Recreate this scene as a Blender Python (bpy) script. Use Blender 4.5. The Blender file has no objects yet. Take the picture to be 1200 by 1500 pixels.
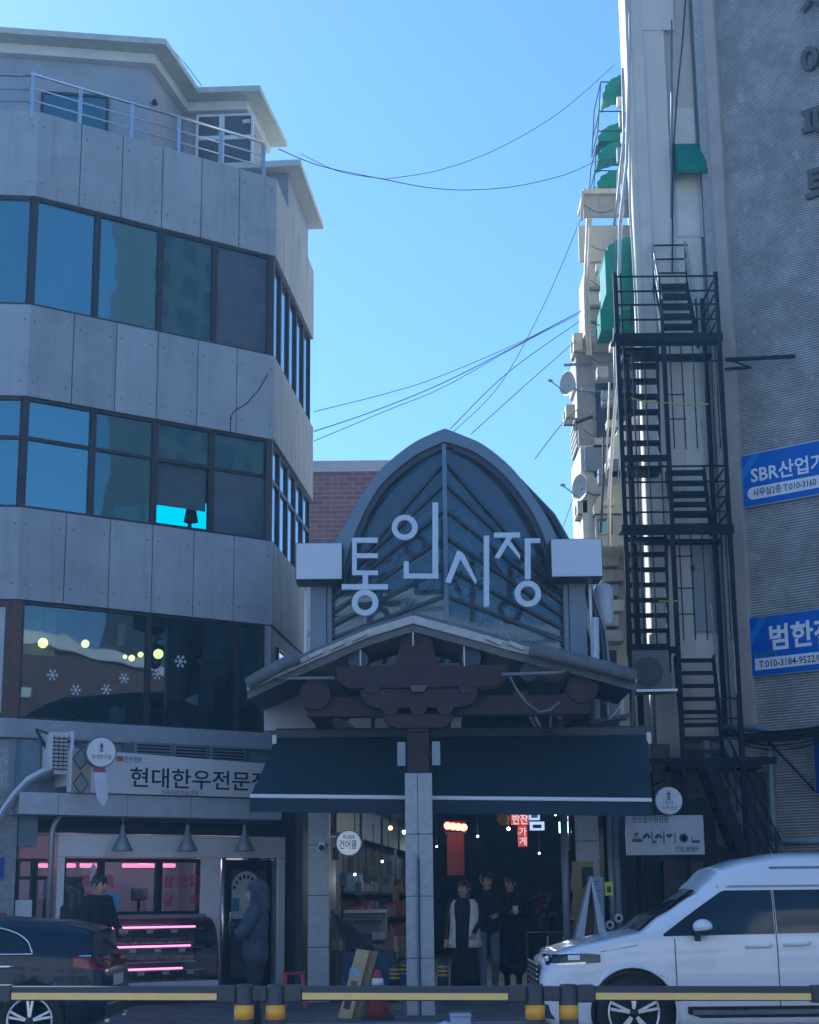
import bpy, bmesh, math, random
from mathutils import Matrix, Vector
rnd = random.Random(7)
R = math.radians
scene = bpy.context.scene
COL = scene.collection

# ------------------------------------------------------------------ camera
CAM_Z, PITCH, ROLL, FPX = 1.5, R(13.31), 0.010, 2400.0
cam_d = bpy.data.cameras.new('camera')
cam = bpy.data.objects.new('camera', cam_d)
COL.objects.link(cam)
CAM_M = Matrix.Rotation(R(90) + PITCH, 4, 'X') @ Matrix.Rotation(-ROLL, 4, 'Z')
cam.matrix_world = Matrix.Translation((0, 0, CAM_Z)) @ CAM_M
cam_d.sensor_fit = 'HORIZONTAL'
cam_d.sensor_width = 36.0
cam_d.lens = FPX / 1200 * 36.0
cam_d.clip_start = 0.1
cam_d.clip_end = 4000
scene.camera = cam
scene.render.resolution_x, scene.render.resolution_y = 819, 1024

# ------------------------------------------------------------------ light
SUN_AZ, SUN_EL = 42.0, 36.0          # degrees left of the alley axis, above the horizon
w = bpy.data.worlds.new('World')
scene.world = w
w.use_nodes = True
nt = w.node_tree
bg = nt.nodes['Background']
sky = nt.nodes.new('ShaderNodeTexSky')
sky.sky_type = 'NISHITA'
sky.sun_disc = False
sky.sun_elevation = R(SUN_EL)
sky.sun_rotation = R(-SUN_AZ)
sky.altitude = 50
sky.air_density = 1.0
sky.dust_density = 0.6
sky.ozone_density = 3.5
nt.links.new(sky.outputs[0], bg.inputs[0])
bg.inputs[1].default_value = 0.074
sd = bpy.data.lights.new('sun', 'SUN')
sd.energy = 5.0
sd.angle = R(0.53)
sd.color = (1.0, 0.9, 0.76)
so = bpy.data.objects.new('sun', sd)
COL.objects.link(so)
sv = Vector((-math.sin(R(SUN_AZ)) * math.cos(R(SUN_EL)), math.cos(R(SUN_AZ)) * math.cos(R(SUN_EL)), math.sin(R(SUN_EL))))
so.rotation_euler = sv.to_track_quat('Z', 'Y').to_euler()
so.location = (-20, 30, 40)
vs = scene.view_settings
vs.view_transform = 'Standard'
vs.look = 'None'
vs.exposure = 1.17
vs.use_white_balance = True
vs.white_balance_temperature = 4900
vs.white_balance_tint = 7
vs.gamma = 1.0
vs.use_curve_mapping = False
scene.cycles.max_bounces = 8
scene.cycles.glossy_bounces = 4
scene.cycles.transmission_bounces = 6
scene.cycles.transparent_max_bounces = 16
scene.cycles.use_denoising = True
scene.cycles.caustics_reflective = False
scene.cycles.caustics_refractive = False

# ------------------------------------------------------------------ measuring: sight lines to real planes
def ray(px, py):
    d = Vector(((px - 600) / FPX, (750 - py) / FPX, -1.0))
    return (CAM_M.to_3x3() @ d).normalized()
def at(px, py, Y):
    d = ray(px, py); t = Y / d.y
    return Vector((d.x * t, Y, CAM_Z + d.z * t))
class Frame:
    """vertical face: u along it, d into the building, z up"""
    def __init__(s, o, a):
        s.o = Vector((o[0], o[1], 0)); s.a = R(a)
        s.M = Matrix.Translation(s.o) @ Matrix.Rotation(s.a, 4, 'Z')
        s.u = Vector((math.cos(s.a), math.sin(s.a), 0)); s.d = Vector((-math.sin(s.a), math.cos(s.a), 0))
    def hit(s, px, py, d=0.0):
        r = ray(px, py); c = Vector((0, 0, CAM_Z)); o = s.o + s.d * d
        t = (o - c).dot(s.d) / r.dot(s.d)
        p = c + r * t
        return (p - s.o).dot(s.u), p.z
    def w(s, u, d, z):
        return s.M @ Vector((u, d, z))

# ------------------------------------------------------------------ materials
def lin(c):
    if isinstance(c, str):
        c = [int(c[i:i + 2], 16) / 255 for i in (1, 3, 5)]
        return tuple(x / 12.92 if x <= .04045 else ((x + .055) / 1.055) ** 2.4 for x in c)
    return tuple(c)
MATS = {}
def mat(name, c, rough=.6, metal=0., var=.12, scale=6., bump=0., bscale=40., spec=.5, c2=None, stretch=None, emit=None, es=0., coat=0., streak=0.):
    if name in MATS: return MATS[name]
    m = bpy.data.materials.new(name); m.use_nodes = True
    n = m.node_tree.nodes; l = m.node_tree.links; b = n['Principled BSDF']
    c = lin(c)
    b.inputs['Roughness'].default_value = rough; b.inputs['Metallic'].default_value = metal
    b.inputs['Specular IOR Level'].default_value = spec
    if coat: b.inputs['Coat Weight'].default_value = coat; b.inputs['Coat Roughness'].default_value = .04
    tc = n.new('ShaderNodeTexCoord'); src = tc.outputs['Object']
    if stretch:
        mp = n.new('ShaderNodeMapping'); mp.inputs['Scale'].default_value = stretch
        l.new(src, mp.inputs[0]); src = mp.outputs[0]
    if var > 0 or c2:
        nz = n.new('ShaderNodeTexNoise'); nz.inputs['Scale'].default_value = scale; nz.inputs['Detail'].default_value = 6; nz.inputs['Roughness'].default_value = .65
        l.new(src, nz.inputs['Vector'])
        rp = n.new('ShaderNodeValToRGB'); rp.color_ramp.elements[0].position = .3; rp.color_ramp.elements[1].position = .72
        a = lin(c2) if c2 else tuple(x * (1 - var) for x in c)
        z = c if c2 else tuple(min(x * (1 + var), .9) for x in c)
        rp.color_ramp.elements[0].color = (*a, 1); rp.color_ramp.elements[1].color = (*z, 1)
        l.new(nz.outputs['Fac'], rp.inputs[0]); l.new(rp.outputs[0], b.inputs['Base Color'])
        mr = n.new('ShaderNodeMapRange'); mr.inputs[3].default_value = max(rough - .08, .02); mr.inputs[4].default_value = min(rough + .1, 1)
        l.new(nz.outputs['Fac'], mr.inputs[0]); l.new(mr.outputs[0], b.inputs['Roughness'])
    else:
        b.inputs['Base Color'].default_value = (*c, 1)
    if streak:
        oi = n.new('ShaderNodeObjectInfo'); mr1 = n.new('ShaderNodeMapRange'); mr1.inputs[3].default_value = .92; mr1.inputs[4].default_value = 1.07; l.new(oi.outputs['Random'], mr1.inputs[0])
        mps = n.new('ShaderNodeMapping'); mps.inputs['Scale'].default_value = (5, 5, .35); l.new(tc.outputs['Object'], mps.inputs[0])
        ns = n.new('ShaderNodeTexNoise'); ns.inputs['Scale'].default_value = 1.6; ns.inputs['Detail'].default_value = 5; l.new(mps.outputs[0], ns.inputs['Vector'])
        mr2 = n.new('ShaderNodeMapRange'); mr2.inputs[1].default_value = .52; mr2.inputs[2].default_value = .72; mr2.inputs[3].default_value = 1.; mr2.inputs[4].default_value = 1 - streak; l.new(ns.outputs['Fac'], mr2.inputs[0])
        n3 = n.new('ShaderNodeTexNoise'); n3.inputs['Scale'].default_value = 11; n3.inputs['Detail'].default_value = 8; n3.inputs['Roughness'].default_value = .8; l.new(tc.outputs['Object'], n3.inputs['Vector'])
        mr3 = n.new('ShaderNodeMapRange'); mr3.inputs[1].default_value = .62; mr3.inputs[2].default_value = .75; mr3.inputs[3].default_value = 1.; mr3.inputs[4].default_value = .72; l.new(n3.outputs['Fac'], mr3.inputs[0])
        k1 = n.new('ShaderNodeMath'); k1.operation = 'MULTIPLY'; l.new(mr1.outputs[0], k1.inputs[0]); l.new(mr2.outputs[0], k1.inputs[1])
        k2 = n.new('ShaderNodeMath'); k2.operation = 'MULTIPLY'; l.new(k1.outputs[0], k2.inputs[0]); l.new(mr3.outputs[0], k2.inputs[1])
        mm = n.new('ShaderNodeMix'); mm.data_type = 'RGBA'; mm.blend_type = 'MULTIPLY'; mm.inputs[0].default_value = 1; l.new(rp.outputs[0], mm.inputs[6]); l.new(k2.outputs[0], mm.inputs[7]); l.new(mm.outputs[2], b.inputs['Base Color'])
    if bump:
        n2 = n.new('ShaderNodeTexNoise'); n2.inputs['Scale'].default_value = bscale; n2.inputs['Detail'].default_value = 4
        l.new(src, n2.inputs['Vector'])
        bp = n.new('ShaderNodeBump'); bp.inputs['Strength'].default_value = bump; bp.inputs['Distance'].default_value = .01
        l.new(n2.outputs['Fac'], bp.inputs['Height']); l.new(bp.outputs[0], b.inputs['Normal'])
    if emit is not None:
        b.inputs['Emission Color'].default_value = (*lin(emit), 1); b.inputs['Emission Strength'].default_value = es
    MATS[name] = m; return m
def glass(name, tint, refl=.25, tr=.5, rough=.03, dirt=.15, wav=.0, body=(.02, .03, .04), gl=(.9, .95, .97)):
    """thin pane: part mirror, part see-through, a little dust"""
    if name in MATS: return MATS[name]
    m = bpy.data.materials.new(name); m.use_nodes = True
    n = m.node_tree.nodes; l = m.node_tree.links; n.remove(n['Principled BSDF']); out = n['Material Output']
    t = n.new('ShaderNodeBsdfTransparent'); t.inputs[0].default_value = (*tint, 1)
    df = n.new('ShaderNodeBsdfDiffuse'); df.inputs[0].default_value = (*body, 1)
    g = n.new('ShaderNodeBsdfGlossy'); g.inputs['Roughness'].default_value = rough; g.inputs[0].default_value = (*gl, 1)
    m1 = n.new('ShaderNodeMixShader'); m1.inputs[0].default_value = tr
    l.new(df.outputs[0], m1.inputs[1]); l.new(t.outputs[0], m1.inputs[2])
    fr = n.new('ShaderNodeFresnel'); fr.inputs[0].default_value = 1.5
    mx = n.new('ShaderNodeMath'); mx.operation = 'MAXIMUM'; mx.inputs[1].default_value = refl
    l.new(fr.outputs[0], mx.inputs[0])
    m2 = n.new('ShaderNodeMixShader'); l.new(mx.outputs[0], m2.inputs[0]); l.new(m1.outputs[0], m2.inputs[1]); l.new(g.outputs[0], m2.inputs[2])
    if wav:
        tc = n.new('ShaderNodeTexCoord'); nz = n.new('ShaderNodeTexNoise'); nz.inputs['Scale'].default_value = 1.3; nz.inputs['Detail'].default_value = 1
        l.new(tc.outputs['Object'], nz.inputs['Vector'])
        bp = n.new('ShaderNodeBump'); bp.inputs['Strength'].default_value = wav; bp.inputs['Distance'].default_value = .02
        l.new(nz.outputs['Fac'], bp.inputs['Height']); l.new(bp.outputs[0], g.inputs['Normal'])
    if dirt:
        tc = n.new('ShaderNodeTexCoord'); nz = n.new('ShaderNodeTexNoise'); nz.inputs['Scale'].default_value = 3; nz.inputs['Detail'].default_value = 5
        l.new(tc.outputs['Object'], nz.inputs['Vector'])
        mm = n.new('ShaderNodeMath'); mm.operation = 'MULTIPLY'; mm.inputs[1].default_value = dirt; l.new(nz.outputs['Fac'], mm.inputs[0])
        dd = n.new('ShaderNodeBsdfDiffuse'); dd.inputs[0].default_value = (.35, .35, .34, 1)
        m3 = n.new('ShaderNodeMixShader'); l.new(mm.outputs[0], m3.inputs[0]); l.new(m2.outputs[0], m3.inputs[1]); l.new(dd.outputs[0], m3.inputs[2])
        l.new(m3.outputs[0], out.inputs[0])
    else:
        l.new(m2.outputs[0], out.inputs[0])
    MATS[name] = m; return m

# ------------------------------------------------------------------ objects
WLOC = {}
def props(o, label=None, cat=None, group=None, kind=None):
    if label: o['label'] = label
    if cat: o['category'] = cat
    if group: o['group'] = group
    if kind: o['kind'] = kind
    return o
def thing(name, loc, label, cat, group=None, rz=0):
    o = bpy.data.objects.new(name, None); COL.objects.link(o); o.location = loc; o.rotation_euler = (0, 0, rz)
    o.empty_display_size = .2
    WLOC[o.name] = Vector(loc)
    return props(o, label, cat, group)
_TXT = {}
def text_geo(s, bold):
    k = (s, bold)
    if k not in _TXT:
        cu = bpy.data.curves.new('t', 'FONT'); cu.body = s; cu.size = 1; cu.resolution_u = 2; cu.offset = bold; cu.fill_mode = 'FRONT'
        cu.align_x = 'LEFT'
        ob = bpy.data.objects.new('t', cu); COL.objects.link(ob)
        dg = bpy.context.evaluated_depsgraph_get(); me = bpy.data.meshes.new_from_object(ob.evaluated_get(dg))
        v = [(p.co.x, p.co.y) for p in me.vertices]; f = [tuple(p.vertices) for p in me.polygons]
        bpy.data.objects.remove(ob); bpy.data.curves.remove(cu); bpy.data.meshes.remove(me)
        _TXT[k] = (v, f)
    return _TXT[k]
class MB:
    def __init__(s, M=None):
        s.v = []; s.f = []; s.M = M or Matrix.Identity(4)
    def add(s, vs, fs):
        n = len(s.v); s.v += [s.M @ Vector(p) for p in vs]; s.f += [tuple(i + n for i in f) for f in fs]; return s
    def box(s, x0, x1, y0, y1, z0, z1):
        return s.add([(x0, y0, z0), (x1, y0, z0), (x1, y1, z0), (x0, y1, z0), (x0, y0, z1), (x1, y0, z1), (x1, y1, z1), (x0, y1, z1)],
                     [(0, 3, 2, 1), (4, 5, 6, 7), (0, 1, 5, 4), (1, 2, 6, 5), (2, 3, 7, 6), (3, 0, 4, 7)])
    def cbox(s, c, sz, Rm=None):
        o = s.M; s.M = o @ Matrix.Translation(c) @ (Rm.to_4x4() if Rm else Matrix.Identity(4))
        s.box(-sz[0] / 2, sz[0] / 2, -sz[1] / 2, sz[1] / 2, -sz[2] / 2, sz[2] / 2); s.M = o; return s
    def prism(s, poly, a, b, ax='y'):
        """polygon extruded; ax y: poly in (x,z); x: poly in (y,z); z: poly in (x,y)"""
        n = len(poly)
        def P(p, t): return {'y': (p[0], t, p[1]), 'x': (t, p[0], p[1]), 'z': (p[0], p[1], t)}[ax]
        vs = [P(p, a) for p in poly] + [P(p, b) for p in poly]
        fs = [tuple(range(n)), tuple(range(2 * n - 1, n - 1, -1))] + [(i, i + n, (i + 1) % n + n, (i + 1) % n) for i in range(n)]
        return s.add(vs, fs)
    def tube(s, pts, r, n=8, cap=True, up=None):
        pts = [Vector(p) for p in pts]; m = len(pts); rs = r if isinstance(r, (list, tuple)) else [r] * m
        vs = []; fs = []
        t = (pts[1] - pts[0]).normalized(); a = Vector((0, 0, 1)) if abs(t.z) < .9 else Vector((1, 0, 0))
        x = t.cross(a).normalized()
        for i in range(m):
            t = (pts[min(i + 1, m - 1)] - pts[max(i - 1, 0)]).normalized()
            x = (x - t * x.dot(t)).normalized(); y = t.cross(x)
            for k in range(n):
                q = 2 * math.pi * (k + .5) / n
                vs.append(pts[i] + (x * math.cos(q) + y * math.sin(q)) * rs[i])
        for i in range(m - 1):
            for k in range(n):
                fs.append((i * n + k, i * n + (k + 1) % n, (i + 1) * n + (k + 1) % n, (i + 1) * n + k))
        if cap: fs += [tuple(range(n - 1, -1, -1)), tuple((m - 1) * n + k for k in range(n))]
        return s.add(vs, fs)
    def bar(s, p, q, w, h):
        """rectangular bar p->q, h measured upwards, w sideways"""
        p = Vector(p); q = Vector(q); t = (q - p).normalized(); up = Vector((0, 0, 1)) if abs(t.z) < .95 else Vector((0, 1, 0))
        x = t.cross(up).normalized(); y = x.cross(t)
        vs = [b + x * (i * w / 2) + y * (j * h / 2) for b in (p, q) for i, j in ((-1, -1), (1, -1), (1, 1), (-1, 1))]
        return s.add(vs, [(0, 1, 2, 3), (7, 6, 5, 4), (0, 4, 5, 1), (1, 5, 6, 2), (2, 6, 7, 3), (3, 7, 4, 0)])
    def lathe(s, prof, c=(0, 0, 0), n=20, ax='z'):
        c = Vector(c); vs = []; fs = []; m = len(prof)
        for r, h in prof:
            for k in range(n):
                q = 2 * math.pi * k / n; a, b = r * math.cos(q), r * math.sin(q)
                vs.append(c + Vector({'z': (a, b, h), 'y': (a, h, b), 'x': (h, a, b)}[ax]))
        for i in range(m - 1):
            for k in range(n): fs.append((i * n + k, i * n + (k + 1) % n, (i + 1) * n + (k + 1) % n, (i + 1) * n + k))
        if prof[0][0] > 1e-4: fs.append(tuple(range(n - 1, -1, -1)))
        if prof[-1][0] > 1e-4: fs.append(tuple((m - 1) * n + k for k in range(n)))
        return s.add(vs, fs)
    def grid(s, rows):
        n = len(rows[0]); vs = [p for r in rows for p in r]
        return s.add(vs, [(i * n + k, i * n + k + 1, (i + 1) * n + k + 1, (i + 1) * n + k) for i in range(len(rows) - 1) for k in range(n - 1)])
    def ball(s, c, r, n=12, m=8):
        rr = (r, r, r) if not isinstance(r, (tuple, list)) else r
        vs = [(c[0] + rr[0] * math.sin(math.pi * i / m) * math.cos(2 * math.pi * k / n), c[1] + rr[1] * math.sin(math.pi * i / m) * math.sin(2 * math.pi * k / n), c[2] + rr[2] * math.cos(math.pi * i / m)) for i in range(m + 1) for k in range(n)]
        return s.add(vs, [(i * n + k, (i + 1) * n + k, (i + 1) * n + (k + 1) % n, i * n + (k + 1) % n) for i in range(m) for k in range(n)])
    def text(s, txt, u, d, z, size, bold=0.0, wide=1.0, align='l', width=None, th=.004):
        """flat lettering on a face: local x right, z up, standing at depth d"""
        v, f = text_geo(txt, bold)
        if not v: return s
        x0 = min(p[0] for p in v); x1 = max(p[0] for p in v)
        if width: wide = width / ((x1 - x0) * size)
        off = {'l': x0, 'c': (x0 + x1) / 2, 'r': x1}[align]
        n = len(v)
        vs = [(u + (p[0] - off) * size * wide, d - th, z + p[1] * size) for p in v]
        return s.add(vs, f)
    def build(s, name, m, parent=None, base=None, smooth=False, bevel=0., merge=False):
        me = bpy.data.meshes.new(name)
        o = bpy.data.objects.new(name, me); COL.objects.link(o)
        L = WLOC[parent.name] if parent is not None else Vector(base if base is not None else (0, 0, 0))
        me.from_pydata([tuple(p - L) for p in s.v], [], s.f); me.update()
        bm = bmesh.new(); bm.from_mesh(me)
        if merge: bmesh.ops.remove_doubles(bm, verts=bm.verts, dist=1e-4)
        bmesh.ops.recalc_face_normals(bm, faces=bm.faces); bm.to_mesh(me); bm.free()
        if parent is not None: o.parent = parent
        else: o.location = L
        WLOC[o.name] = L
        if m is not None: me.materials.append(m)
        if smooth: me.shade_smooth() if smooth is True else me.shade_auto_smooth(smooth) if hasattr(me, 'shade_auto_smooth') else me.shade_smooth()
        if bevel:
            b = o.modifiers.new('bevel', 'BEVEL'); b.width = bevel; b.segments = 2; b.limit_method = 'ANGLE'; b.angle_limit = R(40)
        return o
def copy_tree(o, parent=None):
    c = o.copy(); COL.objects.link(c); c.parent = parent
    for ch in o.children: copy_tree(ch, c)
    return c
# ------------------------------------------------------------------ shared materials
M_CONC = mat('fair_faced_concrete', (.35, .37, .385), .75, streak=.15, var=.14, scale=1.6, bump=.25, bscale=30)
M_CONC2 = mat('concrete_band_side', (.36, .36, .36), .8, streak=.3, var=.18, scale=1.2, bump=.25, bscale=24, stretch=(3, 3, .6))
M_BROWN = mat('brown_aluminium', (.055, .042, .042), .45, .5, var=.1)
M_PLAST = mat('grey_painted_plaster', (.33, .345, .38), .8, var=.12, scale=2, bump=.15)
M_STEEL = mat('stainless_steel', (.55, .56, .58), .28, 1., var=.05)
M_BLACK = mat('black_paint', (.012, .013, .016), .45, var=.2)
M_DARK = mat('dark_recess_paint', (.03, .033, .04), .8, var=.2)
M_WHITE = mat('white_paint', (.72, .73, .75), .5, var=.05)
M_OFFW = mat('off_white_paint', (.6, .6, .6), .55, var=.08)
M_CREAM = mat('eave_cream_paint', (.62, .62, .56), .7, var=.08, scale=3)
M_GREY = mat('mid_grey_metal', (.2, .215, .24), .45, .2, var=.1)
M_ALU = mat('brushed_aluminium', (.42, .43, .45), .4, .7, var=.08)
G_TEAL = glass('teal_tinted_glass', (.25, .42, .48), .34, .5, .02, .12, .1, (.018, .05, .06), (.5, .78, .8))
G_TEAL2 = glass('teal_tinted_glass_dim', (.25, .42, .48), .2, .55, .02, .14, .1, (.02, .05, .055), (.5, .8, .8))
G_SCREEN = glass('insect_screen_mesh', (.3, .34, .4), .07, .25, .25, .3, 0, (.05, .06, .08))
G_CAFE = glass('cafe_glass', (.5, .7, .76), .1, .88, .015, .03, .1)
G_CLEAR = glass('clear_shop_glass', (.85, .9, .9), .07, .95, .01, .02)
G_CYAN = glass('cyan_tinted_glass', (.42, .95, .86), .06, .97, .01, .0)

M_SW = mat('banner_white', (.8, .8, .82), .5, var=.0)
M_INK = mat('banner_ink', (.02, .025, .05), .5, var=0)
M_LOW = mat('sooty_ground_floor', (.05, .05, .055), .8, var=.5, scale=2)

# ------------------------------------------------------------------ ground
def ground_mat():
    m = mat('asphalt', (.11, .11, .112), .85, var=.3, scale=14, bump=.5, bscale=160)
    return m
mb = MB(); mb.add([(-150, -60, 0), (150, -60, 0), (150, 180, 0), (-150, 180, 0)], [(0, 1, 2, 3)])
props(mb.build('road', ground_mat()), kind='structure')
def paver_mat():
    m = bpy.data.materials.new('grey_paving_blocks'); m.use_nodes = True
    n = m.node_tree.nodes; l = m.node_tree.links; b = n['Principled BSDF']
    tc = n.new('ShaderNodeTexCoord'); br = n.new('ShaderNodeTexBrick')
    br.inputs['Scale'].default_value = 1; br.inputs['Brick Width'].default_value = .3; br.inputs['Row Height'].default_value = .3
    br.inputs['Mortar Size'].default_value = .006; br.inputs['Color1'].default_value = (.13, .13, .135, 1); br.inputs['Color2'].default_value = (.18, .18, .182, 1); br.inputs['Mortar'].default_value = (.04, .04, .04, 1)
    l.new(tc.outputs['Object'], br.inputs['Vector'])
    nz = n.new('ShaderNodeTexNoise'); nz.inputs['Scale'].default_value = 1.2; nz.inputs['Detail'].default_value = 8; l.new(tc.outputs['Object'], nz.inputs['Vector'])
    mx = n.new('ShaderNodeMix'); mx.data_type = 'RGBA'; mx.blend_type = 'MULTIPLY'; mx.inputs[0].default_value = .7
    rp = n.new('ShaderNodeValToRGB'); rp.color_ramp.elements[0].position = .35; rp.color_ramp.elements[0].color = (.45, .45, .45, 1); rp.color_ramp.elements[1].position = .65
    l.new(nz.outputs['Fac'], rp.inputs[0]); l.new(br.outputs['Color'], mx.inputs[6]); l.new(rp.outputs[0], mx.inputs[7]); l.new(mx.outputs[2], b.inputs['Base Color'])
    b.inputs['Roughness'].default_value = .75
    bp = n.new('ShaderNodeBump'); bp.inputs['Strength'].default_value = .5; bp.inputs['Distance'].default_value = .006; bp.invert = True
    l.new(br.outputs['Fac'], bp.inputs['Height']); l.new(bp.outputs[0], b.inputs['Normal'])
    return m
M_PAVE = paver_mat()
props(MB().box(-60, 60, 19.35, 90, -.05, .15).build('pavement', M_PAVE), kind='structure')
M_KERB = mat('granite_kerb', (.27, .27, .27), .7, var=.2, scale=20)
mb = MB()
kb = MB().box(-30, 30, 19.15, 19.345, -.02, .152).build('kerb', M_KERB, bevel=.012); props(kb, kind='structure')
# ================================================================== concrete corner building
AB = at(38, 600, 22.7)
FB = Frame(AB, 36)
UB = FB.hit(402, 600)[0]
BCp = FB.w(UB, 0, 0)
FC = Frame(BCp, 84.8)
UC = 4.13
FA = Frame(AB, 6)                        # runs to negative u
CE = FC.w(UC, 0, 0)
ZF = .15
bld = thing('concrete_building', (AB.x, AB.y, ZF), 'grey concrete corner building with brown framed ribbon windows and a roof terrace', 'building')
BANDS = [(11.78, 13.15), (8.66, 10.06), (5.67, 7.0)]
def face_panels(fr, u0, u1, n, material, miss=()):
    holes = MB(fr.M)
    for z0, z1 in BANDS:
        for i in range(n):
            a = u0 + (u1 - u0) * i / n + .007; b = u0 + (u1 - u0) * (i + 1) / n - .007
            if i == 0: a = u0
            if i == n - 1: b = u1
            m = MB(fr.M).box(a, b, 0, .14, z0, z1)
            m.build('panel', material, bld, bevel=.008)
            for hu in (a + .09, b - .09):
                for hz in (z0 + .22, z1 - .24):
                    holes.lathe([(.012, -.003), (.010, .004)], (hu + rnd.uniform(-.02, .02), 0, hz), 7, 'y')
    props(holes.build('tie_hole', M_DARK, bld), kind='stuff')
face_panels(FB, .0, UB, 6, M_CONC)
face_panels(FA, -6.0, -.0, 8, M_CONC)
face_panels(FC, .0, UC, 5, M_CONC2)
# inner shell: slabs, rear walls
foot = [FA.w(-5.9, .3, 0), FA.w(-.1, .3, 0), FB.w(UB - .15, .2, 0), FC.w(UC - .05, .2, 0)]
back_r = FC.w(UC - .05, .2, 0)
back_l = Vector((FA.w(-5.9, .3, 0).x, back_r.y + .6, 0))
foot2 = [(p.x, p.y) for p in foot] + [(back_l.x, back_l.y)]
for z0, z1, nm in ((3.55, 3.93, 'floor_slab'), (6.0, 6.35, 'floor_slab'), (8.95, 9.5, 'floor_slab'), (12.3, 12.5, 'roof_slab')):
    MB().prism(foot2, z0, z1, 'z').build(nm, M_PLAST, bld)
FR = Frame(back_r, math.degrees(math.atan2(back_l.y - back_r.y, back_l.x - back_r.x)))   # rear wall, u from right to left
LR = (back_l - back_r).length
mb = MB(FR.M)
OU0, OU1, OZ0, OZ1 = .55, 3.6, 7.05, 8.7
mb.box(0, LR, -.1, .1, .15, OZ0).box(0, LR, -.1, .1, OZ1, 13.1).box(0, OU0, -.1, .1, OZ0, OZ1).box(OU1, LR, -.1, .1, OZ0, OZ1)
mb.build('rear_wall', M_PLAST, bld)
rw = MB(FR.M).box(OU0, OU1, -.03, .03, OZ0, OZ0 + .05).box(OU0, OU1, -.03, .03, OZ1 - .05, OZ1).box((OU0 + OU1) / 2 - .03, (OU0 + OU1) / 2 + .03, -.03, .03, OZ0 + .05, OZ1 - .05).build('window', M_BROWN, bld)
MB(FR.M).box(OU0, OU1, -.004, .004, OZ0, OZ1).build('pane', G_CYAN, rw)
p0 = FA.w(-5.9, .3, 0)
mb = MB(); mb.prism([(p0.x - .1, p0.y), (p0.x + .1, p0.y), (back_l.x + .1, back_l.y), (back_l.x - .1, back_l.y)], .15, 13.1, 'z')
mb.build('party_wall', M_PLAST, bld)
# the end return of the alley side (thickness of the wall seen at its far edge)
MB(FC.M).box(UC - .16, UC - .005, .15, .5, 3.9, 13.1).build('end_wall', M_CONC2, bld)

def window(fr, u0, u1, z0, z1, g, parent, fw=.045, d0=.05, d1=.13, transom=None, g2=None, material=None, base=None):
    m = material or M_BROWN
    f = MB(fr.M)
    f.box(u0, u0 + fw, d0, d1, z0, z1).box(u1 - fw, u1, d0, d1, z0, z1)
    f.box(u0 + fw, u1 - fw, d0, d1, z1 - fw, z1).box(u0 + fw, u1 - fw, d0, d1, z0, z0 + fw)
    if transom: f.box(u0 + fw, u1 - fw, d0 + .004, d1, transom - fw * .6, transom + fw * .6)
    w_ = f.build('window', m, parent, bevel=.004)
    dm = (d0 + d1) / 2
    if transom:
        MB(fr.M).box(u0 + fw * .5, u1 - fw * .5, dm, dm + .008, z0 + fw * .5, transom).build('pane', g, w_)
        MB(fr.M).box(u0 + fw * .5, u1 - fw * .5, dm, dm + .008, transom, z1 - fw * .5).build('pane', g2 or g, w_)
    else:
        MB(fr.M).box(u0 + fw * .5, u1 - fw * .5, dm, dm + .008, z0 + fw * .5, z1 - fw * .5).build('pane', g, w_)
    return w_
def inner_sash(fr, u0, u1, z0, z1, parent):
    f = MB(fr.M); f.box(u0, u0 + .06, .22, .26, z0, z1).box(u1 - .07, u1, .22, .26, z0, z1).box(u0 + .06, u1 - .07, .22, .26, z1 - .06, z1)
    f.build('inner_sash', M_OFFW, parent)
# 4th storey, chamfer face
edges4 = [.03] + [FB.hit(x, 400)[0] for x in (144, 238, 318)] + [UB - .01]
for i, g in enumerate((G_TEAL, G_TEAL, G_TEAL2, G_SCREEN)):
    window(FB, edges4[i] + .002, edges4[i + 1] - .002, 10.062, 11.778, g, bld)
edges3 = [.03] + [FB.hit(x, 700)[0] for x in (137, 229, 313)] + [UB - .01]
TZ = 8.05
for i, g in enumerate((G_TEAL, G_TEAL2, None, G_SCREEN)):
    if g is None:       # open lower sash: frame only, with its upper light glazed and a roller blind half down
        f = MB(FB.M); u0, u1 = edges3[i] + .002, edges3[i + 1] - .002
        f.box(u0, u0 + .045, .05, .13, 7.002, 8.658).box(u1 - .045, u1, .05, .13, 7.002, 8.658).box(u0 + .045, u1 - .045, .05, .13, 8.613, 8.658).box(u0 + .045, u1 - .045, .05, .13, 7.002, 7.06).box(u0 + .045, u1 - .045, .054, .13, TZ - .03, TZ + .03)
        w_ = f.build('window', M_BROWN, bld, bevel=.004)
        MB(FB.M).box(u0 + .02, u1 - .02, .09, .098, TZ, 8.64).build('pane', G_TEAL2, w_)
        MB(FB.M).box(u0 + .05, u1 - .05, .15, .156, 7.36, TZ).build('blind_or_sky_panel', mat('blind_fabric', (.1, .12, .13), .9), w_)
    else:
        window(FB, edges3[i] + .002, edges3[i + 1] - .002, 7.002, 8.658, g, bld, transom=TZ, g2=G_TEAL2 if i else G_TEAL)
        inner_sash(FB, edges3[i] + .1, edges3[i + 1] - .06, 7.1, TZ - .06, bld); inner_sash(FB, edges3[i] + .1, edges3[i + 1] - .06, TZ + .06, 8.6, bld)
        if i < 2: MB(FB.M).box(edges3[i] + .12, edges3[i] + (.75 if i == 0 else .5), .3, .31, 7.02, 8.6).build('curtain', mat('pale_curtain', (.4, .42, .42), .9, var=.2, scale=4, stretch=(8, 8, .3)), bld)
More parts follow.
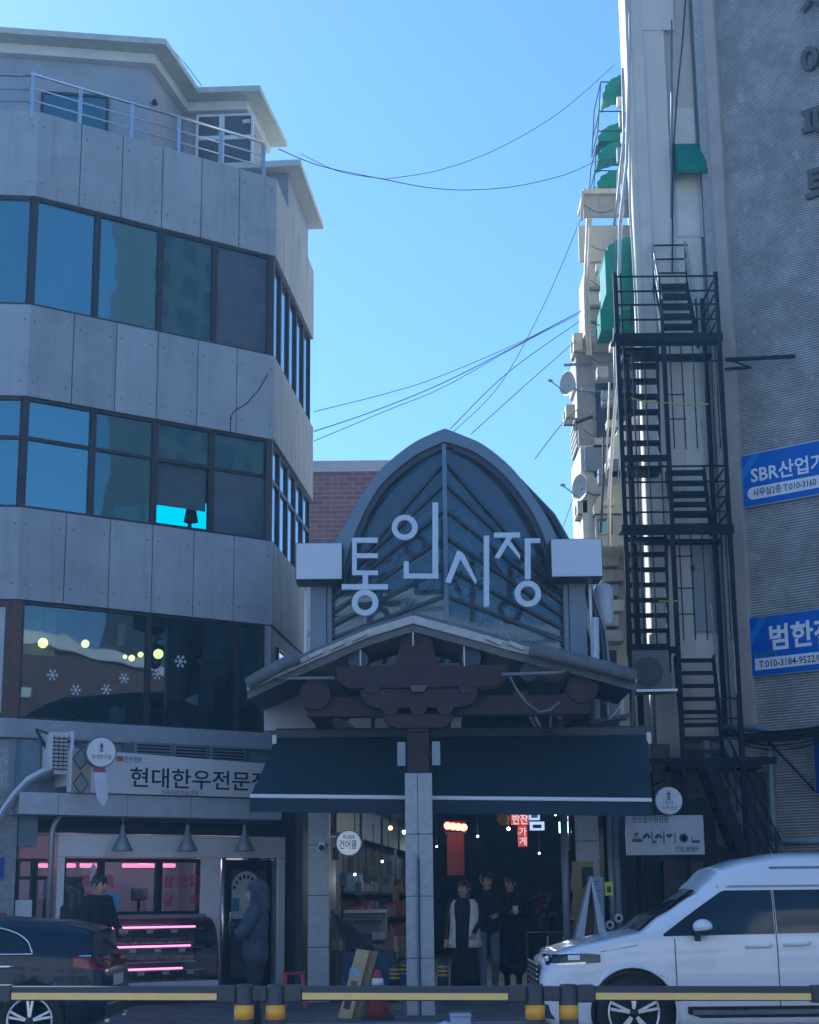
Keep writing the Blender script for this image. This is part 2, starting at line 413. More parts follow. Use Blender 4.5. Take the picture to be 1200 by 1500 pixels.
# left face and alley face
for k in range(4):
    a = -.035 - k * 1.35
    window(FA, a - 1.35, a - .003, 10.062, 11.778, G_TEAL, bld)
    window(FA, a - 1.35, a - .003, 7.002, 8.658, G_TEAL, bld, transom=TZ)
G_SIDE = glass('pale_reflecting_glass', (.45, .55, .55), .62, .35, .02, .05, .1, (.06, .08, .09))
for k in range(5):
    a = .05 + k * (UC - .1) / 5; b = a + (UC - .1) / 5 - .004
    window(FC, a, b, 10.062, 11.778, G_SIDE, bld)
    window(FC, a, b, 7.002, 8.658, G_SIDE, bld, transom=TZ)
for fr, u in ((FB, 0.), (FC, 0.)):
    for z0, z1 in ((10.062, 11.778), (7.002, 8.658)):
        MB(fr.M).box(u - .04, u + .028, .02, .12, z0, z1).build('corner_post', M_BROWN, bld, bevel=.004)
# 2nd storey café front
cafe = MB(FB.M)
zc0, zc1 = 3.99, 5.66
ce = [.10, FB.hit(221, 970)[0], FB.hit(352, 970)[0], FB.hit(390, 970)[0]]
cw = []
for i in range(3):
    cw.append(window(FB, ce[i] + .002, ce[i + 1] - .002, zc0, zc1, G_CAFE, bld, fw=.03 if i else .04))
MB(FB.M).box(-.06, .098, .02, .16, zc0, zc1).build('corner_post', mat('rust_brown_post', (.12, .06, .04), .6), bld)
MB(FB.M).box(ce[3] + .002, UB - .01, .03, .2, zc0, zc1).build('corner_panel', M_PLAST, bld)
window(FA, -1.0, -.07, zc0, zc1, glass('frosted_leaf_film', (.6, .6, .6), .06, .1, .4, .5, 0, (.5, .52, .53)), bld, fw=.09)
window(FA, -3.6, -1.02, zc0, zc1, G_CAFE, bld)
MB(FC.M).box(.0, UC, .03, .18, zc0, zc1).build('side_wall', M_CONC2, bld)
for k in range(2):
    window(FC, .5 + k * 1.6, 1.7 + k * 1.6, 4.4, 5.4, G_SIDE, bld, d0=-.02, d1=.028)
# pale panel standing in for sky reflection at the left of the café glass, and things on its sill
MB(FB.M).box(.2, FB.hit(121, 930)[0], .95, .956, 5.05, 5.75).build('blind_or_sky_panel', mat('pale_sky_panel', (.42, .5, .52), .8), bld)
MB(FB.M).box(ce[2] - .02, ce[2] + .2, .2, .21, zc0, zc1).build('curtain', mat('teal_curtain', (.1, .24, .27), .9), bld)
def snowflake(px, py, r):
    u, z = FB.hit(px, py)
    m = MB(FB.M)
    for k in range(6):
        a = k * math.pi / 3
        du, dz = math.cos(a), math.sin(a)
        m.bar((u, .075, z), (u + du * r, .075, z + dz * r), .006, .012)
        for sgn in (-1, 1):
            b = a + sgn * .6
            m.bar((u + du * r * .55, .075, z + dz * r * .55), (u + du * r * .55 + math.cos(b) * r * .38, .075, z + dz * r * .55 + math.sin(b) * r * .38), .006, .011)
    m.build('snowflake_sticker', M_WHITE, bld)
for x, y, r in ((80, 988, .085), (114, 1010, .08), (159, 1009, .08), (185, 993, .08), (234, 987, .085), (268, 968, .1)): snowflake(x, y, r)
# café lamps (lit globes on cords)
M_GLOBE = mat('lit_warm_globe', (.9, .8, .5), .4, var=0, emit=(1., .55, .12), es=3.2)
for i, (x, y, r, dd) in enumerate(((63, 942, .075, .7), (125, 943, .06, .5), (232, 958, .075, .5), (183, 962, .034, 1.1), (193, 964, .05, 1.1), (206, 959, .045, 1.1))):
    u, z = FB.hit(x, y, dd)
    big = i < 3
    t = thing('pendant_lamp', FB.w(u, dd, z + r), ('lit round globe pendant behind the cafe glass, hanging on a cord' if big else 'small lit bulb in the cafe, hanging in the tight cluster of bulbs'), 'lamp', 'globe pendants in the cafe' if big else 'clustered bulbs in the cafe')
    MB(FB.M).ball((u, dd, z), r).build('globe', M_GLOBE, t, smooth=True)
    MB(FB.M).tube([(u, dd, z + r * .95), (u, dd, 6.0)], .006, 5).build('cord', M_BLACK, t)
# lampshade standing in the open window
u, z = FB.hit(280, 752, .55)
t = thing('table_lamp', FB.w(u, .55, 6.35), 'small lamp with dark conical shade standing inside the open window', 'lamp')
MB(FB.M).lathe([(.115, z - .14), (.07, z + .1)], (u, .55, 0), 16).build('lamp_shade', M_DARK, t, smooth=True)
MB(FB.M).lathe([(.012, 6.4), (.012, z - .1)], (u, .55, 0), 8).build('stem', M_BLACK, t)
MB(FB.M).lathe([(.12, 6.352), (.12, 6.4)], (u, .55, 0), 16).build('base', M_BLACK, t)
# café wall board and interior partition so the room has depth
MB(FB.M).box(.1, UB - .4, 2.6, 2.7, 3.95, 6.0).build('partition', mat('cafe_wall', (.07, .075, .08), .9, var=.4, scale=2), bld)
uu, zz = FB.hit(230, 1000, 1.9)
MB(FB.M).box(uu, uu + 1.1, 1.5, 1.6, 3.95, 5.5).build('partition', mat('cafe_brown_panel', (.07, .045, .04), .8, var=.2, scale=4), bld)
u, z = FB.hit(178, 930, 1.0)
MB(FB.M).box(u - .06, u + .06, 1., 1.02, z - .17, z + .17).build('paper_panel', M_WHITE, bld)
u, z = FB.hit(178, 1050, .3)
MB(FB.M).box(u - .07, u + .07, .3, .315, 3.95, z + .13).build('menu_card', mat('menu_card', (.3, .5, .55), .6), bld)

# ---- roof terrace
def atz(px, py, z):
    r = ray(px, py); t = (z - CAM_Z) / r.z
    return Vector((r.x * t, r.y * t, z))
E1 = at(243, 60, 24.6); ZR = E1.z
E0 = Vector((-9.5, E1.y - .9, ZR)); E2 = atz(291, 131, ZR); E3 = atz(381, 128, ZR); E4 = atz(421, 211, ZR)
poly = [(E0.x, E0.y), (E1.x, E1.y), (E2.x, E2.y), (E3.x, E3.y), (E4.x, E4.y), (-9.5, E4.y + .6)]
def inset(poly, k, cx, cy): return [(x + (cx - x) * k, y + (cy - y) * k) for x, y in poly]
pent_roof = MB().prism(poly, ZR - .06, ZR + .05, 'z').build('penthouse_roof', mat('eave_edge_paint', (.5, .52, .44), .6, var=.15), bld, bevel=.01)
def shrink(p, q, r, k):      # offset corner q inwards by k
    a = (Vector(p) - Vector(q)).normalized(); b = (Vector(r) - Vector(q)).normalized()
    return a, b
# soffit slab and walls, set back from the eaves
off = [(E0.x, E0.y + .28), (E1.x - .22, E1.y + .30), (E2.x - .22, E2.y + .33), (E3.x - .25, E3.y + .33), (E4.x - .3, E4.y - .1), (-9.3, E4.y + .4)]
MB().prism(off, ZR - .24, ZR - .062, 'z').build('soffit', M_CREAM, bld, bevel=.01)
off2 = [(E0.x, E0.y + .42), (E1.x - .34, E1.y + .46), (E2.x - .32, E2.y + .5), (E3.x - .36, E3.y + .5), (E4.x - .4, E4.y - .2), (-9.2, E4.y + .3)]
MB().prism(off2, 12.5, ZR - .242, 'z').build('penthouse_wall', M_PLAST, bld)
def on_wall(i):
    a = Vector((*off2[i], 0)); b = Vector((*off2[i + 1], 0)); return Frame(a, math.degrees(math.atan2((b - a).y, (b - a).x))), (b - a).length
fr, L = on_wall(2)
us = [fr.hit(x, 210)[0] for x in (287, 325, 372)]
zt = fr.hit(330, 168)[1]
for k in range(2):
    dr = MB(fr.M)
    a, b = us[k], us[k + 1]
    dr.box(a, a + .05, -.05, -.002, 12.5, zt).box(b - .05, b, -.05, -.002, 12.5, zt).box(a + .05, b - .05, -.05, -.002, zt - .05, zt).box(a + .05, b - .05, -.05, -.002, zt - .5, zt - .42).box(a + .05, b - .05, -.05, -.002, 12.5, 12.56)
    d_ = dr.build('door', M_WHITE, bld, bevel=.004)
    MB(fr.M).box(a + .03, b - .03, -.03, -.022, 12.54, zt - .03).build('pane', G_SCREEN, d_)
u, z = fr.hit(360, 178, -.12)
cc = MB(fr.M).tube([(u + .08, -.14, z), (u - .05, -.14, z - .01)], .035, 10).tube([(u + .05, -.14, z), (u + .05, -.0, z + .02)], .012, 6).build('security_camera', M_OFFW, bld)
fr, L = on_wall(0)
u0, z0 = fr.hit(60, 150); u1, z1 = fr.hit(160, 142)
window(fr, u0, u1, 12.9, z1, G_TEAL2, bld, d0=-.06, d1=-.002)
fr1, _ = on_wall(1)
u, z = fr1.hit(225, 148, -.05); MB(fr1.M).lathe([(.06, z - .06), (.03, z + .02)], (u, -.07, 0), 10).build('wall_light', M_BLACK, bld)
# lower roof slab over the alley side
a_ = FC.hit(437, 322, -.42)[0]
zl = 14.05
u2 = FC.hit(465, 320, -.42)
lr = MB(FC.M).box(1.0, UC - .35, -.24, 1.4, 13.85, 13.97).build('side_roof', M_CREAM, bld, bevel=.01)
MB(FC.M).box(1.3, UC - .6, .02, 1.3, 13.1, 13.848).build('side_parapet', M_PLAST, bld)
# railing of stainless tube
rail = MB(FB.M)
posts = [FB.hit(x, y)[0] for x, y in ((50, 130), (120, 150), (195, 172), (264, 196), (327, 215), (389, 235))]
ZP = 13.15; RH = .62
for u in posts[:1] + posts[1:]:
    MB(FB.M).box(u - .03, u + .03, .045, .075, ZP - .12, ZP + RH - .02).build('railing_post', M_STEEL, bld, bevel=.004)
for h, r in ((RH, .026), (RH * .62, .013), (RH * .3, .013)):
    MB(FB.M).tube([(posts[0] - .02, .06, ZP + h), (posts[-1] + .02, .06, ZP + h)], r, 10).build('railing_bar', M_STEEL, bld, smooth=True)
    MB(FA.M).tube([(-5, .06, ZP + h), (-.02, .06, ZP + h)], r, 10).build('railing_bar', M_STEEL, bld, smooth=True)
for k in range(4):
    u = -.12 - k * 1.1
    MB(FA.M).box(u - .03, u + .03, .045, .075, ZP - .1, ZP + RH - .02).build('railing_post', M_STEEL, bld)
MB(FA.M).ball((-.12, .06, ZP + RH + .04), .05).build('post_finial', M_STEEL, bld, smooth=True)
# loose cable stains on the wall
def hang(m, p, q, sag, r, n=14, k=6):
    pts = [Vector(p).lerp(Vector(q), i / n) - Vector((0, 0, sag * 4 * (i / n) * (1 - i / n))) for i in range(n + 1)]
    m.tube(pts, r, k)
m = MB(FB.M); pts = [FB.hit(x, y) for x, y in ((392, 548), (378, 572), (360, 592), (343, 602), (337, 612), (337, 640))]
m.tube([(u, -.012, z) for u, z in pts], .008, 5).build('wall_cable', M_DARK, bld)
# ------------------------------------------------------------------ ground floor: meat shop
def hb(px, py, d=0.): return FB.hit(px, py, d)
M_STONE = mat('rough_grey_stone', (.32, .32, .33), .85, var=.3, scale=18, bump=.8, bscale=40)
# underside, ledge below the café glass
MB(FB.M).box(-.15, UB + .02, -.12, .14, 3.72, 3.985).build('ledge', M_PLAST, bld, bevel=.02)
MB(FA.M).box(-6, -.02, -.12, .3, 3.72, 3.985).build('ledge', M_PLAST, bld, bevel=.02)
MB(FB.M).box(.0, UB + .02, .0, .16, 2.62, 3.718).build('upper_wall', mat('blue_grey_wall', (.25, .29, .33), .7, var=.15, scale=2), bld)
MB(FA.M).box(-6, -.0, .05, .3, .152, 3.718).build('front_wall', M_STONE, bld)
# stone pier left of the shop
u1, _ = hb(22, 1300, -.2)
MB(FB.M).box(-1.2, u1, -.2, .1, .152, 3.0).build('pier', M_STONE, bld, bevel=.01)
u2 = hb(52, 1225, -.16)[0]
MB(FB.M).box(u1 + .01, u2, -.22, .1, 2.25, 3.69).build('steel_pier_casing', mat('blue_steel_casing', (.16, .21, .26), .4, .2), bld)
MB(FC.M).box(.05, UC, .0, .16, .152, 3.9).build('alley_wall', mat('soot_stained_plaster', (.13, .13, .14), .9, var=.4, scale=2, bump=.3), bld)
# fascia of flat grey panels
fx = [hb(x, 1178, -.55)[0] for x in (28, 86, 187, 280, 366)]
fx.append(fx[-1] + .55)
fz0, fz1 = hb(190, 1196, -.55)[1], hb(190, 1165, -.55)[1]
for i in range(5):
    MB(FB.M).box(fx[i] + .004, fx[i + 1] - .004, -.55, .0, fz0, fz1).build('fascia_panel', mat('fascia_aluminium', (.48, .5, .54), .45, .0), bld, bevel=.004)
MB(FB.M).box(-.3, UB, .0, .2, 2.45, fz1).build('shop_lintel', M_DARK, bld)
# --- meat shop front
shop = thing('meat_shop_front', FB.w(2.5, 0, ZF), 'white framed butcher shop front with sliding windows, glass door and pink tube lights', 'shop front')
M_SHOPW = mat('white_shop_frame', (.82, .83, .84), .45, var=.05)
uL, uR = hb(83, 1300, -.06)[0], hb(418, 1300, -.06)[0]
zT = hb(250, 1224, -.06)[1]; zH = hb(250, 1256, -.06)[1]
MB(FB.M).box(uL, uR, -.06, .1, zH, zT).build('header', M_SHOPW, shop, bevel=.008)
MB(FB.M).box(uL, uL + .11, -.06, .1, .152, zH - .002).build('jamb', M_SHOPW, shop, bevel=.008)
MB(FB.M).box(uR - .13, uR, -.06, .1, .152, zH - .002).build('jamb', M_SHOPW, shop, bevel=.008)
um0, um1 = hb(293, 1300)[0], hb(321, 1300)[0]
MB(FB.M).box(um0, um1, -.03, .1, .152, zH - .002).build('mullion_panel', mat('pinkish_white_panel', (.72, .7, .72), .5), shop, bevel=.008)
MB(FB.M).tube([(um1 + .04, -.05, .152), (um1 + .04, -.05, zH)], .034, 10).build('post', M_STEEL, shop, smooth=True)
# sliding windows over the cold case
wz0 = hb(230, 1340)[1]; wz1 = zH - .02
wu = [uL + .112] + [hb(x, 1300)[0] for x in (148, 233)] + [um0 - .002]
M_BK = mat('dark_bronze_sash', (.02, .02, .024), .4, .3)
for i in range(3):
    window(FB, wu[i] + .002, wu[i + 1] - .002, wz0, wz1, G_CLEAR, shop, fw=.05, d0=.0, d1=.06, material=M_BK)
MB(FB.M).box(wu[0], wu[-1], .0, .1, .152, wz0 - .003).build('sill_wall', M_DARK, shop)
# red window lettering
M_RED = mat('red_vinyl', (.38, .03, .07), .5, var=.05)
def vinyl(s, px, py, size, par=shop, m=M_RED, d=-.002, bold=.02):
    u, z = hb(px, py); MB(FB.M).text(s, u, d, z, size, bold, 1.0, 'c').build('window_lettering', m, par)
for s, x, y in (('삼', 247, 1299), ('겹', 266, 1299), ('살', 284, 1297), ('갈', 246, 1326), ('매', 284, 1326), ('족', 127, 1299), ('발', 127, 1322), ('육', 160, 1299)):
    vinyl(s, x, y, .19)
# pink tubes, seen through the glass
M_PINK = mat('pink_tube_light', (.9, .3, .4), .4, var=0, emit=(1., .14, .22), es=1.5)
for i, (a, b) in enumerate(((57, 92), (96, 110), (118, 142), (180, 234), (240, 256))):
    u0, z = hb(a, 1268, .25); u1 = hb(b, 1268, .25)[0]
    MB(FB.M).tube([(u0, .25, z), (u1, .25, z)], .028, 10).build('tube_light', M_PINK, shop, smooth=True)
def lamp_light(par, p, energy, col, r=.05):
    ld = bpy.data.lights.new('lamp_glow', 'POINT'); ld.energy = energy; ld.color = col; ld.shadow_soft_size = r
    lo_ = bpy.data.objects.new('lamp_glow', ld); COL.objects.link(lo_); lo_.parent = par; lo_.location = Vector(p) - WLOC[par.name]
for uu0 in (1.2, 2.4, 3.4): lamp_light(shop, FB.w(uu0, .6, 2.25), 6, (1., .55, .6), .08)
# glass door
dz1 = zH - .03
d0, d1 = hb(331, 1300)[0], hb(398, 1300)[0]
f = MB(FB.M); f.box(d0, d0 + .1, .0, .06, .152, dz1).box(d1 - .1, d1, .0, .06, .152, dz1).box(d0 + .1, d1 - .1, .0, .06, dz1 - .14, dz1).box(d0 + .1, d1 - .1, .0, .06, .152, .4)
dr = f.build('door', M_BK, shop, bevel=.004)
MB(FB.M).box(d0 + .08, d1 - .08, .025, .033, .3, dz1 - .1).build('pane', G_SCREEN, dr)
MB(FB.M).tube([(d0 + .06, -.04, 1.0), (d0 + .06, -.04, 1.35)], .012, 8).build('handle', M_STEEL, dr)
MB(FB.M).box(d1 + .01, d1 + .07, -.03, .06, .152, zH - .002).build('post', M_ALU, shop)
# arched white sticker on the door
cu, cz = hb(361, 1312); r_ = hb(385, 1312)[0] - cu
zb = hb(361, 1346)[1]
arc = [(cu - r_, zb), (cu + r_, zb)] + [(cu + r_ * math.cos(a), cz + r_ * 1.25 * math.sin(a)) for a in [math.pi * k / 16 for k in range(17)]]
stk = MB(FB.M).prism(arc, .012, .016).build('door_sticker', mat('white_vinyl', (.5, .52, .54), .5), shop)
m = MB(FB.M)
for k in range(8):
    a = math.pi * (.86 - .72 * k / 7); m.cbox((cu + r_ * .78 * math.cos(a), .010, cz + r_ * .98 * math.sin(a)), (.04, .002, .055), Matrix.Rotation(-(a - math.pi / 2), 3, 'Y'))
props(m.build('sticker_lettering', M_DARK, shop), kind='stuff')
u, z = hb(346, 1325); MB(FB.M).box(u - .06, u + .06, .006, .010, z - .1, z + .09).build('blue_notice', mat('blue_notice', (.08, .22, .4), .5), shop)
u, z = hb(372, 1330); MB(FB.M).box(u - .05, u + .09, .006, .010, z - .09, z + .02).build('notice', M_OFFW, shop)
# left side window with dark sashes and a notice
ul = [hb(x, 1300, -.1)[0] for x in (24, 50, 76)]
for i in range(2): window(FB, ul[i] + .002, ul[i + 1] - .002, .9, zH - .03, G_CLEAR, shop, fw=.04, d0=-.1, d1=-.04, material=M_BK, transom=hb(40, 1286, -.1)[1])
MB(FB.M).box(ul[0], uL, -.1, .05, .152, .895).build('sill_wall', M_STONE, shop)
u, z = hb(35, 1333, -.12); MB(FB.M).box(u - .12, u + .12, -.106, -.102, z - .13, z + .13).build('notice', M_WHITE, shop)
# steel standpipe with a bend
u, z = hb(73, 1300, -.3)
zt_ = hb(73, 1215, -.3)[1]
MB(FB.M).tube([(u, -.3, .152), (u, -.3, zt_ - .05), (u + .02, -.3, zt_ + .05), (u + .1, -.3, zt_ + .18), (u + .25, -.3, zt_ + .27)], .04, 10).build('standpipe', mat('grey_beige_pipe', (.3, .3, .3), .4, .4), shop, smooth=True)
# shop interior
M_IN = mat('shop_interior', (.3, .3, .33), .8, var=.2, scale=2)
MB(FB.M).box(.3, UB, 2.3, 2.4, .152, 3.5).build('back_wall', M_IN, shop)
MB(FB.M).box(.3, UB, .3, 2.3, 2.5, 2.56).build('ceiling', M_IN, shop)
MB(FB.M).box(.2, .28, .2, 2.3, .152, 2.5).build('side_wall', M_IN, shop)
MB(FB.M).box(UB - .3, UB - .2, .3, 2.3, .152, 2.5).build('side_wall', M_IN, shop)
u0 = hb(88, 1300, .5)[0]; u1 = hb(123, 1300, .5)[0]
fz = hb(100, 1283, .5)[1]
fg = thing('green_drinks_fridge', FB.w((u0 + u1) / 2, .7, ZF), 'green drinks fridge with a lettered front inside the butcher shop', 'fridge')
MB(FB.M).box(u0, u1, .5, 1.1, .152, fz).build('body', mat('bottle_green', (.015, .07, .045), .4), fg, bevel=.02)
MB(FB.M).text('신선한우', (u0 + u1) / 2, .5, fz - .22, .11, .01, 1, 'c', (u1 - u0) * .8).build('lettering', M_OFFW, fg)
MB(FB.M).box(u0 + .1, u1 - .1, .49, .499, .5, fz - .35).build('door_pane', mat('fridge_door', (.02, .09, .06), .15), fg)
# blue notice on the glass
u, z = hb(161, 1322); MB(FB.M).box(u - .13, u + .12, -.012, -.006, z - .14, z + .12).build('notice', mat('sky_blue_notice', (.1, .33, .62), .5), shop)
u, z = hb(134, 1290); MB(FB.M).add([(u - .03, -.01, z), (u + .02, -.01, z - .02), (u + .06, -.01, z + .2), (u + .02, -.01, z + .24), (u - .02, -.01, z + .2)], [(0, 1, 2, 3, 4)]).build('notice', M_OFFW, shop)
# desk screen and trays inside
u, z = hb(205, 1310, .9)
mon = thing('counter_scale', FB.w(u, .9, 1.0), 'dark weighing scale head on the counter behind the sliding window', 'scale')
MB(FB.M).box(u - .13, u + .13, .88, .95, z - .09, z + .09).build('display', M_BLACK, mon, bevel=.02)
MB(FB.M).tube([(u, .93, 1.0), (u, .93, z)], .025, 8).build('stem', M_BLACK, mon)
MB(FB.M).box(u - .16, u + .16, .8, 1.1, .97, 1.02).build('tray', M_STEEL, mon, bevel=.01)
MB(FB.M).box(um0 - 1.9, um0 - .1, .7, 1.3, .152, .97).build('counter', M_OFFW, shop)

# --- refrigerated display case with curved glass
c0, c1 = hb(163, 1400, -.75)[0], hb(317, 1400, -.75)[0]
ztop = hb(240, 1345, -.55)[1]
zbase = hb(250, 1438, -.8)[1]
cs = thing('meat_display_case', FB.w((c0 + c1) / 2, -.45, ZF), 'curved glass refrigerated meat case with pink lit shelves in front of the butcher shop', 'display case')
prof = [(-.82, zbase), (-.82, zbase + .28), (-.79, zbase + .5), (-.7, ztop - .1), (-.58, ztop - .02), (-.45, ztop)]
MB(FB.M).box(c0, c1, -.8, -.07, .152, zbase - .12).build('base', M_DARK, cs, bevel=.01)
MB(FB.M).box(c0, c1, -.83, -.07, zbase - .118, zbase).build('bumper', M_OFFW, cs, bevel=.01)
MB(FB.M).box(c0, c1, -.45, -.07, ztop, ztop + .05).build('top', M_GREY, cs, bevel=.01)
MB(FB.M).box(c0, c1, -.12, -.07, zbase, ztop).build('back_panel', M_GREY, cs)
m = MB(FB.M); m.grid([[(u, d, z) for d, z in prof] for u in (c0 + .02, c1 - .02)]); m.build('curved_glass', G_CLEAR, cs, smooth=True)
for uu_ in (c0, c1 - .02):
    m = MB(FB.M); m.prism([(d, z) for d, z in prof] + [(-.1, ztop), (-.1, zbase)], uu_, uu_ + .012, 'x'); m.build('end_glass', G_TEAL2 if uu_ > c0 else G_CLEAR, cs)
    m = MB(FB.M); m.tube([(uu_ + .006, d, z) for d, z in prof], .014, 6); m.build('end_trim', M_BLACK, cs)
M_MEAT = mat('meat_cuts', (.25, .045, .05), .35, var=.0, scale=9, c2=(.5, .32, .3))
for k, py in enumerate((1357, 1385, 1418)):
    dd = -.5 - .06 * k
    z = hb(240, py, dd)[1]; a = c0 + .06; b = hb((279, 272, 260)[k] + 8, py, dd)[0]
    sh = MB(FB.M).box(a, c1 - .06, dd, -.13, z - .045, z - .03).build('shelf', M_ALU, cs)
    MB(FB.M).tube([(a, dd + .02, z - .01), (b, dd + .02, z - .01)], .014, 8).build('tube_light', mat('pink_shelf_light', (.9, .3, .4), .4, var=0, emit=(1., .2, .3), es=1.6), sh, smooth=True)
    for j in range(7):
        uu_ = a + .1 + j * (c1 - a - .25) / 7
        mm = MB(FB.M); zz_ = z - .03 - .2
        mm.box(uu_ - .07, uu_ + .08, dd - .06, -.2, zz_, zz_ + .02)
        mm.build('tray', M_OFFW, cs)
        mm = MB(FB.M)
        for q in range(3): mm.ball((uu_ - .04 + q * .045, dd + .04, zz_ + .05), (.035, .09, .035), 8, 5)
        mm.build('meat', M_MEAT, cs, smooth=True)
    for j in range(3):
        uu_ = a + .2 + j * .38 + .1 * k
        MB(FB.M).box(uu_, uu_ + .1, dd - .012, dd - .006, z - .09, z - .035).build('price_card', M_WHITE, cs)

# --- pendant cones under the fascia
for x in (179, 274, 358):
    u, z = hb(x, 1247, -.42); zt2 = hb(x, 1215, -.42)[1]
    wz = .16
    t = thing('cone_pendant_lamp', FB.w(u, -.42, z), {179: 'grey metal cone pendant lamp nearest the steel standpipe', 274: 'grey metal cone pendant lamp over the curved end of the meat case', 358: 'grey metal cone pendant lamp above the butcher shop door'}[x], 'lamp', 'cone lamps over the butcher shop')
    MB(FB.M).lathe([(.145, z), (.15, z + .015), (.055, z + .2), (.03, zt2), (.03, zt2 + .06)], (u, -.42, 0), 20).build('lamp_shade', mat('grey_enamel', (.24, .26, .28), .4, .2), t, smooth=True)
    MB(FB.M).tube([(u, -.42, zt2 + .05), (u, -.42, fz0 + .01)], .01, 6).build('stem', M_GREY, t)

# --- sign board
sg0, sg1 = hb(103, 1135, -.62)[0], hb(430, 1135, -.62)[0]
sz0, sz1 = hb(240, 1165, -.62)[1], hb(240, 1103, -.62)[1]
sg = thing('shop_signboard', FB.w((sg0 + sg1) / 2, -.62, sz0), 'pale grey board lettered 현대한우전문점 with diamond ornaments above the fascia', 'sign')
M_SIGN = mat('sign_pale_grey', (.7, .69, .7), .5, var=.05, scale=2)
zsr = hb(430, 1122, -.62)[1]
MB(FB.M).prism([(sg0, sz0), (sg1, sz0 + .01), (sg1, zsr), (sg0, sz1)], -.62, -.5).build('board', M_SIGN, sg, bevel=.006)
u, z = hb(190, 1149, -.62); ue = hb(392, 1149, -.62)[0]
MB(FB.M).text('현대한우전문점', u, -.622, z - .01, .30, .012, 1, 'l', ue - u).build('lettering', mat('sign_ink', (.008, .012, .025), .5, var=0), sg)
u, z = hb(236, 1164, -.62)
MB(FB.M).text('식육처리기능사점', u, -.622, z, .085, .0, 1, 'l', hb(289, 1164, -.62)[0] - u).build('lettering', MATS['sign_ink'], sg)
u, z = hb(182, 1115, -.62)
MB(FB.M).text('한우전문', u, -.622, z, .085, .0, 1, 'l', hb(208, 1115, -.62)[0] - u).build('lettering', MATS['sign_ink'], sg)
u, z = hb(176, 1112, -.62); MB(FB.M).box(u - .06, u + .05, -.625, -.621, z - .03, z + .04).build('seal', mat('orange_seal', (.4, .2, .06), .5), sg)
tp0, tp1 = hb(105, 1135, -.62)[0], hb(133, 1135, -.62)[0]
MB(FB.M).box(tp0, tp1, -.624, -.621, sz0 + .01, sz1 - .01).build('tan_panel', mat('tan_panel', (.4, .36, .28), .6), sg)
for py in (1112, 1148):
    cu, cz = hb(118, py, -.62); a = .125
    for r0, mm_, dd in ((a, 'ornament_ink', -.627), (a * .78, 'tan_panel', -.630), (a * .62, 'ornament_grey', -.633)):
        MB(FB.M).prism([(cu - r0, cz), (cu, cz - r0 * 1.25), (cu + r0, cz), (cu, cz + r0 * 1.25)], dd, dd + .002).build('diamond_ornament', mat(mm_, (.07, .08, .1) if mm_ == 'ornament_ink' else (.3, .31, .33), .6), sg)
# air conditioner boxes behind the board
for i, (a, b) in enumerate(((174, 200), (198, 253), (254, 306), (308, 361))):
    if i == 0: continue
    u0, zt3 = hb(a, 1083 + i * 3, -.45); u1 = hb(b, 1090, -.45)[0]
    t = thing('condenser_unit', FB.w((u0 + u1) / 2, -.2, sz0 + .2), {1: 'dark louvred condenser behind the signboard beside the round sign', 2: 'dark louvred condenser in the middle of three behind the signboard', 3: 'dark louvred condenser behind the signboard next to the navy awning'}[i], 'condenser', 'condensers behind the signboard')
    MB(FB.M).box(u0, u1, -.45, -.02, sz0 + .1, zt3).build('casing', M_GREY, t, bevel=.01)
    m = MB(FB.M)
    for k in range(7): 
        zq = zt3 - .06 - k * .045; m.box(u0 + .04, u1 - .04, -.462, -.452, zq, zq + .022)
    props(m.build('louvre', M_BLACK, t), kind='stuff')
u0, zt3 = hb(76, 1072, -.5); u1, zb3 = hb(104, 1135, -.5)
t = thing('white_condenser_unit', FB.w((u0 + u1) / 2, -.3, zb3), 'white condenser box with a wire grille left of the signboard', 'condenser')
MB(FB.M).box(u0, u1 - .04, -.5, -.02, zb3, zt3).build('casing', M_OFFW, t, bevel=.01)
m = MB(FB.M)
for k in range(9): m.box(u0 + .02, u1 - .07, -.52, -.505, zb3 + .06 + k * (zt3 - zb3 - .1) / 9, zb3 + .075 + k * (zt3 - zb3 - .1) / 9)
for k in range(4): m.box(u0 + .03 + k * .07, u0 + .036 + k * .07, -.526, -.52, zb3 + .05, zt3 - .05)
props(m.build('grille', M_DARK, t), kind='stuff')
MB(FB.M).box(u1 - .035, u1, -.56, -.02, zb3 - .15, zt3 + .02).build('side_cover', M_WHITE, t, bevel=.004)
# round projecting sign with a ribbon
c = FB.w(*((hb(148, 1102, -1.25)[0]), -1.25, hb(148, 1102, -1.25)[1]))
t = thing('round_projecting_sign', c, 'round white market sign with a small tree emblem and a ribbon hanging below it', 'sign')
FS = Frame((c.x, c.y), 22)
MB(FS.M).lathe([(.195, -.02), (.21, 0), (.21, .1), (.195, .12)], (0, 0, c.z), 32, 'y').build('disc', mat('sign_rim', (.1, .11, .13), .4), t, smooth=False)
MB(FS.M).lathe([(.193, -.024), (.193, -.021)], (0, 0, c.z), 32, 'y').build('face', M_WHITE, t)
m = MB(FS.M); m.add([(-.03, -.03, c.z + .07), (.03, -.03, c.z + .07), (0, -.03, c.z + .13), (-.02, -.03, c.z + .04), (.02, -.03, c.z + .04), (0, -.03, c.z + .1)], [(0, 1, 2), (3, 4, 5)]).box(-.028, .028, -.031, -.028, c.z + .005, c.z + .018).box(-.02, .02, -.031, -.028, c.z + .024, c.z + .034).build('emblem', mat('emblem_grey', (.12, .13, .17), .6), t)
MB(FS.M).text('현대한우점', 0, -.026, c.z - .09, .07, .0, 1, 'c', .26).build('lettering', MATS['emblem_grey'], t)
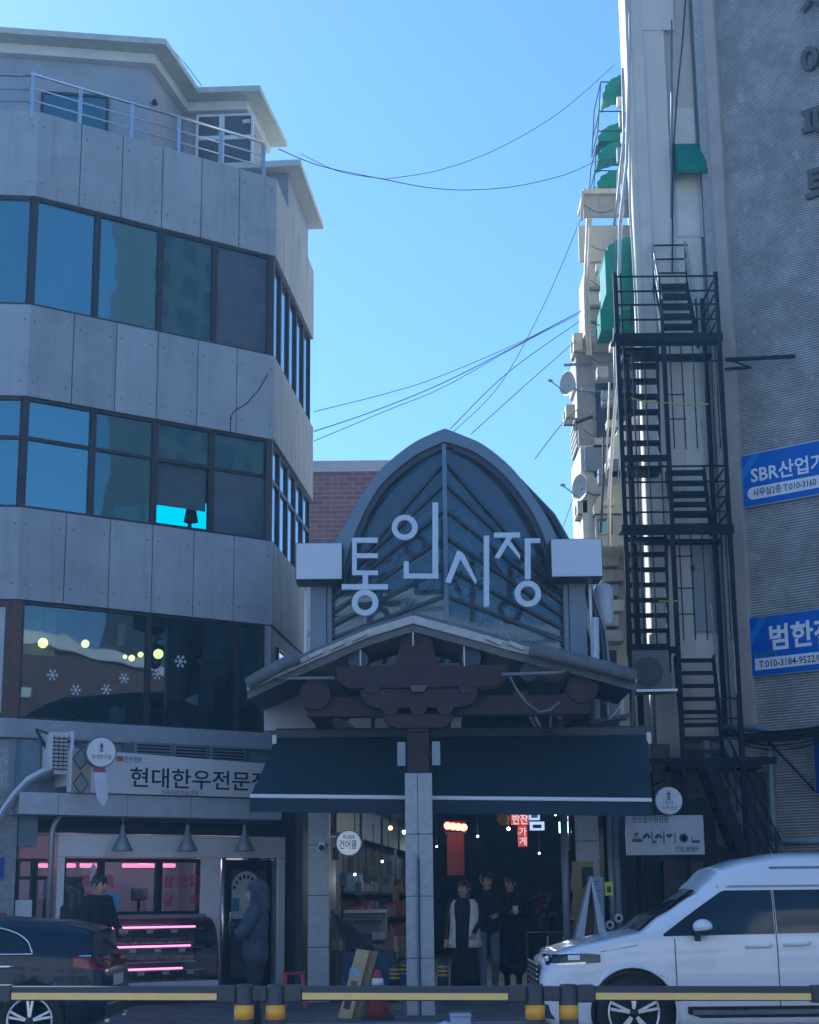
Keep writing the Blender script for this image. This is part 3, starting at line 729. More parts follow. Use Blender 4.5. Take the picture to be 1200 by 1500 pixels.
MB(FS.M).tube([(.02, .1, c.z), (.03, .75, c.z + .0)], .02, 8).build('arm', M_BLACK, t)
MB(FS.M).add([(-.1, -.01, c.z - .2), (.06, -.01, c.z - .2), (.07, -.015, c.z - .27), (-.1, -.01, c.z - .27)], [(0, 1, 2, 3)]).build('ribbon_knot', mat('red_ribbon', (.25, .06, .08), .6), t)
MB(FS.M).add([(-.1, -.012, c.z - .27), (.07, -.016, c.z - .27), (.105, -.03, c.z - .6), (.05, -.035, c.z - .72), (-.04, -.03, c.z - .62)], [(0, 1, 2, 3, 4)]).build('ribbon', mat('ribbon_cloth', (.6, .6, .66), .7), t)
# thick pale conduits sagging at the left
t = thing('conduit_bundle', FA.w(-.6, -.3, 2.2), 'pale corrugated conduits curving down the stone pier beside the butcher shop', 'conduit')
for k, (dx, r, mm_) in enumerate(((0, .05, M_OFFW), (.07, .035, M_ALU), (-.06, .03, M_GREY))):
    pts = [hb(x + dx * 60, y + abs(dx) * 90, -.45) for x, y in ((78, 1125), (60, 1132), (42, 1142), (25, 1160), (10, 1180), (-4, 1205), (-20, 1240))]
    MB(FB.M).tube([(u, -.45 + dx, z) for u, z in pts], r, 10).build('conduit', mm_, t, smooth=True)
# pipe bracket near the white unit
m = MB(FB.M); a = hb(53, 1068, -.3); b = hb(85, 1130, -.3); c_ = hb(130, 1098, -.6)
m.bar((a[0], -.3, a[1]), (b[0], -.3, b[1]), .03, .03); m.bar((a[0], -.3, a[1]), (c_[0], -.62, c_[1]), .03, .03); m.build('sign_bracket', M_BLACK, bld)
# small blue plate at the far left
u, z = hb(1, 1272, -.24); MB(FB.M).box(u - .12, u + .055, -.23, -.215, z - .14, z + .14).build('blue_plate', mat('address_blue', (.02, .08, .32), .4), bld)
u, z = hb(4, 1343, -.24); MB(FB.M).box(u - .12, u + .055, -.23, -.215, z - .05, z + .05).build('red_notice', mat('crimson_notice', (.3, .03, .06), .5), bld)
# blue-grey wall strip, pier between shop and gate
u0, _ = hb(419, 1300, .05); 
MB(FB.M).box(u0, u0 + .9, .05, .25, .152, 2.6).build('tiled_pier', mat('brown_grey_tile', (.1, .095, .09), .6, var=.2, scale=5), bld)
# ================================================================== market gate
YG = 23.2
M_GATE = mat('blue_grey_steel_paint', (.17, .22, .27), .42, .1, var=.08, scale=3)
M_GATED = mat('dark_slate_steel', (.045, .055, .07), .45, .1, var=.1)
M_BOXW = mat('white_sign_box', (.62, .65, .72), .35, var=.03)
G_GATE = glass('gate_glass', (.7, .82, .9), .06, .82, .03, .22, .2, (.05, .085, .13), (.6, .75, .85))  # blue body colour stands in for the sky it would mirror
gate = thing('market_gate', at(655, 1460, YG) * Vector((1, 1, 0)) + Vector((0, 0, .15)) if False else (at(655, 1400, YG).x, YG, .15), 'blue grey steel market gate with pointed glazed arch and white 통인시장 letters', 'gate')
outer = [(481, 850), (486, 815), (492, 790), (510, 760), (530, 725), (560, 685), (600, 652), (630, 636), (652, 627), (680, 638), (710, 652), (750, 685), (780, 724), (803, 760), (817, 790), (828, 820), (836, 850)]
inner = [(500, 850), (507, 820), (517, 790), (535, 748), (560, 708), (600, 673), (630, 656), (652, 647), (675, 654), (700, 665), (740, 697), (775, 742), (790, 770), (800, 795), (810, 822), (817, 850)]
def smooth_px(P, k=4):
    out = []
    for i in range(len(P) - 1):
        a, b, c, d = P[max(i - 1, 0)], P[i], P[i + 1], P[min(i + 2, len(P) - 1)]
        if abs(b[0] - 652) < 1: a = b
        if abs(c[0] - 652) < 1: d = c
        for j in range(k):
            t = j / k
            out.append(tuple(.5 * (2 * b[q] + (c[q] - a[q]) * t + (2 * a[q] - 5 * b[q] + 4 * c[q] - d[q]) * t * t + (3 * b[q] - a[q] - 3 * c[q] + d[q]) * t ** 3) for q in (0, 1)))
    return out + [P[-1]]
outer = smooth_px(outer); inner = smooth_px(inner)
def wpx(p, Y): v = at(p[0], p[1], Y); return (v.x, v.z)
yf, yb = 22.9, 23.5
O = [wpx(p, yf) for p in outer]; I = [wpx(p, yf) for p in inner]
m = MB(); m.prism(O + I[::-1], yf, yb); arch = m.build('arch_frame', M_GATE, gate, bevel=.012)
m = MB(); m.prism(I + [(x + (.05 if i < len(I) / 2 else -.05) * (1 if 0 < 1 else 0), z - .06) for i, (x, z) in enumerate(I)][::-1], yf + .07, yf + .16)
m.build('inner_trim', M_GATED, gate)
# posts
for xs, sg in (((455, 479), -1), ((836, 861), 1)):
    a = at(xs[0], 1000, YG).x; b = at(xs[1], 1000, YG).x; zt = at(xs[0], 846, YG).z
    MB().box(a, b, YG - .15, YG + .15, 2.7, zt).build('post', M_GATE, gate, bevel=.01)
    c_ = b + .04 if sg < 0 else a - .04
    MB().box(c_ - .035, c_ + .035, YG - .12, YG + .1, 2.7, zt - .02).build('post_flange', M_GATE, gate, bevel=.006)
    c2 = a - .07 if sg < 0 else b + .07
    MB().box(c2 - .02, c2 + .02, YG - .1, YG - .06, 4.6, zt - .02).build('conduit', M_ALU, gate)
# sign boxes
for x0, x1, y0, y1 in ((433, 502, 795, 849), (806, 884, 789, 845)):
    p = at(x0, y0, 22.55); q = at(x1, y1, 22.55)
    bx = MB().box(p.x, q.x, 22.56, 23.1, q.z, p.z).build('sign_box', M_GATED, gate, bevel=.01)
    MB().box(p.x + .012, q.x - .012, 22.545, 22.558, q.z + .012, p.z - .012).build('face_panel', M_BOXW, bx, bevel=.004)
# glazing: two planes meeting in a shallow ridge, chevron bars
pc = at(652, 760, 22.98)
GL = Frame((pc.x, pc.y), 0 - 7.0); GRt = Frame((pc.x, pc.y), 7.0)
cs = [(560, .0), (675, 1.15), (707, .95), (745, .8), (785, .68), (830, .52), (872, .38), (930, .3)]
def clip(poly, f):
    out = []
    for i in range(len(poly)):
        p, q = poly[i], poly[(i + 1) % len(poly)]; a, b = f(p), f(q)
        if a >= 0: out.append(p)
        if (a >= 0) != (b >= 0):
            t = a / (a - b); out.append((p[0] + (q[0] - p[0]) * t, p[1] + (q[1] - p[1]) * t))
    return out
region = inner + [(836, 850), (836, 985), (481, 985), (481, 850)]
half = {-1: clip(region, lambda p: 652.5 - p[0]), 1: clip(region, lambda p: p[0] - 652.5)}
for sd_ in (-1, 1):
    fr = GL if sd_ < 0 else GRt
    for i in range(len(cs) - 1):
        (c0, k0), (c1, k1) = cs[i], cs[i + 1]
        pl = clip(half[sd_], lambda p: p[1] - (c0 + k0 * abs(p[0] - 652)))
        pl = clip(pl, lambda p: (c1 + k1 * abs(p[0] - 652)) - p[1])
        if len(pl) >= 3:
            pts = [fr.hit(x, y) for x, y in pl]
            MB(fr.M).prism(pts, .05, .058).build('pane', G_GATE, gate)
    for c0, k0 in cs[1:-1]:
        # end of bar on the arch or on the post line
        xe = 652
        pl = clip(half[sd_], lambda p: 3 - abs(p[1] - (c0 + k0 * abs(p[0] - 652))))
        for st in range(0, 186):
            x = 652 + sd_ * st; y = c0 + k0 * st
            # inside test against inner arch
            ok = True
            if y < 850:
                xs_ = [q for q in inner]
                seg = [(inner[j], inner[j + 1]) for j in range(len(inner) - 1)]
                lo = None
                for (ax, ay), (bx_, by) in seg:
                    if (ax <= x <= bx_): lo = ay + (by - ay) * (x - ax) / max(bx_ - ax, 1e-6)
                ok = lo is not None and y > lo
            if not ok or x < 482 or x > 835: break
            xe = x
        ye = c0 + k0 * abs(xe - 652)
        p = fr.hit(652, c0); q = fr.hit(xe, ye)
        MB(fr.M).bar((p[0], .0, p[1]), (q[0], .0, q[1]), .06, .04).build('glazing_bar', M_GATED, gate)
        p = fr.hit(652, c0 + 11); q = fr.hit(xe, ye + 9)
        MB(fr.M).bar((p[0], .09, p[1]), (q[0], .09, q[1]), .04, .018).build('glazing_bar', M_GATED, gate)
p = at(652, 650, 22.9); q = at(657, 960, 22.9)
MB().box(pc.x - .03, pc.x + .03, 22.9, 23.02, q.z - .2, p.z).build('centre_mullion', M_GATE, gate)
# --- lettering, raised channel letters
ZPX = lambda x, y: (360 + x / 2, 600 + y / 2)
YL = 22.5
def zl_(x, y): return wpx(ZPX(x, y), YL)
def rectp(x0, y0, x1, y1): return [zl_(x0, y0), zl_(x1, y0), zl_(x1, y1), zl_(x0, y1)]
def ringm(m, cx, cy, ro, ri):
    c = zl_(cx, cy); a = abs(zl_(cx + ro, cy)[0] - c[0]); b = abs(zl_(cx + ri, cy)[0] - c[0])
    n = 32; vs = []; fs = []
    for y in (YL - .07, YL):
        for r in (a, b):
            for k in range(n):
                t = 2 * math.pi * k / n; vs.append((c[0] + r * math.cos(t), y, c[1] + r * math.sin(t)))
    for k in range(n):
        j = (k + 1) % n
        fs += [(k, j, n + j, n + k), (2 * n + k, 3 * n + k, 3 * n + j, 2 * n + j), (k, 2 * n + k, 2 * n + j, j), (n + k, n + j, 3 * n + j, 3 * n + k)]
    m.add(vs, fs)
def strokes(rects=(), quads=(), rings=()):
    m = MB()
    for i, r in enumerate(rects): m.prism(rectp(*r), YL - .07 - .001 * i, YL)
    for i, q in enumerate(quads): m.prism([zl_(*p) for p in q], YL - .072 - .001 * i, YL)
    for r in rings: ringm(m, *r)
    return m
M_LET = mat('letter_white', (.6, .68, .74), .35, var=.02)
L1 = strokes([(312, 378, 388, 393), (312, 393, 326, 474), (326, 424, 388, 438), (312, 474, 388, 488), (343, 488, 359, 514), (282, 514, 417, 530)], rings=[(350, 568, 39, 22)])
L2 = strokes([(547, 275, 564, 483), (463, 447, 478, 483), (463, 483, 565, 498)], rings=[(466, 348, 38, 22)])
L3 = strokes([(697, 372, 713, 580)], [[(620, 415), (636, 422), (600, 512), (584, 508)], [(626, 438), (638, 424), (676, 502), (674, 516)]])
L4 = strokes([(727, 363, 803, 378), (817, 380, 834, 500), (834, 380, 862, 394)], [[(763, 378), (780, 378), (742, 440), (728, 436)], [(764, 396), (776, 389), (803, 428), (803, 442)]], [(826, 542, 39, 22)])
for L_ in (L1, L2, L3, L4):
    lo = L_.build('letter', M_LET, gate, bevel=.004)
for x, y in ((350, 500), (466, 375), (555, 420), (705, 470), (826, 450), (632, 470)):
    p = zl_(x, y); MB().tube([(p[0], YL, p[1]), (p[0], 22.95, p[1])], .015, 6).build('letter_standoff', M_GATED, gate)
# --- side panel (pale) under the left eave and beam behind the roof
p = at(388, 985, 22.4); q = at(463, 1070, 22.4)
MB().box(p.x, q.x, 22.4, 22.55, q.z, p.z).build('side_panel', mat('pale_render_panel', (.45, .46, .48), .7, var=.12, scale=2), gate, bevel=.01)
p = at(452, 985, YG); q = at(866, 1000, YG)
MB().box(p.x, q.x, YG - .1, YG + .2, 4.3, 4.65).build('cross_beam', M_GATED, gate)

# --- stone piers of the gate
M_PIER = mat('grey_granite_cladding', (.4, .405, .41), .6, var=.14, scale=14)
def stone_pier(x0, x1, Y0, Y1, z1, joints, name, label):
    t = thing(name, ((x0 + x1) / 2, (Y0 + Y1) / 2, .15), label, 'pillar', 'granite clad pillars of the market gate')
    zs = [.151] + joints + [z1]
    for i in range(len(zs) - 1):
        MB().box(x0, x1, Y0, Y1, zs[i] + .004, zs[i + 1] - .004).build('stone_block', M_PIER, t, bevel=.006)
    MB().box(x0 + .012, x1 - .012, Y0 + .012, Y1 - .012, .151, z1 - .02).build('core', M_DARK, t)
    return t
Yp = 23.1
sp = stone_pier(at(451, 1350, Yp).x, at(482, 1350, Yp).x, Yp, Yp + .35, 2.95, [at(466, y, Yp).z for y in (1388, 1312, 1238)], 'gate_pillar', 'granite clad pillar with a small camera beside the red stool')
sp2 = stone_pier(at(847, 1250, Yp).x, at(878, 1250, Yp).x, Yp, Yp + .35, 2.95, [1.2, at(866, 1300, Yp).z, at(866, 1232, Yp).z], 'gate_pillar', 'granite clad pillar behind the folded white boards')
u = at(471, 1242, Yp - .05)
MB().ball((u.x, Yp - .04, u.z), .04).build('camera_lens', M_BLACK, sp, smooth=True)
MB().box(u.x - .05, u.x + .05, Yp - .035, Yp - .004, u.z - .06, u.z + .08).build('camera_housing', M_WHITE, sp, bevel=.015)

# --- centre column: two granite halves, timber post on top
YC = 20.35
x0, xm, x1 = at(594.5, 1300, YC).x, at(613.5, 1300, YC).x, at(635, 1300, YC).x
zc = at(615, 1132, YC).z
ct = thing('centre_column', ((x0 + x1) / 2, YC + .17, .15), 'square granite column with a red brown timber post on top, standing before the gate', 'pillar')
js = [.151] + [at(615, y, YC).z for y in (1404, 1313, 1222)] + [zc]
for i in range(4):
    MB().box(x0, xm - .003, YC, YC + .34, js[i] + .003, js[i + 1] - .003).build('stone_block', M_PIER, ct, bevel=.006)
    MB().box(xm + .003, x1, YC, YC + .34, js[i] + .003, js[i + 1] - .003).build('stone_block', M_PIER, ct, bevel=.006)
MB().box(x0 + .01, x1 - .01, YC + .02, YC + .32, .151, zc - .01).build('core', M_DARK, ct)
zp = at(613, 1253, YC).z
MB().box(xm - .03, xm - .006, YC - .03, YC - .003, .152, zp).build('conduit', mat('bright_blue_conduit', (.1, .2, .36), .4), ct)
MB().box(xm - .004, xm + .012, YC - .02, YC - .004, .152, zp - .04).build('conduit', M_DARK, ct)
M_RW = mat('red_brown_timber', (.042, .021, .022), .75, var=.3, scale=8, stretch=(3, 3, .7), bump=.15)
zw = at(613, 1062, YC).z
xc = (x0 + x1) / 2 + .0
MB().box(xc - .135, xc + .135, YC + .04, YC + .30, zc, zw).build('timber_post', M_RW, ct, bevel=.01)
MB().box(at(582, 1100, YC).x, at(594, 1100, YC).x, YC + .0, YC + .05, at(590, 1122, YC).z, at(590, 1087, YC).z).build('flood_light', mat('pale_green_grey', (.24, .3, .33), .4), ct, bevel=.006)
MB().box(at(633, 1100, YC).x, at(645, 1100, YC).x, YC + .0, YC + .05, at(640, 1121, YC).z, at(640, 1086, YC).z).build('flood_light', MATS['pale_green_grey'], ct, bevel=.006)
for sx in (-1, 1):
    MB().cbox((xc + sx * .155, YC + .1, at(613, 1103, YC).z), (.06, .06, .09)).build('light_bracket', M_DARK, ct)

# ================================================================== tiled gable canopy
YV = 20.25
can = thing('tiled_gable_canopy', (xc, YV + 1, zw), 'traditional gabled canopy with grey roof tiles and red brown bracket timbers', 'canopy')
def cpx(x, y, Y=YV): v = at(x, y, Y); return (v.x, v.z)
vl = [(605, 905), (540, 925), (470, 955), (420, 977), (362, 1004)]
vr = [(605, 905), (680, 925), (745, 944), (830, 964), (933, 992)]
M_TILE = mat('grey_roof_tile', (.13, .135, .145), .7, var=.25, scale=9, bump=.3)
M_LIME = mat('pale_lime_mortar', (.5, .48, .46), .85, var=.15, scale=8)
P_L = [cpx(*p) for p in vl]; P_R = [cpx(*p) for p in vr]
YB = 22.3
for side, pts in (('l', P_L), ('r', P_R)):
    top = [(x, z + .02) for x, z in pts]; bot = [(x, z - .10) for x, z in pts]
    MB().prism(top + bot[::-1], YV + .05, YB).build('roof_slope', M_TILE, can)
    MB().prism([(x, z + .03) for x, z in pts] + [(x, z - .075) for x, z in pts][::-1], YV - .02, YV + .048).build('verge_mortar', M_LIME, can, bevel=.008)
    MB().prism([(x, z - .077) for x, z in pts] + [(x * 1 + 0, z - .17) for x, z in pts][::-1], YV + .04, YV + .08).build('gable_board', M_TILE, can, bevel=.006)
    # rows of convex tiles running down the slope
    for k in range(9):
        yy = YV + .1 + k * .25
        MB().tube([(x, yy, z + .03) for x, z in pts], .06, 8).build('roof_tile', M_TILE, can, smooth=True)
    # flat tiles stepping at the verge, lower half
    sl = pts[1:] if side == 'l' else pts[2:]
    for k in range(7):
        t = k / 6 * (len(pts) - 2.2) + 1.2
        i = int(t); f_ = t - i
        if i + 1 >= len(pts): break
        x = pts[i][0] + (pts[i + 1][0] - pts[i][0]) * f_; z = pts[i][1] + (pts[i + 1][1] - pts[i][1]) * f_
        if side == 'l' or k in (1, 2):
            MB().cbox((x, YV - .05, z - .0 - rnd.uniform(0, .02)), (.2, .1, .055), Matrix.Rotation(.42 if side == 'r' else -.42, 3, 'Y')).build('verge_tile', M_LIME, can, bevel=.008)
# roll tiles over the lower verge
a = [(438, 963), (420, 970), (395, 983), (362, 1003)]
MB().tube([(*[cpx(x, y, 20.1)[0]], 20.1, cpx(x, y, 20.1)[1]) for x, y in a], .078, 12).build('roll_tile', M_TILE, can, smooth=True)
a = [(776, 951), (830, 963), (880, 976), (932, 991)]
MB().tube([(cpx(x, y, 20.1)[0], 20.1, cpx(x, y, 20.1)[1]) for x, y in a], .085, 12).build('roll_tile', M_TILE, can, smooth=True)
MB().tube([(P_L[0][0], YV + .12, P_L[0][1] + .02), (P_L[0][0], YB, P_L[0][1] + .02)], .085, 12).build('ridge_tile', M_TILE, can, smooth=True)
# purlins with pale round ends
for x, y, r in ((525, 967, .13), (611, 935, .14), (690, 964, .13), (462, 1018, .2), (853, 1008, .2), (775, 985, .12)):
    c = cpx(x, y, 20.5)
    pu = MB().lathe([(r, 20.45), (r, 22.6)], (c[0], 0, c[1]), 20, 'y').build('purlin', M_RW, can, smooth=R(40))
    MB().lathe([(r * .97, 20.43), (r * .97, 20.448)], (c[0], 0, c[1]), 20, 'y').build('purlin_end', mat('dull_blue_paint', (.07, .085, .11), .8) if r < .15 else M_RW, pu)
for x, y0, y1 in ((528, 952, 975), (605, 922, 946), (680, 947, 976)):
    p = cpx(x, y0, 20.3); q = cpx(x, y1, 20.3); MB().box(p[0] - .008, p[0] + .008, 20.3, 20.31, q[1], p[1]).build('tie_strip', M_OFFW, can)
# beams, arms, blocks
def beam(x0, x1, y0, y1, Y0, Y1, nm='beam', curve=0.0):
    p = cpx(x0, y0, Y0); q = cpx(x1, y1, Y0)
    if not curve:
        return MB().box(p[0], q[0], Y0, Y1, q[1], p[1]).build(nm, M_RW, can, bevel=.01)
    w_ = q[0] - p[0]; h = p[1] - q[1]; c = curve
    pl = [(p[0], p[1]), (q[0], p[1]), (q[0], p[1] - h * .35), (q[0] - c * .35, q[1] + h * .2), (q[0] - c, q[1]), (p[0] + c, q[1]), (p[0] + c * .35, q[1] + h * .2), (p[0], p[1] - h * .35)]
    return MB().prism(pl, Y0, Y1).build(nm, M_RW, can, bevel=.008)
beam(492, 745, 976, 1006, 20.36, 20.62, 'tie_beam', .16)
pk = [cpx(*p, 20.4) for p in ((588, 932), (632, 932), (642, 976), (580, 976))]
MB().prism(pk, 20.4, 20.58).build('king_post', M_RW, can, bevel=.008)
for x0_, x1_, y0_, y1_, Y0_, Y1_ in ((450, 866, 1021, 1046, 20.52, 20.75),): beam(x0_, x1_, y0_, y1_, Y0_, Y1_, 'head_beam')
beam(528, 700, 1010, 1036, 20.30, 20.5, 'bracket_arm', .2)
beam(562, 664, 1047, 1066, 20.28, 20.48, 'bracket_arm', .16)
def block(x, y0, y1, w0, w1, Y0, Y1):
    p = cpx(x, y0, Y0); q = cpx(x, y1, Y0)
    MB().prism([(p[0] - w0, p[1]), (p[0] + w0, p[1]), (p[0] + w0, p[1] - (p[1] - q[1]) * .4), (p[0] + w1, q[1]), (p[0] - w1, q[1]), (p[0] - w0, p[1] - (p[1] - q[1]) * .4)], Y0, Y1).build('bearing_block', M_RW, can, bevel=.006)
for x in (572, 613, 652): block(x, 1033, 1048, .1, .06, 20.25, 20.5)
for x in (545, 613, 682): block(x, 1004, 1016, .1, .06, 20.27, 20.5)
block(613, 1061, 1072, .155, .125, 20.33, 20.68)
MB().prism([cpx(*p, 20.2) for p in ((600, 1004), (626, 1004), (622, 1013), (604, 1013))], 20.2, 20.6).build('tenon', mat('weathered_timber_end', (.13, .1, .1), .8), can)
# beams running back to the gate
for x, y in ((613, 990), (470, 1040), (852, 1035)):
    p = at(x, y, 20.7); MB().box(p.x - .1, p.x + .1, 20.75 if x != 613 else 20.63, 23.0, p.z - .1, p.z + .1).build('beam', M_RW, can)
for x in (457, 862):
    p = at(x, 1060, 22.7); MB().box(p.x - .1, p.x + .1, 22.6, 22.8, 2.9, 4.2).build('rear_post', M_RW, can)
MB().box(at(480, 1000, 22.9).x, at(845, 1000, 22.9).x, 22.82, 22.9, 4.1, 4.5).build('ceiling_board', M_RW, can)
# conduits under the roof, hanging cord and gooseneck lamp
def cline(pts, r, nm, m_, par=can, Y=20.25):
    MB().tube([(at(x, y, Y).x, Y, at(x, y, Y).z) for x, y in pts], r, 8).build(nm, m_, par, smooth=True)
cline([(400, 994), (490, 993)], .022, 'conduit', M_GREY)
cline([(735, 988), (822, 985), (830, 981)], .022, 'conduit', M_GREY)
cline([(747, 990), (757, 1010), (772, 1030), (790, 1043), (806, 1040), (820, 1028)], .012, 'cord', M_GREY)
gl = thing('gooseneck_lamp', at(806, 1075, 21.2), 'black gooseneck lamp with a wide shade hanging above the navy awning', 'lamp')
cline([(820, 1030), (812, 1036), (807, 1048), (806, 1068)], .014, 'neck', M_ALU, gl, 21.2)
c = at(806, 1072, 21.2)
MB().lathe([(.13, c.z - .05), (.12, c.z - .03), (.04, c.z + .01), (.025, c.z + .05)], (c.x, 21.2, 0), 20).build('lamp_shade', M_GATED, gl, smooth=True)
p = at(660, 1038, 21.6); q = at(676, 1066, 21.6)
MB().box(p.x, q.x, 21.6, 21.61, q.z, p.z).build('notice_board', M_OFFW, can)

# ================================================================== navy awning
YT, YFt = 22.1, 20.85
aw = thing('navy_awning', ((at(405, 1082, YT).x + at(948, 1078, YT).x) / 2, YT, 3.4), 'wide dark navy retractable awning with a pale front bar behind the centre column', 'awning')
tl, tr_ = at(403, 1081, YT), at(949, 1077, YT)
bl, br_ = at(366, 1166, YFt), at(955, 1172, YFt)
M_NAVY = mat('navy_awning_cloth', (.018, .034, .055), .8, var=.15, scale=5, bump=.1, bscale=200)
rows = []
for j in range(9):
    t = j / 8; rows.append([tuple(tl.lerp(tr_, i / 24).lerp(bl.lerp(br_, i / 24), t) + Vector((0, 0, -.05 * math.sin(math.pi * t) + .004 * math.sin(i * 2.1)))) for i in range(25)])
MB().grid(rows).build('canopy_cloth', M_NAVY, aw, smooth=True)
MB().bar(bl, br_, .05, .05).build('front_bar', M_WHITE, aw, bevel=.01)
v = [[tuple(bl.lerp(br_, i / 40) + Vector((0, .012 * math.sin(i * 1.7), -h))) for i in range(41)] for h in (.03, .12, .20)]
MB().grid(v).build('valance', M_NAVY, aw, smooth=True)
MB().bar(tl + Vector((0, .1, .06)), tr_ + Vector((0, .1, .06)), .16, .14).build('cassette', M_GATED, aw, bevel=.02)
for p, q in ((tl, bl), (tr_, br_)):
    MB().cbox(p + Vector((0, -.06, -.05)), (.06, .1, .16)).build('end_bracket', M_WHITE, aw, bevel=.01)
for f_ in (.2, .8):
    a_, b_ = tl.lerp(tr_, f_), bl.lerp(br_, f_)
    MB().tube([a_ + Vector((0, -.05, -.1)), a_.lerp(b_, .5) + Vector((.35 if f_ < .5 else -.35, 0, -.12)), b_ + Vector((0, .03, -.03))], .02, 8).build('folding_arm', M_OFFW, aw)
# ================================================================== covered market street behind the gate
AR = Frame((at(655, 1300, 23.6).x, 23.6), -5.2)
arc = thing('market_arcade', AR.w(0, 8, .15), 'dark covered market street with a ribbed arched roof running back from the gate', 'arcade')
M_RF = mat('arcade_roof_sheet', (.16, .18, .2), .5, .2, var=.15)
M_RF2 = mat('arcade_roof_dark', (.22, .24, .26), .5, .2, var=.2)
prof = [(-2.05, 4.4), (-2.0, 5.2), (-1.75, 6.1), (-1.35, 6.9), (-.8, 7.55), (0, 8.05), (.8, 7.55), (1.35, 6.9), (1.75, 6.1), (2.0, 5.2), (2.05, 4.4)]
prof = [(x * 1.05 + .22, z * 1.01) for x, z in prof]
for k in range(6):
    a, b = -.05 + k * 3.7, -.05 + (k + 1) * 3.7 - .03
    for j in range(len(prof) - 1):
        p, q = prof[j], prof[j + 1]
        n_ = Vector((-(q[1] - p[1]), q[0] - p[0])).normalized() * .04
        pl = [p, q, (q[0] + n_.x, q[1] + n_.y), (p[0] + n_.x, p[1] + n_.y)]
        glassy = j in (3, 4, 5, 6) and 0 < k < 4
        MB(AR.M).prism(pl, a, b).build('roof_panel', G_GATE if glassy else (M_RF if (j in (5, 6, 7)) and k == 0 else M_RF2), arc)
    ribp = [(x * .985, z - .03) for x, z in prof]
    MB(AR.M).tube([(x, a, z) for x, z in ribp], .05, 8).build('roof_rib', M_GATED, arc)
    MB(AR.M).bar((-2.0, a, 5.3), (2.0, a, 5.3), .06, .08).build('tie_bar', M_OFFW, arc)
    for sx in (-1, 1): MB(AR.M).bar((0, a, 7.9), (sx * 1.2, a, 5.34), .06, .06).build('roof_strut', M_OFFW, arc)
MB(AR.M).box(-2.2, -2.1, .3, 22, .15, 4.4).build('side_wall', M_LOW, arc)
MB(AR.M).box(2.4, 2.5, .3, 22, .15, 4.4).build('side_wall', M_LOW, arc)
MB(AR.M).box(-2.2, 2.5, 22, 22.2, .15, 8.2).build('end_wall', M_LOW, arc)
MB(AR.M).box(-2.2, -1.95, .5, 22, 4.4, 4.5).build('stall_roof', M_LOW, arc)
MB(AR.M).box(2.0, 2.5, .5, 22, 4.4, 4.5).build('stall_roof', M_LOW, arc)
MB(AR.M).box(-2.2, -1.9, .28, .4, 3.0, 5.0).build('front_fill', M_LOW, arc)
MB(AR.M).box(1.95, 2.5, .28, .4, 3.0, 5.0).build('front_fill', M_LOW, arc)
# hanging stall valances and side shelving, both sides
for k in range(6):
    for sx in (-1, 1):
        d0_ = 1.2 + k * 3.2
        MB(AR.M).box(sx * 1.75 - .02, sx * 1.75 + .02, d0_, d0_ + 2.8, 2.5, 3.0).build('stall_sign', mat('stall_sign_%d' % ((k * 2 + (sx > 0)) % 4), [(.05, .08, .05), (.12, .03, .03), (.05, .06, .1), (.12, .1, .06)][(k * 2 + (sx > 0)) % 4], .6), arc)
        for h in (.7, 1.15, 1.6):
            if sx < 0 and k == 0: continue
            MB(AR.M).box(min(sx * 2.09, sx * (1.55 + h * .15)), max(sx * 2.09, sx * (1.55 + h * .15)), d0_, d0_ + 2.8, h, h + .04).build('stall_shelf', M_DARK, arc)
            for j in range(6):
                uu_ = sx * 1.92; dd_ = d0_ + .2 + j * .44; hh = rnd.uniform(.1, .3)
                MB(AR.M).box(uu_ - .15, uu_ + .15, dd_, dd_ + .34, h + .042, h + .04 + hh).build('stall_goods', mat('goods_%d' % rnd.randrange(6), [(.25, .2, .12), (.1, .14, .2), (.2, .06, .05), (.25, .25, .24), (.08, .12, .06), (.3, .22, .08)][rnd.randrange(6)], .7), arc)
# lit things in the arcade
def lit(name, x, y, Y, r, c, es, label, cat='lamp', shape='ball', group=None):
    p = at(x, y, Y)
    t = thing(name, p, label, cat, group)
    m_ = mat('lit_' + name + '_%d' % x, c, .4, var=0, emit=c, es=es)
    if shape == 'ball': MB().ball((p.x, p.y, p.z), r, 10, 6).build('bulb', m_, t, smooth=True)
    else: MB().box(p.x - r[0], p.x + r[0], Y, Y + .04, p.z - r[1], p.z + r[1]).build('bulb', m_, t, bevel=.01)
    MB().tube([(p.x, p.y + .05, p.z), (p.x, p.y + .05, p.z + 1.2)], .008, 5).build('cord', M_BLACK, t)
    if name == 'bare_bulb': lamp_light(t, (p.x, p.y - .08, p.z - .08), 3.5 if Y < 27.5 or x == 560 else 9, (1, .9, .75))
lit('bare_bulb', 739, 1190, 30, .022, (1, .95, .85), 9, 'small white bulb hanging beside the yellow bag in the arcade', group='bare bulbs in the arcade')
lit('bare_bulb', 745, 1214, 30, .028, (1, .95, .85), 7, 'white bulb hanging left of the red lit stall sign', group='bare bulbs in the arcade')
lit('bare_bulb', 814, 1193, 29, .024, (1, .97, .9), 10, 'tiny white bulb above the greenish lit box', group='bare bulbs in the arcade')
lit('bare_bulb', 592, 1219, 26, .028, (1, .97, .9), 8, 'white bulb tucked behind the centre column', group='bare bulbs in the arcade')
lit('bare_bulb', 520, 1281, 26, .018, (1, .97, .9), 7, 'tiny white bulb below the round dried goods sign', group='bare bulbs in the arcade')
lit('red_lamp', 572, 1213, 27, .035, (1, .25, .1), 5, 'small orange red lamp left of the centre column')
lit('exit_box', 828, 1212, 27, (.1, .09), (.75, .9, .6), 1.3, 'pale green lit box sign near the granite pillar', 'sign', 'box')
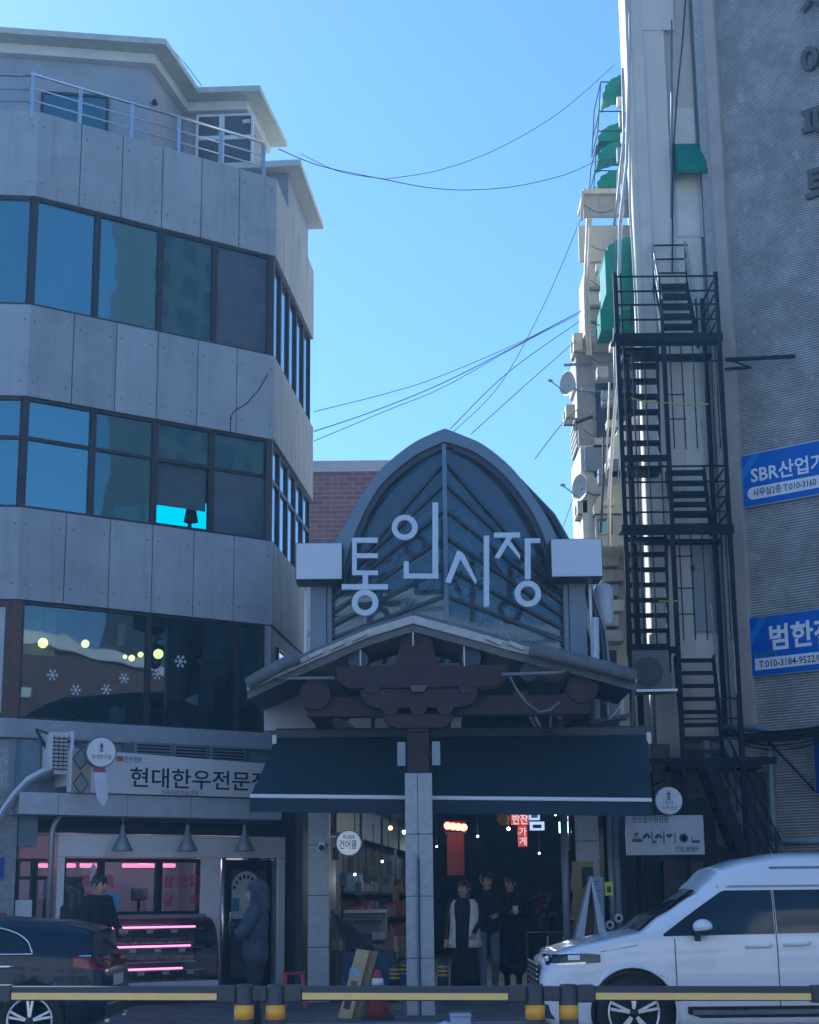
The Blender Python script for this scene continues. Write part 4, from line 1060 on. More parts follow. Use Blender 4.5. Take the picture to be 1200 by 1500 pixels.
for k_, (x_, y_, Y_, lab_) in enumerate(((560, 1262, 28, 'added warm bulb lighting the dried goods stall from deep inside'), (700, 1225, 33, 'added warm bulb lighting the arcade behind the walkers'), (790, 1250, 35, 'added warm bulb lighting the far right side of the arcade'), (640, 1240, 38, 'farthest added warm bulb lighting the arcade end'))):
    lit('bare_bulb', x_, y_, Y_, .02, (1, .8, .55), 6, lab_, group='bare bulbs in the arcade')  # extra bulbs added to brighten the stalls
# red orange bubbled lamp sign
p = at(667, 1211, 26.5)
t = thing('neon_sign', p, 'glowing orange red neon sign above a red banner inside the arcade', 'sign')
for k in range(4):
    MB().ball((p.x - .12 + k * .085, 26.5, p.z + .015 - .01 * k), .06, 10, 6).build('tube_loop', mat('neon_orange', (1, .3, .15), .4, var=0, emit=(1, .2, .1), es=2.2), t, smooth=True)
MB().box(p.x - .17, p.x + .17, 26.55, 26.6, p.z - .06, p.z + .09).build('backing', mat('dark_red_back', (.12, .02, .02), .6), t)
p = at(655, 1222, 26.6); q = at(681, 1282, 26.6)
t = thing('red_banner', ((p.x + q.x) / 2, 26.65, q.z), 'dim red hanging banner below the neon sign', 'banner')
MB().box(p.x, q.x, 26.65, 26.67, q.z, p.z).build('cloth', mat('dim_red_cloth', (.3, .07, .07), .8), t)
MB().bar((p.x - .03, 26.66, p.z + .02), (q.x + .03, 26.66, p.z + .02), .03, .03).build('rod', M_GREY, t)
# red lit stall sign
p = at(748, 1189, 28); q = at(775, 1208, 28)
t = thing('red_stall_sign', ((p.x + q.x) / 2, 28, q.z), 'red lit stall sign with pale lettering hanging in the arcade', 'sign')
MB().box(p.x, q.x, 28, 28.06, q.z, p.z).build('top_panel', mat('red_lit_panel', (.5, .05, .04), .5, var=0, emit=(.8, .06, .04), es=.3), t)
p2 = at(759, 1209, 28); q2 = at(773, 1240, 28)
MB().box(p2.x, q2.x, 28, 28.06, q2.z, p2.z).build('drop_panel', MATS['red_lit_panel'], t)
mw = mat('pale_lit_letter', (.9, .7, .6), .5, var=0, emit=(1, .7, .55), es=.35)
MB().text('반찬', p.x + .03, 27.998, q.z + .02, .2, .02, 1, 'l', (q.x - p.x) * .85).build('lettering', mw, t)
for k, s_ in enumerate('가게'): MB().text(s_, (p2.x + q2.x) / 2, 27.998, p2.z - .16 - k * .16, .15, .015, 1, 'c').build('lettering', mw, t)
for x, y, w_, h_, c, lab in ((783, 1195, .09, .07, (.5, .6, .8), 'pale blue lit card beside the red stall sign'), (787, 1210, .12, .07, (.6, .65, .75), 'white lit card with a dark centre below the pale blue card')):
    p = at(x, y, 27.5); t = thing('lit_card_sign', p, lab, 'sign')
    MB().box(p.x - w_, p.x + w_, 27.5, 27.53, p.z - h_, p.z + h_).build('card', mat('lit_card_%d' % x, c, .5, var=0, emit=c, es=.45), t)
    MB().box(p.x - w_ * .6, p.x + w_ * .6, 27.49, 27.497, p.z - h_ * .5, p.z + h_ * .3).build('print', M_INK if x == 787 else M_SW, t)
p = at(737, 1199, 28.5); t = thing('yellow_bag', (p.x, 28.5, p.z - .12), 'dull yellow bag hanging beside the red stall sign', 'bag')
MB().ball((p.x, 28.5, p.z), (.11, .08, .12), 10, 7).build('sack', mat('dull_yellow', (.35, .28, .06), .8), t, smooth=True)
MB().tube([(p.x, 28.5, p.z + .11), (p.x, 28.5, p.z + .5)], .008, 5).build('strap', M_BLACK, t)
# round dried goods sign
c = at(511, 1235, 22.9)
t = thing('round_hanging_sign', c, 'round white hanging sign with red 건어물 lettering on a bracket', 'sign')
MB().lathe([(.165, 0), (.175, .02), (.175, .08), (.165, .1)], (c.x, c.y, c.z), 32, 'y').build('disc', M_ALU, t)
MB().lathe([(.163, -.004), (.163, -.001)], (c.x, c.y, c.z), 32, 'y').build('face', mat('round_sign_face', (.75, .76, .74), .4, emit=(.8, .82, .8), es=.12, var=.02), t)
MB().text('건어물', c.x - .01, c.y - .006, c.z - .07, .13, .01, 1, 'c', .24).build('lettering', mat('crimson_ink', (.22, .02, .04), .5, var=0), t)
MB().text('특산품점', c.x, c.y - .006, c.z + .06, .06, .008, 1, 'c', .16).build('lettering', M_INK, t)
MB().tube([(c.x - .17, c.y + .05, c.z + .09), (c.x - .32, c.y + .2, c.z + .09)], .015, 6).build('arm', M_OFFW, t)
# left stall: slanted glass case, blue crates, boxes
p = at(502, 1341, 24.6); q = at(566, 1372, 24.2)
t = thing('dried_fish_case', ((p.x + q.x) / 2, 24.6, .15), 'slanted glass topped stall case of dried fish left of the centre column', 'display case')
MB().prism([(24.1, .152), (25.2, .152), (25.2, p.z), (24.9, p.z + .03), (24.1, q.z - .1)], p.x, q.x, 'x').build('body', mat('case_grey', (.16, .17, .18), .4), t, bevel=.01)
MB().box(p.x, q.x, 24.86, 24.95, p.z + .03, p.z + .075).build('top_rail', mat('pale_trim', (.5, .5, .45), .4), t)
for j in range(7):
    for k in range(2):
        f_ = (k + .5) / 2; yy = 24.15 + .7 * f_; zz_ = (q.z - .1) + (p.z + .13 - q.z) * (yy - 24.1) / .8
        MB().ball((p.x + .05 + j * .08, yy, zz_ + .02), (.032, .14, .02), 8, 5).build('dried_fish', mat('dried_fish', (.28, .24, .2), .5, var=.3, scale=20), t, smooth=True)
CR = [(500, 1390, 23.55, .42, .3, 'navy'), (535, 1392, 23.6, .4, .3, 'navy'), (505, 1425, 23.45, .46, .32, 'blue'), (552, 1425, 23.5, .4, .32, 'blue')]
LAB = ['navy crate stacked on the blue one beside the granite pillar', 'navy crate stacked behind the leaning boards', 'blue crate at the foot of the granite pillar', 'blue crate on the ground behind the traffic cone']
for (x, y, Y, w_, h_, cc), lab in zip(CR, LAB):
    p = at(x, y, Y); z0 = .151 if y > 1400 else .151 + .33
    t = thing('plastic_crate', (p.x + w_ / 2, Y + .2, z0), lab, 'crate', 'crates at the dried goods stall')
    m_ = mat('crate_' + cc, (.02, .06, .2) if cc == 'blue' else (.025, .05, .13), .5, var=.2)
    MB().box(p.x, p.x + w_, Y, Y + .02, z0, z0 + h_).box(p.x, p.x + w_, Y + .38, Y + .4, z0, z0 + h_).box(p.x, p.x + .02, Y + .021, Y + .379, z0, z0 + h_).box(p.x + w_ - .02, p.x + w_, Y + .021, Y + .379, z0, z0 + h_).box(p.x + .021, p.x + w_ - .021, Y + .021, Y + .379, z0, z0 + .02).build('shell', m_, t)
    for k in range(4): MB().box(p.x + .04 + k * (w_ - .08) / 4, p.x + .07 + k * (w_ - .08) / 4, Y - .01, Y - .002, z0 + .03, z0 + h_ - .05).build('rib', m_, t)
    MB().box(p.x - .01, p.x + w_ + .01, Y - .015, Y + .415, z0 + h_, z0 + h_ + .02).build('rim', m_, t)
BX = [(486, 1376, 24.0, .26, .16, 'cardboard box beside the granite pillar above the crates', (.2, .15, .1)), (562, 1372, 24.0, .34, .22, 'brown carton between the fish case and the centre column', (.17, .11, .08)), (566, 1396, 23.9, .3, .2, 'dull carton lowest of the stack beside the centre column', (.14, .12, .11)), (545, 1366, 23.9, .2, .1, 'grey tray box on the front of the fish case', (.3, .31, .32))]
for x, y, Y, w_, h_, lab, c in BX:
    p = at(x, y, Y); t = thing('carton', (p.x + w_ / 2, Y + .15, p.z - h_), lab, 'box', 'cartons at the dried goods stall')
    MB().box(p.x, p.x + w_, Y, Y + .3, p.z - h_, p.z).build('body', mat('carton_%d' % x, c, .8, var=.15), t, bevel=.006)
    MB().box(p.x + w_ * .42, p.x + w_ * .58, Y - .003, Y - .001, p.z - h_, p.z).build('tape', mat('parcel_tape', (.3, .24, .15), .4), t)
# propped poles and racks in the left stall
for k in range(5):
    a = at(486 + k * 6, 1335 + k * 5, 24.1 + k * .05); b = at(512 + k * 12, 1395 + k * 2, 23.8)
    o = MB().bar(a, b, .03, .05).build('leaning_slat', mat('dark_slat', (.07, .07, .08), .6), base=tuple(b)); props(o, 'dark slat leaning against the dried goods stall', 'slat', 'slats leaning at the dried goods stall')
for k in range(9):
    x = 492 + k * 11; p = at(x, 1250 + (k * 37) % 60, 25.3)
    t = thing('hanging_packet', p, 'dim packet hanging in the dried goods stall', 'packet', 'packets hanging in the dried goods stall')
    MB().box(p.x - .05, p.x + .05, 25.3, 25.34, p.z - .1 - .02 * (k % 3), p.z + .08).build('packet', mat('packet_%d' % (k % 3), [(.16, .15, .14), (.1, .12, .14), (.2, .15, .1)][k % 3], .5), t, bevel=.01)
    MB().tube([(p.x, 25.32, p.z + .08), (p.x, 25.32, p.z + .5)], .005, 5).build('string', M_DARK, t)
# ================================================================== apartment block on the right
YR = 26.0
XR0 = 3.86; XR1 = 5.02
apt = thing('apartment_block', (4.6, YR, .15), 'tall old apartment block with a pale end wall and rough grey ribbed facade', 'building')
M_BEIGE = mat('weathered_beige_render', (.72, .63, .53), .85, var=.0, scale=.9, c2=(.6, .53, .45), bump=.2, stretch=(2.2, 2.2, .5))
M_CREAMW = mat('cream_render', (.62, .58, .49), .85, var=.14, scale=1.5, bump=.2)
M_ROUGH = mat('exposed_aggregate', (.42, .39, .36), .9, var=.25, scale=22, bump=.6, bscale=60)
M_TAN = mat('tan_pilaster', (.42, .35, .3), .8, var=.12, scale=2)
def ribbed():
    m = bpy.data.materials.new('ribbed_grey_tile'); m.use_nodes = True
    n = m.node_tree.nodes; l = m.node_tree.links; b = n['Principled BSDF']; b.inputs['Roughness'].default_value = .8
    tc = n.new('ShaderNodeTexCoord'); sp_ = n.new('ShaderNodeSeparateXYZ'); l.new(tc.outputs['Object'], sp_.inputs[0])
    nz = n.new('ShaderNodeTexNoise'); nz.inputs['Scale'].default_value = 1.7; nz.inputs['Detail'].default_value = 9; nz.inputs['Roughness'].default_value = .72
    l.new(tc.outputs['Object'], nz.inputs['Vector'])
    n2 = n.new('ShaderNodeTexNoise'); n2.inputs['Scale'].default_value = 14; n2.inputs['Detail'].default_value = 4; l.new(tc.outputs['Object'], n2.inputs['Vector'])
    ad = n.new('ShaderNodeMath'); ad.operation = 'MULTIPLY_ADD'; ad.inputs[1].default_value = .012; l.new(n2.outputs['Fac'], ad.inputs[0]); l.new(sp_.outputs['Z'], ad.inputs[2])
    sn = n.new('ShaderNodeMath'); sn.operation = 'MULTIPLY'; sn.inputs[1].default_value = 2 * math.pi / .042; l.new(ad.outputs[0], sn.inputs[0])
    s2 = n.new('ShaderNodeMath'); s2.operation = 'SINE'; l.new(sn.outputs[0], s2.inputs[0])
    rp = n.new('ShaderNodeValToRGB'); e = rp.color_ramp.elements; e[0].position = .42; e[0].color = (.38, .35, .32, 1); e[1].position = .68; e[1].color = (.58, .55, .51, 1)
    l.new(nz.outputs['Fac'], rp.inputs[0])
    mr = n.new('ShaderNodeMapRange'); mr.inputs[1].default_value = -1; mr.inputs[2].default_value = 1; mr.inputs[3].default_value = .45; mr.inputs[4].default_value = 1.1; l.new(s2.outputs[0], mr.inputs[0])
    mx = n.new('ShaderNodeMix'); mx.data_type = 'RGBA'; mx.blend_type = 'MULTIPLY'; mx.inputs[0].default_value = 1; l.new(rp.outputs[0], mx.inputs[6]); l.new(mr.outputs[0], mx.inputs[7])
    n4 = n.new('ShaderNodeTexNoise'); n4.inputs['Scale'].default_value = 4.5; n4.inputs['Detail'].default_value = 6; n4.inputs['Roughness'].default_value = .7; l.new(tc.outputs['Object'], n4.inputs['Vector'])
    m4 = n.new('ShaderNodeMapRange'); m4.inputs[1].default_value = .6; m4.inputs[2].default_value = .68; m4.inputs[3].default_value = 0; m4.inputs[4].default_value = .55; l.new(n4.outputs['Fac'], m4.inputs[0])
    x4 = n.new('ShaderNodeMix'); x4.data_type = 'RGBA'; x4.inputs[7].default_value = (.62, .6, .57, 1); l.new(m4.outputs[0], x4.inputs[0]); l.new(mx.outputs[2], x4.inputs[6]); l.new(x4.outputs[2], b.inputs['Base Color'])
    bp = n.new('ShaderNodeBump'); bp.inputs['Strength'].default_value = .7; bp.inputs['Distance'].default_value = .012; l.new(s2.outputs[0], bp.inputs['Height']); l.new(bp.outputs[0], b.inputs['Normal'])
    return m
M_RIB = ribbed()
ZTOP = 24.0
# end wall facing the street (left strip, recess, right strip)
xg = at(985, 300, YR).x
MB().box(XR0, xg, YR, YR + .3, .15, ZTOP).build('end_wall', M_BEIGE, apt)
MB().box(xg + .0, XR1, YR + .12, YR + .4, .15, ZTOP).build('end_wall', M_BEIGE, apt)
zz = at(985, 155, YR).z
MB().box(xg + .02, XR1 - .01, YR + .085, YR + .118, 5.2, zz).build('wall_patch', mat('pale_render', (.74, .7, .6), .85, var=.1, scale=2), apt)
p = at(928, 45, YR).z
MB().box(XR0 - .005, XR1 - .3, YR - .02, YR - .002, p, ZTOP).build('wall_patch', M_BEIGE, apt)
MB().box(XR0 + .0, XR0 + .11, YR - .03, YR + .05, .15, ZTOP - .5).build('corner_pipe', M_CREAMW, apt, bevel=.02)
# pilaster and ribbed facade
pcf = at(1088, 700, 25.4)
FG = Frame((pcf.x, pcf.y), -41)
MB().prism([(XR1, YR - .25), (XR1 + .26, YR - .55), (XR1 + .5, YR - .2), (XR1 + .1, YR + .4)], .15, ZTOP, 'z').build('pilaster', M_ROUGH, apt)
MB(FG.M).box(-.2, .02, -.10, .3, .15, ZTOP).build('pilaster', M_TAN, apt, bevel=.01)
MB(FG.M).box(.02, 9, .0, .3, .15, ZTOP).build('facade', M_RIB, apt)
# alley wall
AW = Frame((XR0, YR), -97.5)             # u toward the camera, negative u goes up the alley
MB(AW.M).box(-8.6, -.0, .02, .3, .15, ZTOP + 2).build('alley_wall', M_CREAMW, apt)
MB().prism([(XR0 + .3, YR + .5), (14, YR + .5), (14, YR + 8.4), (XR0 + 1.4, YR + 8.4)], .15, ZTOP - .3, 'z').build('core', M_BEIGE, apt)
def xwall(Y): return XR0 + math.tan(R(7.5)) * (Y - YR)
# small window under the green awning
def green_awning(x0, x1, y0, y1, Y, parent=apt, out=.5):
    """curved cloth hood with scalloped edge, on the wall facing the street"""
    a = at(x0, y0, Y); b = at(x1, y1, Y)
    rows = []
    for j in range(7):
        t = j / 6; rows.append([(a.x + (b.x - a.x) * i / 8, Y - out * math.sin(t * math.pi / 2), a.z + (b.z - a.z) * (1 - math.cos(t * math.pi / 2)) - (.03 if j == 6 and i % 2 else 0)) for i in range(9)])
    m_ = mat('green_awning_cloth', (.01, .17, .11), .65, var=.15, scale=6)
    o = MB().grid(rows).build('window_awning', m_, parent, smooth=True)
    md = o.modifiers.new('solid', 'SOLIDIFY'); md.thickness = .008
    for xx in (a.x, b.x):
        MB().add([(xx, Y - out * math.sin(j / 6 * math.pi / 2), a.z + (b.z - a.z) * (1 - math.cos(j / 6 * math.pi / 2))) for j in range(7)] + [(xx, Y, b.z)], [tuple(range(8))]).build('window_awning_cheek', m_, o)
    return o
green_awning(986, 1034, 213, 268, YR + .1, out=.45)
z0 = at(1000, 345, YR).z; z1 = at(1000, 250, YR).z
window(Frame((0, YR + .06), 0), at(990, 300, YR).x, at(1030, 300, YR).x, z0, z1, G_SCREEN, apt, d0=.0, d1=.055, material=M_OFFW)
# grey door behind the stair
z0 = at(1025, 925, YR).z; z1 = at(1025, 790, YR).z
dr = MB().box(at(997, 850, YR).x, at(1052, 850, YR).x, YR + .03, YR + .083, z0, z1).build('door', mat('pale_grey_door', (.3, .31, .32), .5), apt, bevel=.006)
MB().box(at(1005, 830, YR).x, at(1018, 830, YR).x, YR + .015, YR + .03, at(1010, 836, YR).z, at(1010, 828, YR).z).build('handle', M_BLACK, dr)
# vertical pipes on the end wall
def vpipe(pts, Y, r, m_, nm='pipe', par=apt): return MB().tube([at(x, y, Y) for x, y in pts], r, 8).build(nm, m_, par, smooth=True)
vpipe([(1028, -10), (1032, 150), (1038, 300), (1047, 480)], YR - .1, .018, M_BLACK, 'cable')
vpipe([(1005, -10), (1000, 60), (992, 140), (986, 230), (985, 400)], YR - .05, .014, M_DARK, 'cable')
vpipe([(984, 30), (984, 320)], YR - .01, .02, M_GREY)
vpipe([(916, -10), (921, 120), (918, 240), (908, 330), (907, 460)], YR - .1, .03, M_OFFW)
vpipe([(922, -5), (923, 300), (933, 470), (940, 800)], YR - .08, .02, M_CREAMW)
# signs on the facade
def blue_sign(tl_, bl_, len_, title, line, label, cap=None):
    a = FG.hit(*tl_, -.08); b = FG.hit(*bl_, -.08)
    z0, z1 = b[1], a[1]; u0 = a[0]
    t = thing('blue_banner_sign', FG.w(u0 + len_ / 2, -.04, z0), label, 'sign')
    MB(FG.M).box(u0, u0 + len_, -.08, -.01, z0, z1).build('frame', M_ALU, t)
    MB(FG.M).box(u0 + .015, u0 + len_ - .015, -.086, -.081, z0 + .015, z1 - .015).build('banner', mat('banner_blue', (.008, .1, .48), .45, var=.04), t)
    h = z1 - z0
    MB(FG.M).add([(u0 + .02, -.0875, z1 - .28 * h), (u0 + .02, -.0875, z1 - .5 * h), (u0 + .34, -.0875, z1 - .02), (u0 + .2, -.0875, z1 - .02)], [(0, 1, 2, 3)]).build('stripe', mat('banner_light_blue', (.03, .2, .55), .45), t)
    for s_, uu, zz_, size, mm_, dd, bold in title:
        MB(FG.M).text(s_, u0 + uu, -.09 if dd is None else dd, z0 + zz_ * h, size, bold).build('lettering', mm_, t)
    return t, u0, z0, h
t, u0, z0, h = blue_sign((1085, 668), (1088, 745), 3.2, [('SBR산업가스', .17, .46, .30, M_SW, None, .022)], None, 'blue banner sign with white SBR lettering above the other blue sign')
pl = [(u0 + .12 + .075 * (1 - math.cos(a)), z0 + .22 * h + .075 * math.sin(a)) for a in [math.pi * (k / 8 - .5) for k in range(9)]]
MB(FG.M).box(u0 + .19, u0 + 2.9, -.0895, -.0875, z0 + .13 * h, z0 + .36 * h).lathe([(.1, -.0896), (.1, -.0876)], (u0 + .19, 0, z0 + .245 * h), 20, 'y').build('white_strip', M_SW, t)
MB(FG.M).text('사무실2층 T:010-3160', u0 + .19, -.091, z0 + .185 * h, .145, .012, 1.0, 'l', 1.12 * .98).build('lettering', M_INK, t)
t, u0, z0, h = blue_sign((1096, 905), (1099, 993), 3.2, [('범한전', .36, .45, .42, M_SW, None, .028)], None, 'blue banner sign with white 범한 lettering below the other blue sign')
MB(FG.M).box(u0 + .08, u0 + 2.9, -.0895, -.0875, z0 + .11 * h, z0 + .30 * h).build('white_strip', M_SW, t)
MB(FG.M).box(u0 + .08, u0 + .47, -.0892, -.0872, z0 + .30 * h, z0 + .40 * h).build('light_tab', MATS['banner_light_blue'], t)
MB(FG.M).text('사무실2층', u0 + .12, -.0905, z0 + .325 * h, .075, .006).build('lettering', M_INK, t)
MB(FG.M).text('T:010-3184-9522/0', u0 + .15, -.091, z0 + .145 * h, .15, .012, 1, 'l', 1.06).build('lettering', M_INK, t)
# dark blue projecting sign at the far right
a = FG.hit(1188, 1063, -.25); b = FG.hit(1191, 1165, -.25)
t = thing('dark_blue_sign', FG.w(a[0] + .4, -.25, b[1]), 'dark blue sign board low on the ribbed facade beside the pale pipe', 'sign')
MB(FG.M).box(a[0], a[0] + .9, -.25, -.12, b[1], a[1]).build('frame', M_ALU, t, bevel=.006)
MB(FG.M).box(a[0] + .02, a[0] + .88, -.256, -.251, b[1] + .02, a[1] - .02).build('face', mat('deep_blue_face', (.01, .025, .16), .4), t)
# bronze building name
M_BRZ = mat('bronze_letter', (.12, .1, .085), .5, .4, var=.2)
for s_, x, y, mm_ in (('효', 1172, -62, M_BRZ), ('자', 1173, 22, M_BRZ), ('아', 1174, 112, M_BRZ), ('파', 1175, 202, M_BRZ), ('트', 1180, 292, M_BRZ)):
    u, z = FG.hit(x, y, -.09)
    tx = MB(FG.M)
    for k in range(5): tx.text(s_, u, -.09 + k * .02, z, .62, .03)
    tx.build('name_letter', mm_, apt)
# pale green pipe, cable tray, braces
def gl_(x, y, d=-.12): u, z = FG.hit(x, y, d); return (u, d, z)
MB(FG.M).tube([gl_(1062, 1066), gl_(1110, 1066), gl_(1122, 1070), gl_(1128, 1085), gl_(1130, 1150), gl_(1133, 1215), gl_(1140, 1228), gl_(1150, 1232), gl_(1215, 1232)], .05, 12).build('drain_pipe', mat('pale_green_pipe', (.2, .25, .26), .5), apt, smooth=True)
MB(FG.M).box(-.35, 4, -.3, -.14, gl_(1150, 1082, -.3)[2], gl_(1150, 1070, -.3)[2]).build('cable_tray', M_BLACK, apt)
for k in range(5):
    m = MB(FG.M); a = gl_(1062, 1068 + k * 3, -.33); b = gl_(1210, 1062 + k * 5, -.35); hang(m, a, b, .06 + .03 * k, .012); m.build('cable', M_BLACK, apt)
MB(FG.M).bar(gl_(1125, 1085, -.2), gl_(1205, 1170, -.2), .03, .03).build('brace', M_BLACK, apt)
MB(FG.M).bar(gl_(1075, 1090, -.3), gl_(1122, 1150, -.3), .03, .03).build('brace', M_BLACK, apt)
u, z = FG.hit(1076, 1130, -.16)
t = thing('red_notice_plate', FG.w(u, -.13, z - .14), 'small red and white notice plate on the tan pilaster', 'sign')
MB(FG.M).box(u - .1, u + .1, -.16, -.105, z - .14, z + .14).build('plate', M_OFFW, t)
MB(FG.M).box(u - .09, u + .09, -.165, -.161, z - .0, z + .13).build('red_half', mat('notice_red', (.35, .05, .08), .5), t)

# ================================================================== fire escape
Y0, Y1 = 24.7, 25.9
M_ESC = mat('black_escape_steel', (.006, .008, .012), .6, .0, var=.3, scale=5, spec=.2)
fe = thing('fire_escape', (4.2, 25.3, .15), 'black steel fire escape stair zigzagging up the pale end wall', 'stair')
xa, xm_, xb = at(911, 650, Y0).x, at(979, 650, Y0).x, at(1062, 650, Y0).x
z10, z8, z7, z5 = 10.2, 8.22, 7.08, 5.2
def fbar(p, q, w_=.03, nm='railing_bar', h=None): return MB().bar(p, q, w_, h or w_).build(nm, M_ESC, fe)
ztp = at(905, 400, Y0).z
for x, y, zt in ((xa, Y0, ztp), (xm_, Y0, z10), (xb, Y0, ztp), (xa + .3, Y1, z10), (xb, Y1, ztp)):
    MB().box(x - .035, x + .035, y - .035, y + .035, .15, zt).build('column', M_ESC, fe, bevel=.004)
fbar((xa + .09, Y0 + .02, .2), (xa + .09, Y0 + .02, ztp), .025)
for z, b in ((z10, xb), (z7, xb)):
    MB().box(xa - .06, b + .06, Y0, Y0 + .42, z - .05, z).build('platform', M_ESC, fe)
    MB().box(xa - .06, b + .06, Y0 - .03, Y0 - .002, z - .13, z + .02).build('platform_edge', M_ESC, fe)
    MB().box(xa + .2, b + .06, Y1 - .25, Y1, z - .05, z).build('platform', M_ESC, fe)
for z in (z8, z5):
    MB().box(xa + .15, xm_, Y1 - .55, Y1, z - .06, z).build('platform', M_ESC, fe)
    MB().box(xa, xm_ , Y0 - .02, Y0 + .03, z - .1, z).build('platform_edge', M_ESC, fe)
def flight(x0, x1, ya, za, yb, zb, n):
    for xx in (x0, x1): MB().bar((xx, ya, za - .04), (xx, yb, zb - .04), .03, .16).build('stringer', M_ESC, fe)
    for i in range(n):
        t = (i + .5) / n; y = ya + (yb - ya) * t; z = za + (zb - za) * t
        MB().box(x0 + .016, x1 - .016, y - .12, y + .12, z - .02, z + .015).build('tread', M_ESC, fe)
        MB().box(x0 + .016, x1 - .016, y - .125, y - .121, z - .05, z + .015).build('riser_lip', M_ESC, fe)
la, lb = xa + .06, xm_ - .04
ra, rb = xm_ + .08, xm_ + .68
flight(la, lb, Y1 - .5, z8, Y0 + .4, z10, 8)
flight(ra, rb, Y0 + .4, z7, Y1 - .4, z8, 6)
flight(la, lb, Y1 - .5, z5, Y0 + .4, z7, 8)
flight(ra, rb, Y0 + .4, 3.55, Y1 - .4, z5, 8)
flight(ra, rb - .05, Y0 + .4, z10, Y1 + .0, z10 + 1.35, 6)
# railings
for zb_, dz in ((z10, (.98, .73, .5, .25)), (z7, (.95, .7, .45, .22))):
    for h in dz:
        fbar((xa, Y0 - .01, zb_ + h), (xb, Y0 - .01, zb_ + h), .026)
        fbar((xb, Y0, zb_ + h), (xb, Y1, zb_ + h), .024)
    for x in (xa + .02, xm_ - .02, xb): fbar((x, Y0 - .01, zb_), (x, Y0 - .01, zb_ + dz[0]), .03, 'railing_post')
for k in range(3):
    x = xa + .22 + k * .19
    fbar((x, Y0 - .01, z8), (x, Y0 - .01, z10 - .1), .02, 'baluster'); fbar((x, Y0 - .01, z5 - .4), (x, Y0 - .01, z7 - .1), .02, 'baluster'); fbar((x, Y0 - .01, z7), (x, Y0 - .01, z8), .018, 'baluster')
for k in range(5):
    x = xm_ + .1 + k * .18
    fbar((x, Y0 + .02, z8 + .1), (x, Y0 + .02, z10 - .1), .018, 'baluster'); fbar((x, Y0 + .02, z5 + .1), (x, Y0 + .02, z7 - .1), .018, 'baluster')
for z in (9.2, 8.8, 9.75, 6.6, 6.1, 5.7): fbar((xm_, Y0 + .0, z), (xm_ + .3 if z < 9.5 else xb, Y0 + .0, z), .018)
# handrails: sunlight on the rails put into a pale warm colour
M_RAILB = mat('sunlit_handrail_tone', (.5, .46, .36), .35, .6, var=.3, scale=12)
for x in (ra - .0, rb - .05):
    for dz in (.75, .45):
        MB().tube([(x, Y0 + .42, z10 + dz), (x, Y1 - .05, z10 + 1.3 + dz)], .02, 8).build('handrail', M_RAILB, fe)
    fbar((x, Y0 + .42, z10), (x, Y0 + .42, z10 + .75), .026, 'railing_post'); fbar((x, Y1 - .05, z10 + 1.2), (x, Y1 - .05, z10 + 2.05), .026, 'railing_post')
for h in (.15, .4, .65): fbar((ra, Y1 - .03, z10 + 1.35 + h), (rb, Y1 - .03, z10 + 1.35 + h), .024)
for x in (lb, rb):
    MB().tube([(x, Y0 + .4, z7 + .8), (x, Y1 - .4, z8 + .8)], .016, 8).build('handrail', M_RAILB, fe)
    MB().tube([(x, Y0 + .4, 3.6 + .8), (x, Y1 - .4, z5 + .8)], .016, 8).build('handrail', M_RAILB, fe)
# yellow black tape
mt = mat('hazard_tape_yellow', (.5, .4, .05), .6)
m = MB(); hang(m, at(925, 583, Y0 - .03), at(978, 590, Y0 - .03), .03, .012); m.build('tape', mt, fe)
m = MB(); hang(m, at(978, 590, Y0 - .03), at(1038, 592, Y0 - .03), .02, .012); m.build('tape', mt, fe)
m = MB(); hang(m, at(965, 880, Y0 - .03), at(995, 880, Y0 - .03), .01, .012); m.build('tape', mt, fe)
# projecting arm, lower landing beams and the ground flight
MB().bar(at(1063, 527, Y0 + .2), at(1165, 522, Y0 - .3), .07, .05).build('sign_arm', M_ESC, fe)
MB().bar(at(1063, 541, Y0 + .2), at(1100, 538, Y0 - .1), .05, .04).build('sign_arm', M_ESC, fe)
MB().bar(at(1068, 527, Y0 + .2), at(1100, 538, Y0 - .1), .04, .03).build('sign_arm', M_ESC, fe)
MB().box(xa - .1, xb + .5, Y0 - .05, Y0 + .05, 3.42, 3.52).build('platform_edge', M_ESC, fe)
MB().box(xm_ - .2, xb + .3, Y0, Y1, 3.36, 3.42).build('platform', M_ESC, fe)
for h in (.3, .6, .9): fbar((xm_, Y0 - .03, 3.5 + h), (xb, Y0 - .03, 3.5 + h), .026)
pa, pb = at(1040, 1120, 24.2), at(1115, 1262, 24.2)
for dy in (0, .6):
    MB().bar((pa.x, 24.2 + dy, pa.z), (pb.x, 24.2 + dy, pb.z - .6), .04, .18).build('stringer', M_ESC, fe)
    MB().bar((pa.x + .3, 24.2 + dy, pa.z + .35), (pb.x + .3, 24.2 + dy, pb.z + .3), .03, .03).build('railing_bar', M_ESC, fe)
    MB().bar((pa.x + .3, 24.2 + dy, pa.z - .05), (pb.x + .3, 24.2 + dy, pb.z - .1), .025, .025).build('railing_bar', M_ESC, fe)
    for f_ in (.1, .5, .9):
        x = pa.x + .3 + (pb.x - pa.x) * f_; z = pa.z + .35 + (pb.z - pa.z - .05) * f_
        MB().bar((x, 24.2 + dy, z - .9), (x, 24.2 + dy, z), .028, .028).build('railing_post', M_ESC, fe)
for i in range(8):
    f_ = (i + .5) / 8; MB().box(pa.x + (pb.x - pa.x) * f_ - .12, pa.x + (pb.x - pa.x) * f_ + .12, 24.23, 24.77, pa.z + (pb.z - .6 - pa.z) * f_ - .02, pa.z + (pb.z - .6 - pa.z) * f_ + .02).build('tread', M_ESC, fe)

